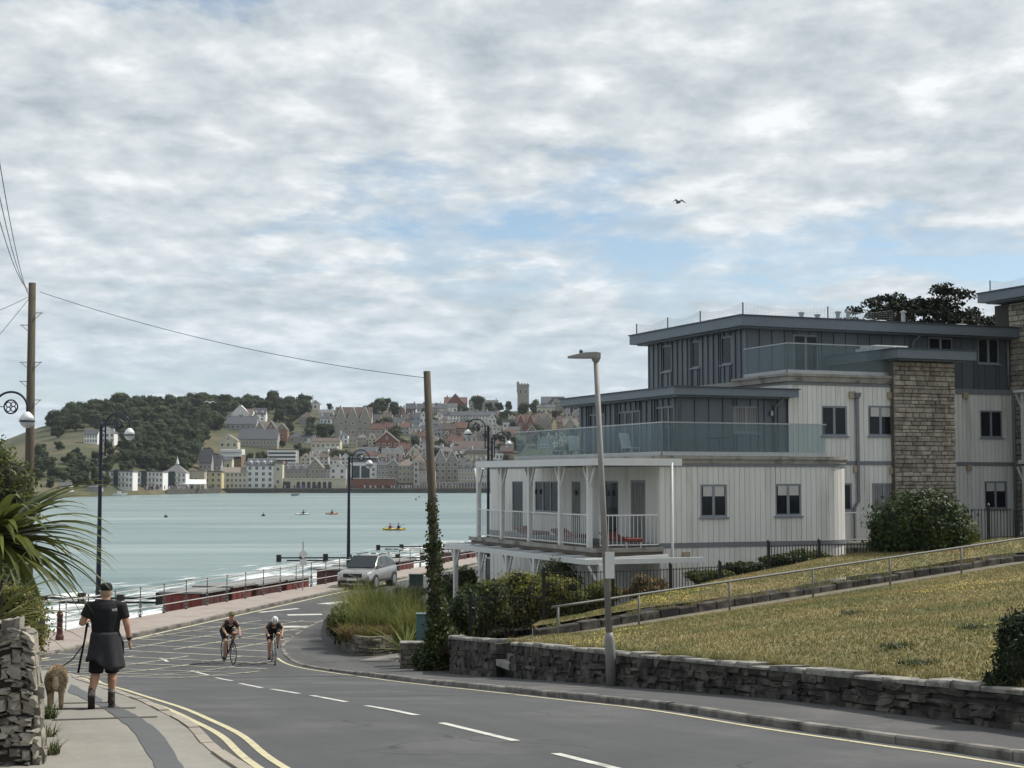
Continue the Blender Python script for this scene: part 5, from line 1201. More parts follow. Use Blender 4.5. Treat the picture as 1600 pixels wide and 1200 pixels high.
def house(x0, x1, yb, ye, yr, kind='gs', wall='pale', roof='slate', label=None, nx=None, ny=None, chim=1, depth=None, rz=0, cat_='house', name='house', group='houses of the town across the bay', dorm=0, gables=0, wins=True):
    """a far building measured in photo pixels: x0..x1, base, eaves, ridge"""
    cx_ = (x0+x1)/2; p = hit(cx_, yb); k = p.y/F; w = (x1-x0)*k; h = (yb-ye)*k; rh = max(0, (ye-yr)*k); d = depth or max(7, min(14, w*.8))
    t = thing(name, label, cat_, (p.x, p.y, p.z), rz, group); B = MB(); lo = -4
    WM, RM = wm(wall), rm(roof); o_ = .35
    B.box(-w/2, 0, lo, w/2, d, h); 
    if kind == 'gf': B.add([(-w/2,0,h),(w/2,0,h),(0,0,h+rh),(-w/2,d,h),(w/2,d,h),(0,d,h+rh)], [(0,1,2),(5,4,3),(0,2,5,3),(2,1,4,5)])
    if kind == 'gs': B.add([(-w/2,0,h),(-w/2,d,h),(-w/2,d/2,h+rh),(w/2,0,h),(w/2,d,h),(w/2,d/2,h+rh)], [(0,1,2),(5,4,3),(0,2,5,3),(2,1,4,5)])
    B.build('wall', WM, t)
    B = MB(); th = .3
    if kind == 'gf':
        for s in (-1, 1): B.add([(0,-o_,h+rh+.1),(s*(w/2+o_),-o_,h-o_*rh/(w/2)+.1),(s*(w/2+o_),d+o_,h-o_*rh/(w/2)+.1),(0,d+o_,h+rh+.1),(0,-o_,h+rh+.1+th),(s*(w/2+o_),-o_,h+.1),(s*(w/2+o_),d+o_,h+.1),(0,d+o_,h+rh+.1+th)], [(4,5,6,7),(0,1,5,4),(1,2,6,5),(2,3,7,6)])
    elif kind == 'gs':
        for s in (-1, 1): y0 = d/2+s*(d/2+o_); B.add([(-w/2-o_,d/2,h+rh+.2),(w/2+o_,d/2,h+rh+.2),(w/2+o_,y0,h-.05),(-w/2-o_,y0,h-.05),(-w/2-o_,d/2,h+rh-.05),(w/2+o_,d/2,h+rh-.05),(w/2+o_,y0,h-.25),(-w/2-o_,y0,h-.25)], [(0,1,2,3),(2,3,7,6),(0,3,7,4),(1,2,6,5)])
    elif kind == 'hip':
        a = max(0, w/2-d/2)*.8; B.add([(-w/2-o_,-o_,h),(w/2+o_,-o_,h),(w/2+o_,d+o_,h),(-w/2-o_,d+o_,h),(-a,d/2,h+rh),(a,d/2,h+rh)], [(0,1,5,4),(1,2,5),(2,3,4,5),(3,0,4)])
    else:
        B.box(-w/2-.4,-.4,h,w/2+.4,d+.3,h+max(.35, rh))
    rf = B.build('roof', RM, t)
    for c in range(chim):
        x = (-.38+.76*(c/(max(1, chim-1)) if chim > 1 else random.choice((0, 1))))*w; cz = h+rh*(.55 if kind in ('gf', 'hip') else .9); C = MB(); C.box(x-.45, d*.45, cz-1.2, x+.45, d*.45+.9, cz+1.9); C.box(x-.25,d*.45+.1,cz+1.9,x-.02,d*.45+.4,cz+2.3); C.box(x+.05,d*.45+.1,cz+1.9,x+.28,d*.45+.4,cz+2.3); C.build('chimney', wm('brick' if wall in ('brick', 'stone', 'orange') else wall), rf)
    if wins and h > 2.2 and nx != 0:
        nx_ = nx if nx is not None else max(1, int(w/3.3)); ny_ = ny if ny is not None else max(1, int(h/3.1)); sw = w/nx_; sh = h/ny_
        for i in range(nx_):
            for j in range(ny_): far_window(t, -w/2+sw*(i+.5), 0, sh*(j+.55), min(1.5, sw*.45), min(1.9, sh*.55))
        if kind == 'gf' and rh > 2.5: far_window(t, 0, 0, h+rh*.35, 1.0, 1.3)
    for i in range(dorm):
        x = -w/2+w*(i+.5)/dorm; D = MB(); z0 = h+rh*.12; D.box(x-.9, d*.1, z0, x+.9, d*.4, z0+1.5); D.add([(x-1.1,d*.08,z0+1.5),(x+1.1,d*.08,z0+1.5),(x,d*.08,z0+2.3),(x-1.1,d*.42,z0+1.5),(x+1.1,d*.42,z0+1.5),(x,d*.42,z0+2.3)], [(0,1,2),(0,2,5,3),(2,1,4,5)]); D.build('dormer', WM, rf); far_window(rf, x, d*.1, z0+.8, .9, 1.1)
    for i in range(gables):
        x = -w/2+w*(i+.5)/gables; gw = w/gables*.42; D = MB(); D.add([(x-gw,-.6,h-.2),(x+gw,-.6,h-.2),(x,-.6,h+rh*.8+gw*.5),(x-gw,d/2,h-.2),(x+gw,d/2,h-.2),(x,d/2,h+rh*.8+gw*.5)], [(0,1,2),(0,2,5,3),(2,1,4,5),(0,3,4,1)]); D.box(x-gw*.9,-.6,0,x+gw*.9,0.05,h-.2); D.build('gable', WM, t)
        D = MB(); zt = h+rh*.8+gw*.5
        for s in (-1, 1): D.bar((x, -.75, zt+.12), (x+s*(gw+.3), -.75, h-.45), .22, .3)
        D.build('bargeboard', m_wtrim, t); far_window(t, x, -.6, h*.78, min(1.6, gw), 1.6); far_window(t, x, -.6, h*.35, min(1.6, gw), 1.6)
    if kind == 'gf':
        D = MB()
        for s in (-1, 1): D.bar((0, -.42, h+rh+.15), (s*(w/2+.35), -.42, h-.3), .16, .42)
        D.build('bargeboard', m_wtrim, t)
    HN[0] += 1; return t
H = house
ap_m = dict(cat_='apartments', name='apartment_block', chim=0)
# waterfront, left to right
H(166,207,764,738,736,'flat','white','grey','white three storey waterfront block with flat roof, leftmost of the modern row',7,3,**ap_m)
H(208,254,764,738,736,'flat','white','grey','white three storey waterfront block with flat roof, middle of the modern row',8,3,**ap_m)
H(256,290,764,740,727,'hip','white','grey','white waterfront block with pyramid roof and finial at the modern row end',5,3,**ap_m)
H(294,319,766,738,737,'flat','buff','stone','plain buff waterfront block with one small window',1,1,chim=0)
H(319,346,766,740,738,'flat','yellow','stone','yellow waterfront house between buff and cream neighbours',3,3,chim=0)
H(346,385,766,741,733,'gs','cream','stone','pale cream classical waterfront house with low gable',6,3,chim=1,gables=0)
H(385,427,767,731,720,'gs','white','slate','white four storey waterfront house with slate roof and four dormers',4,4,chim=0,dorm=4)
H(427,441,767,728,724,'flat','cream','stone','narrow bright cream block right of the dormered white house',1,2,chim=0)
H(441,478,752,734,726,'gs','stone','slate','grey stone terrace with dormers above the arched sea wall',6,2,chim=1,dorm=3)
H(478,506,752,733,717,'gf','stone','stone','big stone gable house above the arched sea wall',4,2,chim=0)
H(506,515,752,733,731,'flat','grey','slate','narrow glazed link between stone gable and white gable',2,2,chim=0)
H(514,541,752,732,722,'gf','white','grey','white gable house at the end of the arched sea wall',2,2,chim=0)
H(548,589,750,723,719,'flat','white','grey','white modern villa with two tall dark glass bays',0,0,chim=0)
H(590,607,752,728,722,'gs','stone','slate','stone and blue house right of the glass villa',3,3,chim=1)
H(607,622,752,726,718,'gf','stone','slate','grey stone gable house in the middle waterfront',2,3,chim=1)
H(622,648,754,728,718,'hip','buff','stone','buff hotel with hipped roof left of the ivy pole',4,3,chim=1)
H(646,662,758,722,710,'hip','pale','stone','pale turreted house just left of the ivy pole',2,4,chim=0)
H(679,697,762,722,702,'gf','stone','stone','tall stone gable of the sea front terrace, left one',2,4,chim=1)
H(697,716,762,722,704,'gf','stone','brown','tall stone gable of the sea front terrace, right one',2,4,chim=1)
H(655,680,764,736,724,'gs','buff','brown','brick shop terrace behind the ivy pole',5,3,chim=2,dorm=2)
H(716,748,764,732,722,'gs','buff','slate','brick and cream shop terrace near the balcony',7,3,chim=2,dorm=3)
H(748,775,764,728,719,'gs','pale','slate','pale shop terrace half hidden by the balcony posts',6,3,chim=2)
# second tier
H(342,371,716,689,680,'gf','cream','stone','cream gabled house above the brown balcony block',3,2,chim=0)
H(345,377,731,711,702,'flat','brown','white','brown block with white balcony bands above the yellow house',0,0,chim=0)
H(338,362,738,720,714,'gs','cream','slate','cream cottage below the brown balcony block',2,1,chim=0)
H(311,330,738,724,703,'gs','grey','slate','house under a big grey slate roof on the hill road, left one',3,1,chim=1)
H(326,345,738,727,712,'gs','grey','slate','house under a big grey slate roof on the hill road, right one',3,1,chim=2)
H(419,462,727,703,702,'flat','grey','slate','flats with four white balcony bands on the hillside',0,0,chim=0)
H(372,433,699,687,671,'gs','stone','slate','long stone schoolhouse with slate roof',11,1,chim=0)
H(352,400,672,663,650,'gs','grey','slate','dark slate roofed range below the white villa',6,1,chim=3)
H(398,413,684,672,659,'gf','stone','slate','slate hall with dark gable beside the brick church',1,1,chim=0)
H(414,432,690,672,658,'gf','orange','slate','orange brick gable church hall, left one',1,1,chim=0)
H(431,449,690,672,662,'gf','orange','slate','orange brick gable church hall, right one',1,1,chim=0)
H(357,394,658,648,639,'gs','white','brown','white villa on the hill with brown roof, left wing',4,2,chim=0,gables=1)
H(394,415,658,648,638,'gs','white','slate','white villa on the hill, right wing with dormers',2,2,chim=0,dorm=2)
H(450,476,691,684,675,'hip','stone','slate','low dark slate bungalow right of the brick halls',2,1,chim=0)
H(473,492,692,684,679,'gs','white','slate','small white cottage with tall chimneys on the hill',2,1,chim=2)
H(486,531,704,690,684,'gs','cream','brown','long cream cottage row on the hill',6,1,chim=0)
H(491,512,716,706,702,'flat','brown','white','brown shed with white fascia, left one',2,1,chim=0)
H(508,526,712,701,697,'flat','brown','white','brown shed with white fascia, right one',2,1,chim=0)
H(467,490,663,654,644,'hip','grey','brown','grey brown hip roofed house below the wood',3,1,chim=0)
H(485,500,640,631,625,'gf','white','grey','white gable house on the ridge beside the wood',1,1,chim=0)
H(499,520,655,645,640,'gs','pale','grey','pale house with white roof on the ridge',3,1,chim=1)
H(523,580,686,655,636,'gs','stone','brown','great stone Victorian terrace with two pointed gables',8,3,chim=2,gables=3)
H(575,592,668,657,648,'gs','white','slate','small white house right of the great stone terrace',2,1,chim=1)
H(580,602,690,671,662,'gs','stone','red','stone villa with tall chimneys above the red brick house',3,2,chim=2)
H(586,623,703,690,675,'gf','brick','brown','red brick house with big white trimmed gable',4,1,chim=0)
H(594,614,676,668,660,'gs','brick','red','red roofed house behind the brick gable',3,1,chim=2)
H(560,590,720,707,699,'gs','stone','slate','stone coach house above the glass villa',4,1,chim=0)
H(568,582,712,704,697,'hip','stone','tile','small house with round orange tile roof',1,1,chim=0)
H(596,630,722,709,701,'gs','pale','slate','pale terrace with two gables above the waterfront',5,1,chim=1,gables=2)
H(625,640,712,702,692,'gs','brick','red','red brick house left of the ivy pole, lower one',3,1,chim=2)
H(636,655,722,710,700,'gf','cream','tile','cream and orange gable house left of the ivy pole',2,1,chim=1)
H(632,644,672,655,648,'gs','brown','brown','tall brown house high left of the ivy pole',2,3,chim=1)
H(643,656,673,652,645,'gs','blue','slate','pale blue house high left of the ivy pole',2,3,chim=1)
H(655,668,673,653,643,'gf','white','slate','white gable house behind the ivy pole top',2,2,chim=1)
H(677,697,662,652,646,'gf','white','slate','white house with dark slanted roof right of the ivy pole',2,1,chim=0)
H(677,697,672,662,660,'gs','buff','slate','buff cottage below the white slanted roof house',2,1,chim=0)
H(694,729,640,628,618,'gs','brick','red','red roofed villa on the skyline right of the ivy pole',5,1,chim=1,gables=1)
H(684,714,646,636,630,'gs','white','slate','white house row below the skyline villa',5,1,chim=1)
H(733,756,643,633,625,'gs','cream','slate','cream gabled terrace on the ridge, left half',5,2,chim=2,gables=3)
H(755,778,643,633,625,'gs','pale','slate','cream gabled terrace on the ridge, right half',4,2,chim=2,gables=3)
for i, x in enumerate((688,703,718,733,748,763)):
    H(x,x+15,659,649,643,'gs',('pale','white','grey','pale','white','stone')[i],'slate','terraced house with white bays below the ridge, %s from the left' % ords[i],3,2,chim=1)
H(763,775,672,656,646,'gf','white','slate','tall white end house of the bay windowed terrace',2,3,chim=0)
H(690,712,682,671,661,'gs','brown','brown','brown roofed house in the middle slope, left one',3,1,chim=1)
H(711,731,680,669,660,'gs','brown','red','brown roofed house in the middle slope, right one',3,1,chim=1)
H(700,722,700,690,681,'gs','brick','red','dark red roofed house behind the swan neck lamp',3,1,chim=2)
H(722,745,692,683,676,'gs','pale','brown','pale house with brown roof beside the swan neck lamp',3,1,chim=1)
H(706,760,708,700,689,'gs','stone','brown','long low slate roofed range behind the swan neck lamp',8,1,chim=0)
H(728,762,722,709,704,'flat','buff','stone','flat roofed buff house above the shop terrace',5,1,chim=1)
H(745,768,690,678,670,'gf','stone','slate','stone gable house right of the swan neck lamp',2,1,chim=1)
H(768,786,722,708,702,'gs','white','slate','white cottage above the shop terrace near the balcony',3,1,chim=1)
H(782,802,722,706,697,'gs','brick','brown','red brick house left of the glass balustrade',3,1,chim=1)
H(786,806,672,660,655,'flat','white','grey','white cube house among the trees',3,1,chim=0)
H(794,812,684,672,667,'gs','pale','slate','pale house below the white cube house',3,1,chim=0)
H(806,836,678,661,648,'gs','brick','red','red brick villa with pointed gables, left one',4,2,chim=2,gables=2)
H(836,862,672,655,646,'gs','stone','brown','stone villa with white gables right of the brick villa',4,2,chim=2,gables=2)
H(822,840,692,676,665,'gf','brick','red','red roofed gable house just above the glass balustrade',2,1,chim=1)
H(870,884,674,660,650,'gs','orange','brown','orange brick house near the zinc block',2,1,chim=2)
H(880,902,680,666,655,'gs','stone','stone','stone house with white gables near the zinc block',3,1,chim=0,gables=1)
H(839,867,650,637,632,'gs','cream','slate','cream house with two tall chimneys below the chapel',4,1,chim=2)
H(846,882,640,629,618,'gs','stone','slate','long grey chapel roof on the skyline',5,1,chim=0)
H(864,880,632,613,612,'flat','stone','slate','square stone chapel tower with dark cap on the skyline',1,1,chim=0,name='chapel_tower',cat_='tower',group=None)
# white farmhouse on the left hill
H(131,152,693,679,671,'gs','white','slate','white farmhouse on the left hill, left wing',5,2,chim=0)
H(150,178,693,677,668,'gf','white','slate','white farmhouse on the left hill, gabled right wing with chimney',4,2,chim=2)
H(178,191,690,680,676,'gs','pale','slate','small pale outbuilding right of the farmhouse',2,1,chim=0)
H(92,108,766,760,755,'gs','pale','slate','low pale boathouse on the far left beach, left one',2,1,chim=0)
H(135,155,768,762,758,'hip','grey','slate','low grey boathouse on the far left beach, right one',2,1,chim=0)
# fill: further small houses packed on the slope
rr = random.Random(21); fill = []
for row, (yb, xa, xb) in enumerate(((650,620,690),(666,598,640),(682,625,690),(690,640,700),(700,655,705),(712,640,690),(735,660,745),(738,600,660),(664,776,800),(655,880,930),(690,770,806),(704,770,800),(698,840,900),(724,545,600),(740,668,760),(696,530,590),(664,500,524),(672,640,692),(728,470,545),(716,690,745),(676,728,770),(730,620,680))):
    x = xa
    while x < xb:
        w = rr.uniform(11,19); fill.append((row, x, x+w, yb+rr.uniform(-3,3), rr)); x += w+rr.uniform(-1,3)
for n, (row, x0, x1, yb, _) in enumerate(fill):
    kind = rr.choice(('gs','gs','gf','hip')); wl = rr.choice(('pale','stone','white','white','buff','brick','cream','grey','white','cream')); rf = rr.choice(('slate','brown','red','grey','slate','brown')); hh = rr.uniform(8,13)
    k = sum(1 for f in fill[:n] if f[0] == row)
    near = ('high ridge row left of the ivy pole','upper slope row left of the ivy pole','middle slope row behind the ivy pole','slope row crossing the ivy pole','lower middle row at the ivy pole','low row behind the ivy pole','row above the sea front shops','row above the middle waterfront','top row among the trees by the ridge terrace','ridge row beside the zinc block','slope row left of the glass balustrade','low slope row left of the glass balustrade','slope row above the glass balustrade','row above the glass villa','second row above the sea front shops','row below the great stone terrace','row left of the great stone terrace','upper row crossing the ivy pole','row above the arched sea wall','row behind the swan neck lamp','row right of the swan neck lamp','low row left of the ivy pole')[row]
    H(x0, x1, yb, yb-hh, yb-hh-rr.uniform(5,9), kind, wl, rf, '%s house with %s roof, %s in %s' % ({'pale':'pale','stone':'stone','white':'white','buff':'buff','brick':'red brick','cream':'cream','grey':'grey'}[wl], {'slate':'slate','brown':'brown','red':'red','grey':'grey'}[rf], ords[k], near), max(2, int((x1-x0)/5)), 2 if hh > 10 else 1, chim=rr.choice((1,1,2)))
# special parts: glass bays, balcony bands, arches, finial
def partbox(t, name, mat, x0, y0, z0, x1, y1, z1): B = MB(); B.box(x0,y0,z0,x1,y1,z1); return B.build(name, mat, t)
def find(lbl): return [o for o in bpy.data.objects if o.get('label', '').startswith(lbl)][0]
def wid(x0, x1, yb): return (x1-x0)*hit((x0+x1)/2, yb).y/F
t = find('white modern villa'); w_ = wid(548,589,750)
m_dglass = M('dark_teal_glass', (.03,.05,.055), .12, .3, .3)
for a, c in ((.05,.34),(.4,.72)): partbox(t, 'glass_bay', m_dglass, -w_/2+w_*a, -.15, .8, -w_/2+w_*c, .2, 8.2)
partbox(t, 'penthouse', m_dglass, -w_*.45, 1, 10.4, w_*.45, 7, 13); partbox(t, 'penthouse_roof', m_wtrim, -w_*.5, .5, 13, w_*.5, 7.5, 13.5); partbox(t, 'mast_wall', wm('white'), -w_*.15, .2, 10, -w_*.08, 3, 14.5)
for z in (3, 6): far_window(t, w_*.36, 0, z, 1.3, 1.6)
for lbl, x0, x1, yb, n in (('flats with four',419,462,727,4),('brown block with white',345,377,731,2)):
    t = find(lbl); w_ = wid(x0, x1, yb); hh = (727-703)*hit(440,727).y/F
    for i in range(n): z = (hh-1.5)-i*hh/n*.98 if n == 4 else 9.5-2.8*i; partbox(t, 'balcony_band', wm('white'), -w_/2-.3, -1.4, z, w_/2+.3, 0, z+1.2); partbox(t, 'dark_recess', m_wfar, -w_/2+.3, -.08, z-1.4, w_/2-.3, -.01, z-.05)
for lbl, x0, x1, flip in (('white three storey waterfront block with flat roof, leftmost',166,207,0),('white three storey waterfront block with flat roof, middle',208,254,0),('white waterfront block',256,290,1)):
    t = find(lbl); w_ = wid(x0, x1, 764)
    for a, c in (((.28,.45),(.0,.06)) if not flip else ((.05,.5),)): partbox(t, 'glazed_bay', m_dglass, -w_/2+w_*a, -.8, 1, -w_/2+w_*c, .1, 9.0)
    for z in (3.2, 6.0): partbox(t, 'balcony', m_wtrim, -w_/2+w_*.5, -1.2, z, -w_/2+w_*.75, 0, z+.25)
    if flip: B = MB(); B.lathe([(1.0,0),(.7,1.5),(.2,3),(0,5)], 8, (0, 6, 13)); B.build('finial', m_wtrim, t)
# church tower
p = hit(817.5, 640); k = p.y/F
t = thing('church_tower', 'square stone church tower with corner turret on the skyline', 'tower', p); w_ = 18*k; h_ = 40*k
partbox(t, 'shaft', wm('stone'), -w_/2,0,-5,w_/2,w_,h_); partbox(t, 'parapet', wm('stone'), -w_/2-.4,-.4,h_,w_/2+.4,w_+.4,h_+.8); partbox(t, 'turret', wm('stone'), -w_/2-.6,-.6,h_-6,-w_/2+1.4,1.4,h_+3)
for i in range(4): partbox(t, 'merlon', wm('stone'), -w_/2+w_*(i+.2)/4,-.4,h_+.8,-w_/2+w_*(i+.75)/4,.4,h_+1.7)
for x in (-2, 2): far_window(t, x, 0, h_*.75, 1.5, 3.5)
# arched sea wall below the town, red terrace wall, quay
p = hit(490, 767.5); w_ = 100*p.y/F; t = thing('arched_wall', 'pale cream sea wall with a row of dark arches', 'wall', p); partbox(t, 'wall', wm('cream'), -w_/2,0,-2,w_/2,2,5.4); partbox(t, 'parapet', wm('cream'), -w_/2-.3,-.4,5.4,w_/2+.3,2.4,6.0)
for i in range(7):
    x = -w_/2+w_*(.26+.082*i); B = MB(); B.box(x-1.0,-.12,.3,x+1.0,.1,3.0); B.lathe([(1.0,0),(1.0,.01)], 16); B2 = MB(); B2.add([(x-1.0,-.12,.3),(x+1.0,-.12,.3)]+[(x+math.cos(a)*1.0,-.12,3.0+math.sin(a)) for a in [math.pi*q/8 for q in range(9)]], [tuple(range(11))]); B2.build('arch', m_wfar, t)
partbox(t, 'opening', m_wfar, -w_/2+1,-.12,0,-w_/2+5,.1,4)
p = hit(582, 767.5); w_ = 72*p.y/F; t = thing('terrace_wall', 'red brown brick terrace wall below the glass villa', 'wall', p); partbox(t, 'wall', wm('brick'), -w_/2,0,-2,w_/2,2,5.6); partbox(t, 'coping', wm('pale'), -w_/2-.3,-.3,5.6,w_/2+.3,2.2,6.1)
m_quay = M('dark_quay_stone', (.075,.07,.062), .9, .3, .3)
t = thing('quay_wall', 'long dark stone quay wall along the far shore', 'quay wall', (kx(520)*862, 862, 0)); B = MB(); q0 = Vector((kx(520)*862, 862, 0))
qp = [(262,789),(300,818),(350,860),(450,866),(600,869),(760,872),(900,872)]
for px, y in qp: b0 = Vector((kx(px)*y, y, 0))-q0; B.v += [(b0+Vector((0,-3,-1)))[:], (b0+Vector((0,-3,2.6)))[:], (b0+Vector((0,25,2.7)))[:]]
for i in range(len(qp)-1):
    for k in (0, 1): B.f.append((3*i+k, 3*i+3+k, 3*i+4+k, 3*i+k+1))
B.build('wall', m_quay, t)
# shop canopies along the front, white awning of the restaurant
p = hit(307, 765); t = thing('restaurant_awning', 'white restaurant awning on the quay below the buff block', 'awning', (p.x, p.y-9, p.z)); w_ = 44*p.y/F
B = MB(); B.add([(-w_/2,-3,2.9),(w_/2,-3,2.9),(w_/2*.8,3,5.2),(-w_/2*.8,3,5.2),(-w_/2,-3,2.4),(w_/2,-3,2.4)], [(0,1,2,3),(4,5,1,0)]); B.build('canopy', wm('white'), t)
for i in range(6): partbox(t, 'pole', m_wtrim, -w_/2+w_*i/5-.1,-2.9,0,-w_/2+w_*i/5+.1,-2.7,2.6)
for i, (a, c) in enumerate(((655,682),(682,716),(716,748),(748,776))):
    p = hit((a+c)/2, 765); w_ = (c-a)*p.y/F; t = thing('shop_front', '%s pale shop front canopy on the sea front terrace' % ('leftmost','second','third','rightmost')[i], 'shop front', (p.x, p.y-3.5, p.z), 0, 'shop fronts across the bay'); partbox(t, 'canopy', wm('grey'), -w_/2,0,3.2,w_/2,3,3.6)
    for j in range(7): partbox(t, 'pillar', wm('pale'), -w_/2+w_*j/7,0,-1,-w_/2+w_*j/7+.5,.4,3.2)
# crowd on the far quay: too small to count
rp_ = np.random.default_rng(4); vs = []
B = MB()
for i in range(420):
    px = rp_.choice([rp_.uniform(225,345), rp_.uniform(580,660), rp_.uniform(345,700)]); y = interp(px, SH)+rp_.uniform(4,20); x = kx(px)*y; z = 2.7; h = rp_.uniform(1.4,1.8); w = .28
    B.loft([[(x-w,y-.15,z),(x+w,y-.15,z),(x+w,y+.15,z),(x-w,y+.15,z)],[(x-w*1.2,y-.15,z+h*.75),(x+w*1.2,y-.15,z+h*.75),(x+w*1.2,y+.15,z+h*.75),(x-w*1.2,y+.15,z+h*.75)],[(x-.1,y-.1,z+h),(x+.1,y-.1,z+h),(x+.1,y+.1,z+h),(x-.1,y+.1,z+h)]])
def crowdmat():
    m = bpy.data.materials.new('crowd_clothes'); m.use_nodes = True; t = m.node_tree; g = N(t, 'ShaderNodeNewGeometry'); c = ramp(t, g.outputs['Random Per Island'], [(0,(.5,.5,.48)),(.25,(.03,.03,.05)),(.45,(.3,.12,.08)),(.6,(.08,.13,.25)),(.8,(.35,.3,.22)),(.95,(.6,.6,.58))], 'CONSTANT'); t.links.new(c, t.nodes['Principled BSDF'].inputs['Base Color']); return m
tag(B.build('distant_crowd', crowdmat()), 'distant crowd of people on the far quay', 'crowd', kind='stuff')
# boats at the far left beach
def boat(px, py, L, hullc, label, cabin=True):
    Y = CAMZ*F/(py-748); x = kx(px)*Y; t = thing('motor_boat', label, 'boat', (x, Y, .1), random.uniform(-.3,.3), 'boats moored off the far beach'); B = MB(); rings = []
    for s, w, z0, z1 in ((0,1.0,.0,1.0),(.3,1.15,-.2,1.0),(.6,1.0,-.2,1.1),(.85,.5,0,1.3),(1,.05,.7,1.5)): X = (s-.5)*L; rings.append([(X,-w*.6,z0),(X,-w,z1),(X,w,z1),(X,w*.6,z0)])
    B.loft(rings); B.build('hull', hullc, t)
    if cabin: B = MB(); B.loft([[(-L*.2,-.8,1.0),(L*.12,-.7,1.0),(L*.12,.7,1.0),(-L*.2,.8,1.0)],[(-L*.18,-.7,2.1),(L*.04,-.6,2.1),(L*.04,.6,2.1),(-L*.18,.7,2.1)]]); B.build('cabin', wm('white'), t); partbox(t, 'windscreen', m_wfar, L*.05,-.6,1.35,L*.11,.6,1.9)
boat(188,775,6.5,wm('white'),'small white motor boat floating nearest off the far left beach'); boat(212,771.5,7,wm('cream'),'cream motor boat at the far left beach edge'); boat(172,770,8,wm('blue'),'pale blue boat drawn up on the far left beach'); boat(146,772.5,5,wm('white'),'small white boat at the far left beach, leftmost'); boat(238,770.8,7,wm('brown'),'brown work boat at the quay end',False); boat(462,774.8,4,wm('grey'),'tiny grey dinghy off the arched wall',False)
# ------------------------------------------------------------------ far trees
L_far = [MLEAF('far_leaf_a', (.022,.038,.014), (.055,.074,.027), .12, .22, .12, .7, .35), MLEAF('far_leaf_b', (.028,.042,.014), (.068,.082,.028), .12, .22, .12, .7, .35)]
TM = []
for v in range(7):
    r = random.Random(100+v); bl = []
    for i in range(13):
        a = r.uniform(0, 2*math.pi); q = r.uniform(.0,.62); bl.append(((math.cos(a)*q*4.6, math.sin(a)*q*4.6, 4.3+r.uniform(-3.4,3.2)*(1-q*.45)), (r.uniform(1.3,2.3),)*2+(r.uniform(1.3,2.2),)))
    bl.append(((0,0,4.2),(3.0,3.0,3.6))); p_, n_ = blobpts(bl, 1900, .62); me = leafmesh('far_crown', p_, n_, .72, .8, .45); me.materials.append(L_far[v % 2])
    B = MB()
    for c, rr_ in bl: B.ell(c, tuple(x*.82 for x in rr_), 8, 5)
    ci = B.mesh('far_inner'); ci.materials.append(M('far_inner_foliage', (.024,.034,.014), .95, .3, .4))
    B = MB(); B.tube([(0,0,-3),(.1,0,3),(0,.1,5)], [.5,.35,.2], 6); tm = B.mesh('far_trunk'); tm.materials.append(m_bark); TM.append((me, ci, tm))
TN = [0]
def ftree(px, py, s, label, group, sx=1.0, sz=1.0, v=None):
    p = hit(px, py); v = TN[0] % 7 if v is None else v; TN[0] += 1; s = s*p.y/F/10.0    # s: crown height in photo pixels
    t = thing('tree', label, 'tree', p, random.uniform(0, 6.28), group); t.scale = (s*sx, s*sx, s*sz)
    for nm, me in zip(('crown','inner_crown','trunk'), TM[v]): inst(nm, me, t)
    return t
WOODL = 'dark green broadleaf tree in the wood covering the left hill'
rw = random.Random(9); spots = []; tries = 0
while tries < 5000 and len(spots) < 118:
    tries += 1; px = rw.uniform(84,478); py = rw.uniform(640,735)
    ridge = interp(px, RG); lim = interp(px, [(80,690),(125,672),(170,672),(195,700),(210,735),(300,735),(318,690),(340,668),(355,655),(420,655),(440,662),(470,660)])
    if not (ridge+2 < py < lim): continue
    if any(((px-a)/15.5)**2+((py-b_)/7)**2 < 1 for a, b_, _ in spots): continue
    spots.append((px, py, rw.uniform(27,39)))
for px in range(80, 480, 17):
    spots.append((px, interp(px, RG)+3, rw.uniform(16,25)+(6 if 100 < px < 330 else 0)))
for px, py, s in spots: ftree(px, py, s, WOODL, 'trees of the wood on the left hill', rw.uniform(.9,1.25), rw.uniform(.8,1.05))
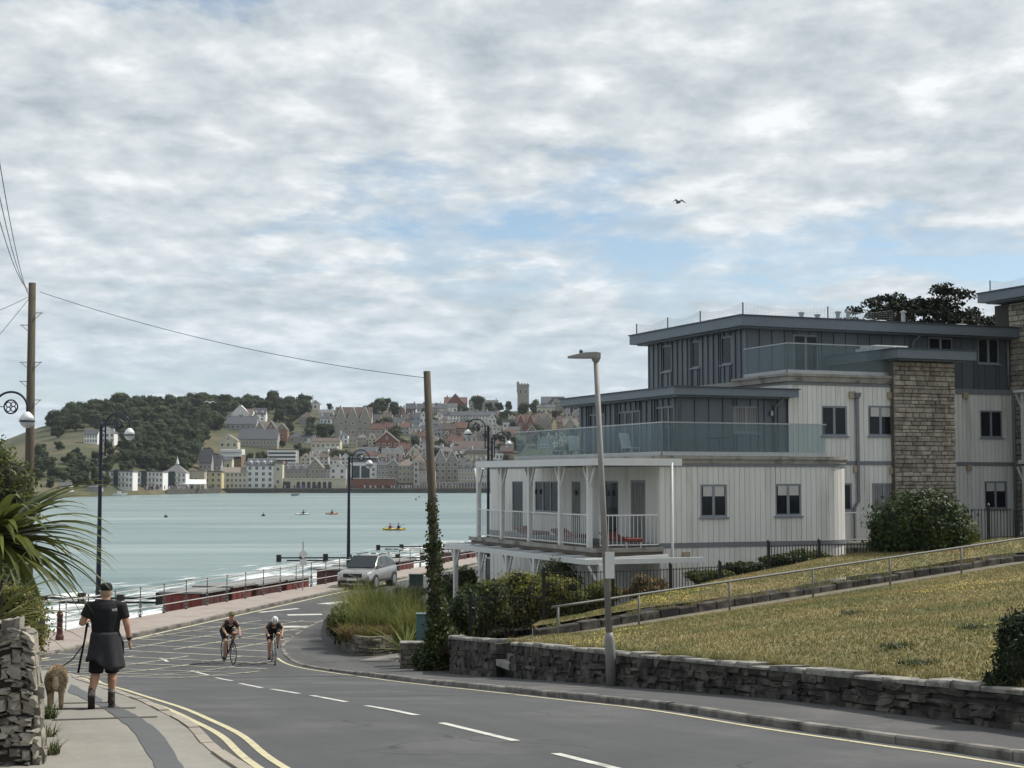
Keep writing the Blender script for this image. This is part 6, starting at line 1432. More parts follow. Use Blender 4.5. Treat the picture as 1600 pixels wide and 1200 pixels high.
solo = [(66,706,18,'round tree in the dry field left of the wood'),(72,716,14,'hedge bush below the round field tree, left one'),(92,704,20,'round tree at the left corner of the wood'),(112,727,27,'broad dark tree in the middle of the dry field'),(130,745,27,'grey green tree above the far left beach'),(150,752,27,'dark tree above the far left beach behind the lamp post'),(170,735,28,'dark tree below the white farmhouse'),(165,760,24,'dark tree left of the modern waterfront row'),(202,728,30,'big dark tree above the modern waterfront row, left one'),(196,705,22,'dark tree right of the farmhouse'),(233,742,14,'small dark tree in the field behind the modern row'),(262,738,34,'big dark tree above the pyramid roof'),(285,738,30,'dark tree right of the pyramid roof'),(80,745,22,'tree on the far left slope above the beach, left one'),(100,752,20,'tree on the far left slope above the beach, right one'),(57,662,8,'lone small tree on the bare left ridge'),
 (325,712,18,'tree above the slate roofs on the hill road'),(404,728,24,'dark tree left of the banded flats'),(390,724,20,'dark tree right of the brown balcony block'),(412,720,18,'small tree beside the banded flats'),(466,712,22,'dark tree right of the banded flats'),(478,716,18,'dark tree above the stone gable house'),(485,690,30,'large dark tree above the white cottage'),(505,688,32,'large dark tree left of the great stone terrace'),(515,682,24,'dark tree touching the great stone terrace'),(455,650,24,'tree at the right end of the wood, lower'),(470,648,24,'tree at the right end of the wood, upper'),(541,725,26,'thin tree left of the glass villa'),(532,718,18,'light green tree above the white gable house'),
 (585,648,26,'spreading pine on the skyline, left part'),(598,645,34,'spreading pine on the skyline, middle part'),(615,650,28,'spreading pine on the skyline, right part'),(604,672,26,'dark tree below the skyline pine, left'),(618,690,30,'dark tree below the skyline pine, right'),(630,700,20,'round tree beside the red brick gable'),(560,648,14,'low dark tree on the ridge, left of the pine'),(545,645,12,'low ridge tree above the great stone terrace'),(515,640,14,'pine on the ridge by the white house'),
 (665,636,18,'pine behind the top of the ivy pole'),(682,634,18,'pine on the skyline right of the ivy pole'),(700,625,12,'pine behind the skyline villa, left'),(716,625,12,'pine behind the skyline villa, right'),(747,632,30,'big round tree on the skyline'),(765,635,18,'tree right of the big round skyline tree'),(780,640,18,'skyline tree left of the church tower, first'),(795,640,18,'skyline tree left of the church tower, second'),(818,650,30,'dark tree before the church tower base'),(836,646,24,'dark tree right of the church tower base'),(790,662,26,'tree mass above the white cube house, left'),(806,662,24,'tree mass above the white cube house, right'),(780,700,32,'big dark round tree behind the lamps'),(792,690,20,'dark tree right of the big round tree'),(690,705,22,'dark tree just right of the ivy pole'),(684,690,16,'tree right of the ivy pole on the slope'),(855,664,16,'tree above the glass balustrade'),(845,690,20,'hedge tree above the glass balustrade'),(885,640,22,'dark tree right of the chapel tower, first'),(905,640,18,'dark tree behind the lamp column, left'),(940,638,24,'dark tree behind the lamp column, right'),(960,636,22,'dark tree on the skyline above the zinc roof, left'),(985,636,24,'dark tree on the skyline above the zinc roof, right'),(660,690,18,'dark tree left of the ivy pole on the slope'),(648,700,22,'dark tree near the red brick houses'),(870,655,18,'tree between the villas near the zinc block'),(900,655,16,'tree beside the stone house near the zinc block')]
fillt = []
for i in range(96):
    px = rw.uniform(440,900); py = rw.uniform(interp(px, RG)+3, 735); fillt.append((px, py, rw.uniform(12,23)))
for i in range(52):
    px = rw.uniform(55,165) if i < 38 else rw.uniform(165,215); py = rw.uniform(714,764) if i < 38 else rw.uniform(700,738); ftree(px, py, rw.uniform(14,26), 'dark green tree on the wooded slope above the far left beach', 'trees above the far left beach', rw.uniform(.9,1.3), rw.uniform(.8,1.0))
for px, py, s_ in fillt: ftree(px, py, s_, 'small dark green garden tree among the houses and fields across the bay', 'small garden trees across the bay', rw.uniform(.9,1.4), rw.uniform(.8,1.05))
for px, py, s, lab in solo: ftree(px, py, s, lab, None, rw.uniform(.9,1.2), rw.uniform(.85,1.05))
# ------------------------------------------------------------------ people, dog, bicycles, car
m_skin = M('skin', (.42,.23,.15), .55, .08, 20); m_cloth_b = M('black_cloth', (.010,.010,.012), .9, .3, 14, .03, 40); m_jacket = M('charcoal_jacket', (.027,.028,.031), .9, .25, 12, .04, 25)
m_hair = M('grey_hair', (.36,.25,.19), .9, .3, 60); m_boot = M('brown_boot', (.055,.045,.038), .85, .25, 20); m_sole = M('boot_sole', (.02,.019,.018), .9); m_sock = M('grey_sock', (.25,.24,.22), .95)
def ering(c, rx, ry, n=14, tilt=0, fold=0, k=7, ph=0):
    c = Vector(c); return [c+Vector((rx*(1+fold*math.sin(k*a+ph))*math.cos(a), ry*(1+fold*math.sin(k*a+ph))*math.sin(a), tilt*math.sin(a))) for a in [2*math.pi*i/n for i in range(n)]]
def limb(B, pts, rs, n=10): B.tube([Vector(p) for p in pts], rs, n); 
def hand(B, w, d, side, curl=.5, s=1.0):
    """palm and five separate fingers from wrist w pointing along d; side: which way the thumb leaves"""
    w, d = Vector(w), Vector(d).normalized(); sx = Vector(side).normalized(); nn = d.cross(sx).normalized()
    palm = [w, w+d*.045*s, w+d*.085*s]; B.tube(palm, [.026*s,.036*s,.034*s], 8, sq=.6)
    for i, (o, l) in enumerate(((.028,.066),(.010,.076),(-.009,.070),(-.027,.055))):
        p = w+d*.08*s+sx*o*s; q = p+(d+nn*curl*.4)*l*.5*s; e = q+(d*(1-curl)+nn*curl)*l*.5*s; B.tube([p, q, e], [.010*s,.009*s,.007*s], 6)
    p = w+d*.025*s+sx*.028*s; q = p+(sx*.75+d*.6)*.035*s; e = q+(d*.9+nn*curl*.5)*.035*s; B.tube([p, q, e], [.012*s,.010*s,.008*s], 6)
def head(B, c, s=1.0, rot=None):
    """head with brow, nose, chin and ears, facing +y before rot"""
    m = rot or Matrix.Identity(3); c = Vector(c); T = lambda p: c+m@(Vector(p)*s)
    rings = []
    for z, rx, ry, oy in ((-.115,.045,.05,.028),(-.095,.058,.068,.025),(-.06,.068,.088,.008),(-.02,.073,.096,0),(.03,.077,.10,-.004),(.07,.071,.092,-.008),(.10,.052,.066,-.01),(.118,.02,.028,-.01)):
        rings.append([T((rx*math.cos(a), oy+ry*math.sin(a), z)) for a in [2*math.pi*i/14 for i in range(14)]])
    B.loft(rings); B.tube([T((0,.095,.02)), T((0,.112,-.02)), T((0,.098,-.032))], [.010*s,.015*s,.010*s], 6)
    for sd in (-1, 1): B.ell(T((sd*.078,-.008,-.012)), (.012*s,.024*s,.032*s), 8, 6, m); 
    B.tube([T((-.028,.092,-.06)), T((0,.098,-.06)), T((.028,.092,-.06))], .008*s, 6)
mg = G(163, 1106, .11); MZ = Vector((mg.x, mg.y, mg.z))
man = thing('person', 'person in black cap and t-shirt with jacket round the waist walking away', 'person', MZ, R(14)); man.scale = (.93,.93,.93)
B = MB(); head(B, (0,.03,1.625)); limb(B, [(0,-.01,1.40),(0,0,1.50),(0,.02,1.57)], [.085,.066,.062])
limb(B, [(.17,0,1.44),(.225,-.005,1.42),(.29,-.03,1.17),(.335,.05,.93)], [.06,.058,.048,.030]); hand(B, (.337,.055,.925), (.06,.12,-1), (-.5,1,0), .45)
limb(B, [(-.17,0,1.44),(-.23,-.005,1.42),(-.325,-.02,1.19),(-.275,.2,1.20)], [.06,.058,.050,.031]); hand(B, (-.272,.205,1.205), (.2,1,.1), (0,0,1), .9)
for s, hp, kn, an in ((1,(.09,0,.92),(.10,.12,.50),(.095,.10,.10)),(-1,(-.09,0,.92),(-.125,.03,.50),(-.17,-.26,.22))):
    k, a = Vector(kn), Vector(an); limb(B, [hp, Vector(hp).lerp(k, .5), k, k.lerp(a, .3)+Vector((0,-.018,0)), k.lerp(a, .75), a], [.095,.088,.062,.066,.044,.038], 12)
B.box(-.13,-.08,.85,.13,.1,1.3)
remesh(B.build('body', m_skin, man), .0115, 4)
B = MB(); B.loft([ering((0,0,z), rx, ry) for z, rx, ry in ((.96,.19,.14),(1.06,.192,.142),(1.2,.205,.145),(1.32,.222,.148),(1.40,.225,.14),(1.46,.20,.115),(1.495,.13,.09),(1.525,.082,.075))])
for s, el in ((1,(.262,-.02,1.25)),(-1,(-.285,-.015,1.28))): B.tube([(s*.13,0,1.43),(s*.215,-.003,1.42),el], [.085,.088,.078], 12)
o = remesh(B.build('t_shirt', m_cloth_b, man), .013, 4)
B = MB(); n = 40
rows_ = []
for z, rx, ry, fd in ((1.07,.196,.146,.0),(1.03,.206,.155,.015),(.98,.212,.162,.02),(.86,.228,.178,.03),(.74,.246,.196,.04),(.64,.262,.21,.05),(.585,.268,.216,.055)):
    r_ = ering((.01*(1.07-z),-.01,z), rx, ry, n, 0, fd, 7, 1.0+3*z)
    if z < .7: r_ = [p+Vector((0,0,.045+.055*math.sin(2*math.atan2(p.y, p.x)+.8)+.03*math.sin(5*math.atan2(p.y, p.x))-.05*(p.x > .08))) for p in r_]
    rows_.append(r_)
B.loft(rows_, cap=False); o = B.build('tied_jacket', m_jacket, man, smooth=True); sm = o.modifiers.new('thick', 'SOLIDIFY'); sm.thickness = .012
B = MB(); B.tube([(.12,.14,1.03),(.19,.12,1.0),(.225,.06,.9),(.235,.05,.74)], [.03,.032,.035,.03], 8); B.build('jacket_sleeve', m_jacket, man, smooth=True)
B = MB()
for s, kn in ((1,(.10,.12,.50)),(-1,(-.125,.03,.50))): k = Vector(kn); h_ = Vector((s*.09,0,.92)); B.tube([h_, h_.lerp(k, .55), h_.lerp(k, 1.02)], [.12,.112,.104], 14)
remesh(B.build('shorts', m_cloth_b, man), .014, 3)
def boot(an, fwd, up, nm=''):
    a, f, u = Vector(an), Vector(fwd).normalized(), Vector(up).normalized(); B = MB()
    B.tube([a+u*.11, a+u*.02, a-u*.04], [.052,.052,.056], 12); B.tube([a-u*.035-f*.055, a-u*.04+f*.05, a-u*.055+f*.13, a-u*.065+f*.185], [.05,.052,.047,.03], 12, sq=.85)
    remesh(B.build('boot', m_boot, man), .011, 3)
    B = MB(); s = f.cross(u).normalized(); prof = [(-.10,.032),(-.06,.042),(.04,.045),(.12,.05),(.18,.036),(.20,.012)]
    top = [a+f*x+s*w-u*.085 for x, w in prof]+[a+f*x-s*w-u*.085 for x, w in reversed(prof)]; B.loft([top, [p-u*.028 for p in top]]); B.build('boot_sole', m_sole, man)
    B = MB(); B.tube([a+u*.10, a+u*.17], [.050,.045], 12); B.build('sock', m_sock, man)
boot((.095,.10,.108), (.05,1,0), (0,0,1)); boot((-.172,-.265,.215), (.0,.62,-.78), (0,.78,.62))
B = MB(); B.loft([ering((0,.02+oy,z), rx, ry, 16) for z, rx, ry, oy in ((1.655,.086,.108,0),(1.69,.088,.110,0),(1.725,.082,.100,-.004),(1.75,.062,.075,-.006),(1.762,.02,.025,-.006))]); 
cap_ = B.build('cap', m_cloth_b, man, smooth=True); B = MB(); B.loft([[(-.075,.10,1.668),(.075,.10,1.668),(.06,.20,1.655),(-.06,.20,1.655)],[(-.075,.10,1.676),(.075,.10,1.676),(.06,.20,1.662),(-.06,.20,1.662)]]); B.build('cap_brim', m_cloth_b, cap_)
B = MB(); B.loft([ering((0,.022,z), rx, ry, 16) for z, rx, ry in ((1.565,.06,.078),(1.60,.076,.1),(1.655,.083,.105))], cap=False); B.build('hair', m_hair, man, smooth=True)
for i in range(3): B = MB(); B.obox((.105+.004*i,-.148+.004*i,1.395-.011*i),(.042,.006,.007),R(12)); B.build('logo_mark', m_white, o if False else man)
B = MB(); B.tube([(.128,-.142,1.402),(.140,-.138,1.398),(.146,-.136,1.385),(.147,-.137,1.372)], .005, 5); B.build('logo_mark', m_white, man)
B = MB(); B.tube([(.325,.025,.985),(.330,.035,.955)], [.038,.038], 12); B.build('watch', m_cloth_b, man)
# dog, seen from behind
dg = G(87, 1106, .11); dog = thing('dog', 'fluffy beige dog on a lead walking beside the rubble wall', 'dog', dg, R(14)); dog.scale = (.95,.9,.9)
m_fur = M('beige_fur', (.46,.37,.26), .95, .25, 18, .05, 60, col2=(.22,.155,.09), c2scale=6)
B = MB(); B.loft([[Vector((0,y,z))+Vector((rx*math.cos(a),0,rz_*math.sin(a))) for a in [2*math.pi*i/14 for i in range(14)]] for y, z, rx, rz_ in ((-.24,.42,.05,.06),(-.20,.42,.11,.12),(-.1,.42,.125,.14),(.05,.40,.115,.135),(.2,.39,.125,.155),(.33,.42,.11,.14),(.40,.47,.07,.09))])
B.tube([(0,.34,.44),(0,.44,.47),(0,.50,.49)], [.09,.075,.07], 12); B.ell((0,.53,.50),(.08,.095,.08),12,8); B.tube([(0,.58,.485),(0,.66,.46),(0,.70,.455)], [.05,.04,.032], 10)
for s in (-1, 1):
    B.tube([(s*.075,-.13,.40),(s*.08,-.02,.28),(s*.075,-.15,.19),(s*.075,-.13,.06),(s*.075,-.10,.02)], [.085,.062,.038,.034,.036], 10); B.tube([(s*.07,.28,.36),(s*.07,.27,.2),(s*.07,.29,.06),(s*.07,.32,.02)], [.065,.04,.033,.036], 10); B.ell((s*.085,.5,.49),(.022,.045,.07),8,6)
body = remesh(B.build('body', m_fur, dog), .014, 2)
B = MB(); B.tube([(0,-.21,.47),(.0,-.30,.44),(.005,-.33,.36),(.0,-.31,.30)], [.03,.045,.055,.03], 10); remesh(B.build('tail', M('pale_fur', (.42,.33,.23), .95, .2, 20), dog), .012, 1)
def furpts():
    a = RNG.random(3600)*2*np.pi; y = RNG.uniform(-.24,.4,3600); rx = np.interp(y, [-.24,-.2,-.1,.05,.2,.33,.4], [.05,.11,.125,.115,.125,.11,.07]); z0 = np.interp(y, [-.24,-.1,.2,.4], [.42,.42,.39,.47])
    p_ = np.stack([rx*np.cos(a), y, z0+rx*1.12*np.sin(a)], 1); n_ = np.stack([np.cos(a), np.where(y < -.18, -1.2, -.3), np.sin(a)-.5], 1); return p_, n_
p_, n_ = furpts(); n_ /= np.linalg.norm(n_, axis=1, keepdims=True); L_ = .035*(.6+.8*RNG.random((len(p_),1))); sd_ = np.cross(n_, RNG.normal(size=p_.shape)); sd_ /= np.linalg.norm(sd_, axis=1, keepdims=True)
V = np.stack([p_-sd_*.005, p_+sd_*.005, p_+n_*L_+sd_*.0015, p_+n_*L_-sd_*.0015], 1).reshape(-1, 3); link('coat', quadmesh('coat', V), MLEAF('fur_strand', (.42,.33,.22), (.62,.51,.37), 9, 0, .15, .9, .3), dog)
for s in (-1, 1): B = MB(); B.ell((s*.03,.605,.52),(.010,.008,.010),8,6); B.build('eye', m_sole, dog)
B = MB(); B.ell((0,.725,.46),(.02,.014,.016),8,6); B.build('nose', m_sole, dog); B = MB(); B.torus((0,.41,.46), .085, .012, 'y', 16, 6); B.build('collar', m_cloth_b, dog)
# lead from the left hand to the collar, with a hanging loop
Mw = Matrix.Translation(MZ) @ Matrix.Rotation(R(14), 4, 'Z'); hp_ = Mw @ Vector((-.228,.265,1.116)); dc = Matrix.Translation(dg) @ Matrix.Rotation(R(14), 4, 'Z') @ Vector((.05,.37,.48))
B = MB(); a = Vector((0,0,0)); e = dc-hp_; B.tube([a, a.lerp(e,.3)+Vector((.05,0,-.12)), a.lerp(e,.65)+Vector((.03,0,-.10)), e], .009, 6); B.tube([a+Vector((-.02,0,0)), Vector((-.05,.0,-.25)), Vector((-.10,0,-.5)), Vector((-.13,0,-.68)), Vector((-.115,0,-.685)), Vector((-.085,0,-.5)), Vector((-.03,.0,-.2)), a], .008, 6)
o = B.build('dog_lead', m_cloth_b); o.location = hp_; tag(o, 'thin black dog lead with a loop hanging from the walking man', 'dog lead')
B = MB(); B.tube([(0,0,.02),(-.02,0,.12),(-.06,.02,.22)], [.02,.03,.012], 7); B.ell((-.02,0,.03),(.03,.03,.04),8,6); o = B.build('held_bag', M('grey_bag', (.22,.22,.21), .8)); o.location = hp_+Vector((.0,.0,.06)); tag(o, 'small grey bag held up in the left hand of the walking man', 'bag')
# bicycles and riders
m_tyre = M('tyre', (.012,.012,.012), .8); m_bframe = M('black_bike_frame', (.015,.015,.017), .35); m_bframe2 = M('white_bike_frame', (.5,.5,.5), .35); m_spoke = M('spoke', (.3,.3,.3), .4, metal=.7)
def bicycle(loc, rz, fm, label, lean=0):
    t = thing('bicycle', label, 'bicycle', loc, rz, 'road bicycles'); t.rotation_euler = (0, lean, rz)
    for y in (-.5, .5):
        B = MB(); B.torus((0,y,.335), .325, .014, 'x', 32, 6); w = B.build('wheel', m_tyre, t, smooth=True)
        B = MB(); B.torus((0,y,.335), .303, .010, 'x', 32, 5); B.build('rim', m_bframe, w); B = MB()
        for i in range(16): a = 2*math.pi*i/16; B.tube([(.02*(-1)**i,y,.335),(0,y+.3*math.cos(a),.335+.3*math.sin(a))], .0018, 4)
        B.build('spokes', m_spoke, w); B = MB(); B.tube([(-.045,y,.335),(.045,y,.335)], .022, 8); B.build('hub', m_spoke, w)
    B = MB(); bb, st, h0, h1 = (0,-.08,.28), (0,-.24,.76), (0,.37,.62), (0,.345,.78); rd = (0,-.5,.335)
    B.tube([bb, st], .017, 8); B.tube([bb, h0], .022, 8); B.tube([st, h1], .017, 8); B.tube([h0, h1], .021, 8)
    for s in (-.05,.05): B.tube([(s,-.5,.335),(s*.5,-.08,.28)], .010, 6); B.tube([(s,-.5,.335),(s*.4,-.24,.74)], .008, 6); B.tube([(s*.8,.5,.335),(s*.7,.39,.6)], .012, 6)
    B.tube([(-.04,.39,.6),(.04,.39,.6)], .02, 6); B.build('frame', fm, t, smooth=True)
    B = MB(); B.tube([st, (0,-.29,.94)], .014, 8); B.build('seat_post', m_bframe, t); B = MB(); B.loft([[(x*w,y,.955+dz) for x, dz in ((-1,0),(-.5,.025),(.5,.025),(1,0),(.6,-.02),(-.6,-.02))] for y, w in ((-.42,.065),(-.34,.07),(-.25,.03),(-.15,.02))]); B.build('saddle', m_tyre, t)
    B = MB(); B.tube([h1, (0,.34,.86), (0,.42,.88)], .014, 8); B.tube([(-.2,.40,.77),(-.205,.47,.78),(-.205,.50,.84),(-.205,.44,.885),(-.19,.42,.885),(.19,.42,.885),(.205,.44,.885),(.205,.50,.84),(.205,.47,.78),(.2,.40,.77)], .014, 8); B.build('handlebar', m_tyre, t)
    B = MB(); B.tube([(.06,-.08,.28),(.066,-.08,.28)], .09, 16); B.tube([(.08,-.08,.28),(.085,-.02,.12)], .012, 6); B.tube([(-.08,-.08,.28),(-.085,-.14,.44)], .012, 6); B.build('crank', m_spoke, t)
    for x, y, z in ((.12,-.02,.12),(-.12,-.14,.44)): B = MB(); B.box(x-.045,y-.04,z-.01,x+.045,y+.04,z+.01); B.build('pedal', m_tyre, t)
    return t
def rider(loc, rz, label, helm, shirt, sh, hd, tilt, legc=m_skin):
    t = thing('person', label, 'person', loc, rz, None); hip = Vector((0,-.27,1.0)); shd = Vector(sh); hdv = Vector(hd)
    mrot = Matrix.Rotation(tilt, 3, 'X'); B = MB(); head(B, hdv, .95, mrot); B.tube([shd+Vector((0,.0,.0)), hdv+mrot@Vector((0,-.02,-.10))], [.07,.055], 10)
    hands = {}
    for s in (-1, 1):
        hnd = Vector((s*.2,.46,.90)); S = shd+Vector((s*.18,0,0)); el = (S+hnd)/2+Vector((s*.05,-.05,-.04)); B.tube([S, S.lerp(el,.5), el, el.lerp(hnd,.5), hnd], [.052,.046,.040,.036,.026], 10); hand(B, hnd, (0,.9,-.5), (-s,0,.2), .9, .95)
        ft = Vector((.12,-.02,.17)) if s > 0 else Vector((-.12,-.14,.50)); H_ = hip+Vector((s*.10,.03,-.05)); kn = Vector((s*.125,.12,.62)) if s > 0 else Vector((s*.135,.16,.86)); B.tube([H_, H_.lerp(kn,.5), kn, kn.lerp(ft,.3)+Vector((0,-.015,0)), kn.lerp(ft,.75), ft], [.095,.083,.058,.060,.042,.036], 12)
    B.tube([hip, shd], [.11,.12], 10); remesh(B.build('body', m_skin, t), .0125, 3)
    B = MB(); d = (shd-hip); rings = []
    for f, rx, ry in ((-.06,.12,.10),(.1,.165,.13),(.35,.165,.13),(.65,.185,.125),(.9,.20,.11),(1.04,.12,.08)):
        c = hip+d*f; ax = d.normalized(); up_ = Vector((1,0,0)).cross(ax); rings.append([c+Vector((rx*math.cos(a),0,0))-up_*(ry*math.sin(a)) for a in [2*math.pi*i/14 for i in range(14)]])
    B.loft(rings)
    for s in (-1, 1): S = shd+Vector((s*.17,0,0)); hnd = Vector((s*.2,.46,.90)); el = (S+hnd)/2+Vector((s*.05,-.05,-.04)); B.tube([S-Vector((s*.05,0,0)), S.lerp(el,.75)], [.072,.06], 10)
    remesh(B.build('jersey', shirt, t), .013, 3)
    B = MB()
    for s in (-1, 1): H_ = hip+Vector((s*.10,.03,-.05)); kn = Vector((s*.125,.12,.62)) if s > 0 else Vector((s*.135,.16,.86)); B.tube([H_-Vector((0,.03,0)), H_.lerp(kn,.5), H_.lerp(kn,.8)], [.118,.096,.082], 12)
    B.ell(hip+Vector((0,-.02,.0)),(.17,.14,.11),12,8); remesh(B.build('shorts', m_cloth_b, t), .013, 3)
    for s in (-1, 1): ft = Vector((.12,-.02,.17)) if s > 0 else Vector((-.12,-.14,.50)); B = MB(); B.tube([ft+Vector((0,-.07,-.02)), ft+Vector((0,.05,-.025)), ft+Vector((0,.14,-.04))], [.04,.042,.025], 10, sq=.9); B.tube([ft+Vector((0,-.03,-.02)), ft+Vector((0,-.02,.05))], [.045,.042], 10); B.build('shoe', m_cloth_b, t, smooth=True)
    B = MB(); T = lambda p: hdv+mrot@Vector(p)
    B.loft([[T((rx*math.cos(a), -.015+ry*math.sin(a), z)) for a in [2*math.pi*i/18 for i in range(18)]] for z, rx, ry in ((.028,.092,.122),(.05,.098,.130),(.085,.090,.118),(.115,.065,.088),(.132,.02,.03))]); hm = B.build('helmet', helm, t, smooth=True)
    for x in (-.045, 0, .045): B = MB(); B.tube([T((x*1.2,.10,.085)), T((x,.05,.125)), T((x,-.04,.130-abs(x)*.3)), T((x*1.1,-.11,.09))], .010, 6); B.build('vent', m_tyre, hm)
    return t
c1, c2 = G(357, 1036), G(427, 1037)
r1, r2 = R(180+20), R(180+9)
def headrz(deg): return math.pi+R(deg)          # local +y turned to face the camera, deg to the right of straight on
bicycle(c1, headrz(26), m_bframe, 'black road bicycle under the rider with the olive helmet'); rider(c1, headrz(26), 'cyclist in dark red black kit and olive helmet riding toward the camera', M('olive_helmet', (.16,.16,.06), .5), M('maroon_jersey', (.022,.012,.014), .8, .3, 9), (0,.16,1.22), (0,.28,1.40), R(-12))
bicycle(c2, headrz(14), m_bframe2, 'pale road bicycle under the rider with the white helmet'); rider(c2, headrz(14), 'cyclist in dark kit and white helmet with head bowed', M('white_helmet', (.7,.7,.7), .4), M('navy_jersey', (.010,.012,.022), .8, .3, 9), (0,.20,1.18), (0,.36,1.27), R(-50))
# silver car
m_car = M('silver_paint', (.40,.39,.37), .25, .03, 2, metal=.75, spec=.6); m_cglass = M('car_glass', (.02,.028,.028), .05, .1, 2, spec=.7); m_blk = M('black_plastic', (.014,.014,.015), .6)
m_lamp = M('headlamp', (.55,.57,.58), .1, .05, 5, spec=.8)
def car(loc, rz, label):
    t = thing('parked_car', label, 'car', loc, rz); B = MB()
    # y forward. stations: y, sill z, belt z, half width sill, half width belt
    st_ = [(-2.18,.52,.98,.70,.74),(-2.12,.36,1.06,.86,.86),(-1.9,.30,1.08,.92,.90),(-1.0,.28,1.06,.93,.92),(0,.27,1.02,.93,.92),(.9,.28,1.0,.93,.91),(1.25,.29,.99,.93,.90),(1.75,.30,.93,.92,.87),(2.05,.33,.86,.88,.80),(2.2,.40,.76,.76,.68)]
    rings = []
    for y, z0, z1, w0, w1 in st_:
        zm = (z0+z1)/2; rings.append([Vector(p) for p in ((-w0*.9,y,z0),(-w0,y,z0+.08),(-w0*1.005,y,zm),(-w1,y,z1-.08),(-w1*.93,y,z1),(-w1*.4,y,z1+.045),(w1*.4,y,z1+.045),(w1*.93,y,z1),(w1,y,z1-.08),(w0*1.005,y,zm),(w0,y,z0+.08),(w0*.9,y,z0))])
    B.loft(rings); b = B.build('body', m_car, t, smooth=True); bv = b.modifiers.new('sub', 'SUBSURF'); bv.levels = bv.render_levels = 1
    B = MB(); cab = [(-2.08,1.05,.80),(-1.75,1.52,.66),(-1.1,1.63,.64),(-.2,1.65,.65),(.25,1.60,.64),(.72,1.30,.74),(1.12,1.0,.82)]
    B.loft([[Vector(p) for p in ((-.83,y,.98),(-w,y,z-.05),(-w*.85,y,z),(w*.85,y,z),(w,y,z-.05),(.83,y,.98))] for y, z, w in cab]); B.build('cabin', m_car, t, smooth=True)
    B = MB(); B.add([(-.66,.30,1.585),(.66,.30,1.585),(.79,1.10,1.045),(-.79,1.10,1.045)], [(0,1,2,3)]); o = B.build('windscreen', m_cglass, t); o.location = (0,.022,.03)
    for s in (-1, 1):
        for y0, y1, z0, z1 in ((.15,.85,1.06,1.10),(-.75,.10,1.05,1.05),(-1.62,-.80,1.06,1.06)):
            w = lambda z: .845-(z-1.0)*.30; zt0 = 1.56 if y0 > -1.5 else 1.42; zt1 = 1.57 if y1 < .2 else 1.22
            B = MB(); B.add([(s*w(z0)+s*.012,y0,z0),(s*w(z0)+s*.012,y1,z1),(s*w(zt1)+s*.012,y1 if y1 < .2 else y1-.06,zt1),(s*w(zt0)+s*.012,y0 if y0 > -1.5 else y0+.25,zt0)], [(0,1,2,3)]); B.build('side_window', m_cglass, t)
        B = MB(); B.loft([[(s*.93,.78,1.04),(s*1.08,.78,1.04),(s*1.08,.78,1.2),(s*.93,.78,1.18)],[(s*.93,.90,1.06),(s*1.05,.88,1.06),(s*1.05,.88,1.18),(s*.93,.9,1.16)]]); B.build('door_mirror', m_car, t, bevel=.02)
        B = MB(); B.loft([[(s*.50,2.13,.72),(s*.82,1.93,.74),(s*.83,1.90,.84),(s*.50,2.10,.83)],[(s*.50,2.19,.72),(s*.85,2.00,.74),(s*.86,1.96,.84),(s*.50,2.15,.83)]]); B.build('headlight', m_lamp, t)
        B = MB(); B.box(s*.93-.025,-.95,.34,s*.93+.03,.9,.46); B.build('side_trim', m_blk, t); B = MB(); B.box(s*.60-.03,-1.6,1.66,s*.60+.03,.0,1.69); B.build('roof_rail', m_blk, t)
        for y in (1.33, -1.36):
            B = MB(); B.tube([(s*.60,y,.35),(s*.955,y,.35)], .395, 24); B.build('wheel_arch', m_blk, t)
            B = MB(); B.tube([(s*.72,y,.345),(s*.945,y,.345),(s*.965,y,.345)], [.345,.345,.32], 24); wh = B.build('wheel', m_tyre, t, smooth=False)
            B = MB(); B.tube([(s*.966,y,.345),(s*.975,y,.345)], [.24,.22], 20); B.build('rim', m_spoke, wh)
    B = MB(); B.loft([[(-.48,2.17,.62),(.48,2.17,.62),(.52,2.14,.80),(-.52,2.14,.80)],[(-.46,2.235,.62),(.46,2.235,.62),(.50,2.20,.80),(-.50,2.20,.80)]]); g_ = B.build('grille', m_blk, t); B = MB(); B.bar((-.2,2.25,.64),(.2,2.22,.78),.03); B.lathe([(.07,0),(.07,.02)], 12, (0,2.23,.70)); B.build('badge', m_spoke, g_)
    B = MB(); B.loft([[(-.78,2.05,.30),(.78,2.05,.30),(.80,2.03,.45),(-.80,2.03,.45)],[(-.70,2.24,.32),(.70,2.24,.32),(.70,2.24,.44),(-.70,2.24,.44)]]); B.build('lower_grille', m_blk, t)
    B = MB(); B.box(-.26,2.25,.47,.26,2.265,.58); B.build('number_plate', m_white, t); B = MB(); B.box(-.6,2.22,.285,.6,2.26,.32); B.build('skid_plate', m_car, t)
    return t
cg = G(571, 920); car((cg.x, cg.y+1.2, 2.5), math.pi-R(15), 'silver sport utility car facing the camera beside the promenade kerb')
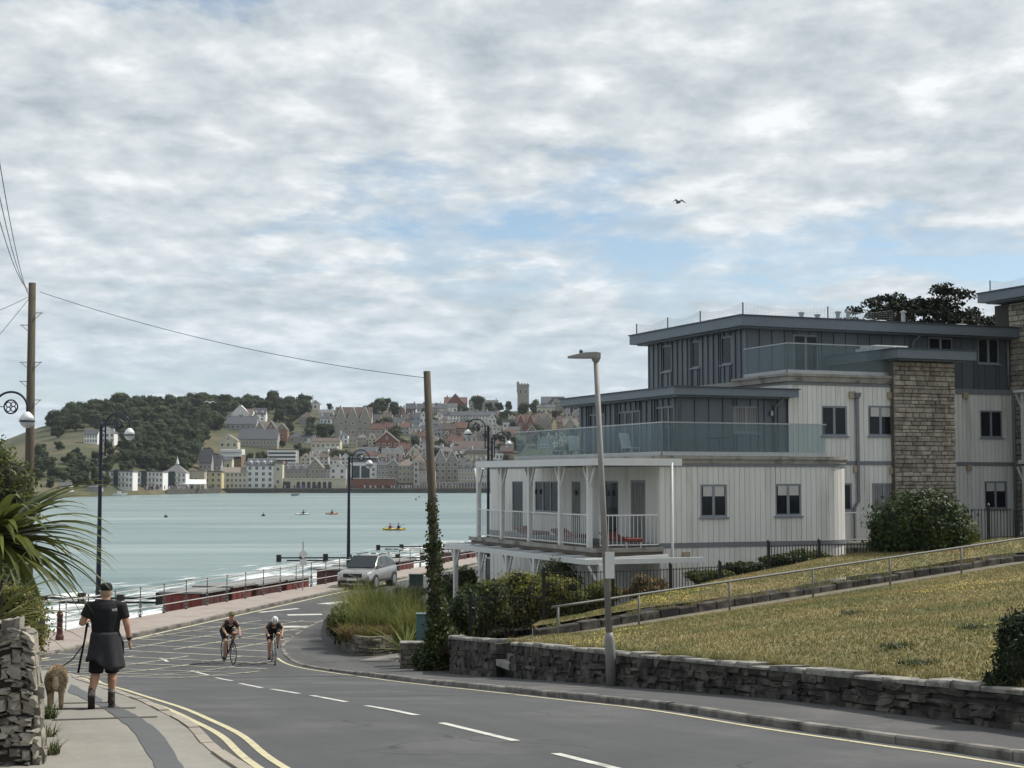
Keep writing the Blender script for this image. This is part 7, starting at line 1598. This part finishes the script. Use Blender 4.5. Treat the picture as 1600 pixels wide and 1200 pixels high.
# things on the water
def kayak(px, py, L, mat, label, people, rz=0):
    Y = CAMZ*F/(py-748); t = thing('kayak', label, 'kayak', (kx(px)*Y, Y, .05), rz); B = MB(); B.loft([[(x*L/2,-w,.12),(x*L/2,0,-.12*(1-abs(x))),(x*L/2,w,.12),(x*L/2,0,.22+.15*x*x)] for x, w in ((-1,.03),(-.6,.28),(0,.4),(.6,.28),(1,.03))]); B.build('hull', mat, t)
    for i, (x, m) in enumerate(people):
        q = thing('person', 'tiny %s paddler sitting in the %s' % (('front', 'rear')[i] if len(people) > 1 else 'lone', label.split(' ', 1)[1][:40].rsplit(' ', 1)[0]), 'person', (kx(px)*Y+x, Y, .2)); B = MB(); B.tube([(0,0,0),(0,0,.3),(0,0,.55)], [.22,.24,.16], 8); B.ell((0,0,.78),(.13,.13,.15),8,6); B.tube([(-.1,-.1,.45),(.2,-.35,.3),(.5,-.3,.35)], [.07,.06,.05], 6); B.build('body', m, q, smooth=True)
        B = MB(); B.tube([(-.9,-.3,.2),(.9,-.3,.75)], .025, 5); B.build('paddle', m_blk, q)
kayak(616, 828, 3.6, M('yellow_hull', (.6,.42,.05), .5), 'yellow kayak with two paddlers in the middle of the bay', [(-.6,M('red_vest', (.3,.05,.04), .8)),(.7,M('dark_vest', (.03,.03,.05), .8))])
kayak(473, 804, 3.4, m_white, 'white paddle board near the middle of the bay', [(.2,M('dark_vest', (.03,.03,.05), .8))]); kayak(519, 803.5, 2.8, M('orange_hull', (.5,.2,.04), .5), 'orange paddle board further right in the bay', [(0,M('dark_vest', (.03,.03,.05), .8))])
for i, (px, py) in enumerate(((260,808),(412,806),(650,781),(671,781),(655,777))):
    Y = CAMZ*F/(py-748); B = MB(); B.ell((0,0,.1),(.4,.4,.35),10,6); B.tube([(0,0,.3),(0,0,.8)], .06, 6); o = B.build('buoy', m_blk); o.location = (kx(px)*Y, Y, 0); tag(o, 'small dark marker buoy on the bay, %s from the left' % ords[i], 'buoy', 'buoys on the bay')
# gulls
def gull(px, py, Y, span, mat, label, rz):
    p = P(px, py, Y); t = thing('seagull', label, 'bird', p, rz); B = MB(); B.tube([(0,-.22,0),(0,-.1,0),(0,.08,.01),(0,.2,.0)], [.01,.055,.06,.02], 8); B.build('body', mat, t, smooth=True)
    for s in (-1, 1): B = MB(); B.loft([[(s*x*span/2,y0,z),(s*x*span/2,y1,z),(s*x*span/2,y1,z+.012),(s*x*span/2,y0,z+.012)] for x, y0, y1, z in ((0,-.08,.08,0),(.45,-.05,.10,.10),(1,-.09,-.05,-.02))]); B.build('wing', mat, t)
gull(1060, 316, 60, .55, M('dark_plumage', (.16,.17,.18), .9), 'dark gull gliding in the sky above the roof', .35)
gull(328, 629, 110, 1.0, m_white, 'white gull flying before the wooded hill', .6)

# air over the bay
m_hz = bpy.data.materials.new('haze_air'); m_hz.use_nodes = True; t_ = m_hz.node_tree; t_.nodes.clear(); pv = N(t_, 'ShaderNodeVolumePrincipled', i_Density=.00005); pv.inputs['Color'].default_value = (.86,.92,1.0,1); om = N(t_, 'ShaderNodeOutputMaterial'); t_.links.new(pv.outputs[0], om.inputs['Volume'])
B = MB(); B.box(-2700,-500,-6,2700,2700,110); tag(B.build('haze', m_hz), 'thin pale haze over the bay', 'haze', kind='stuff')
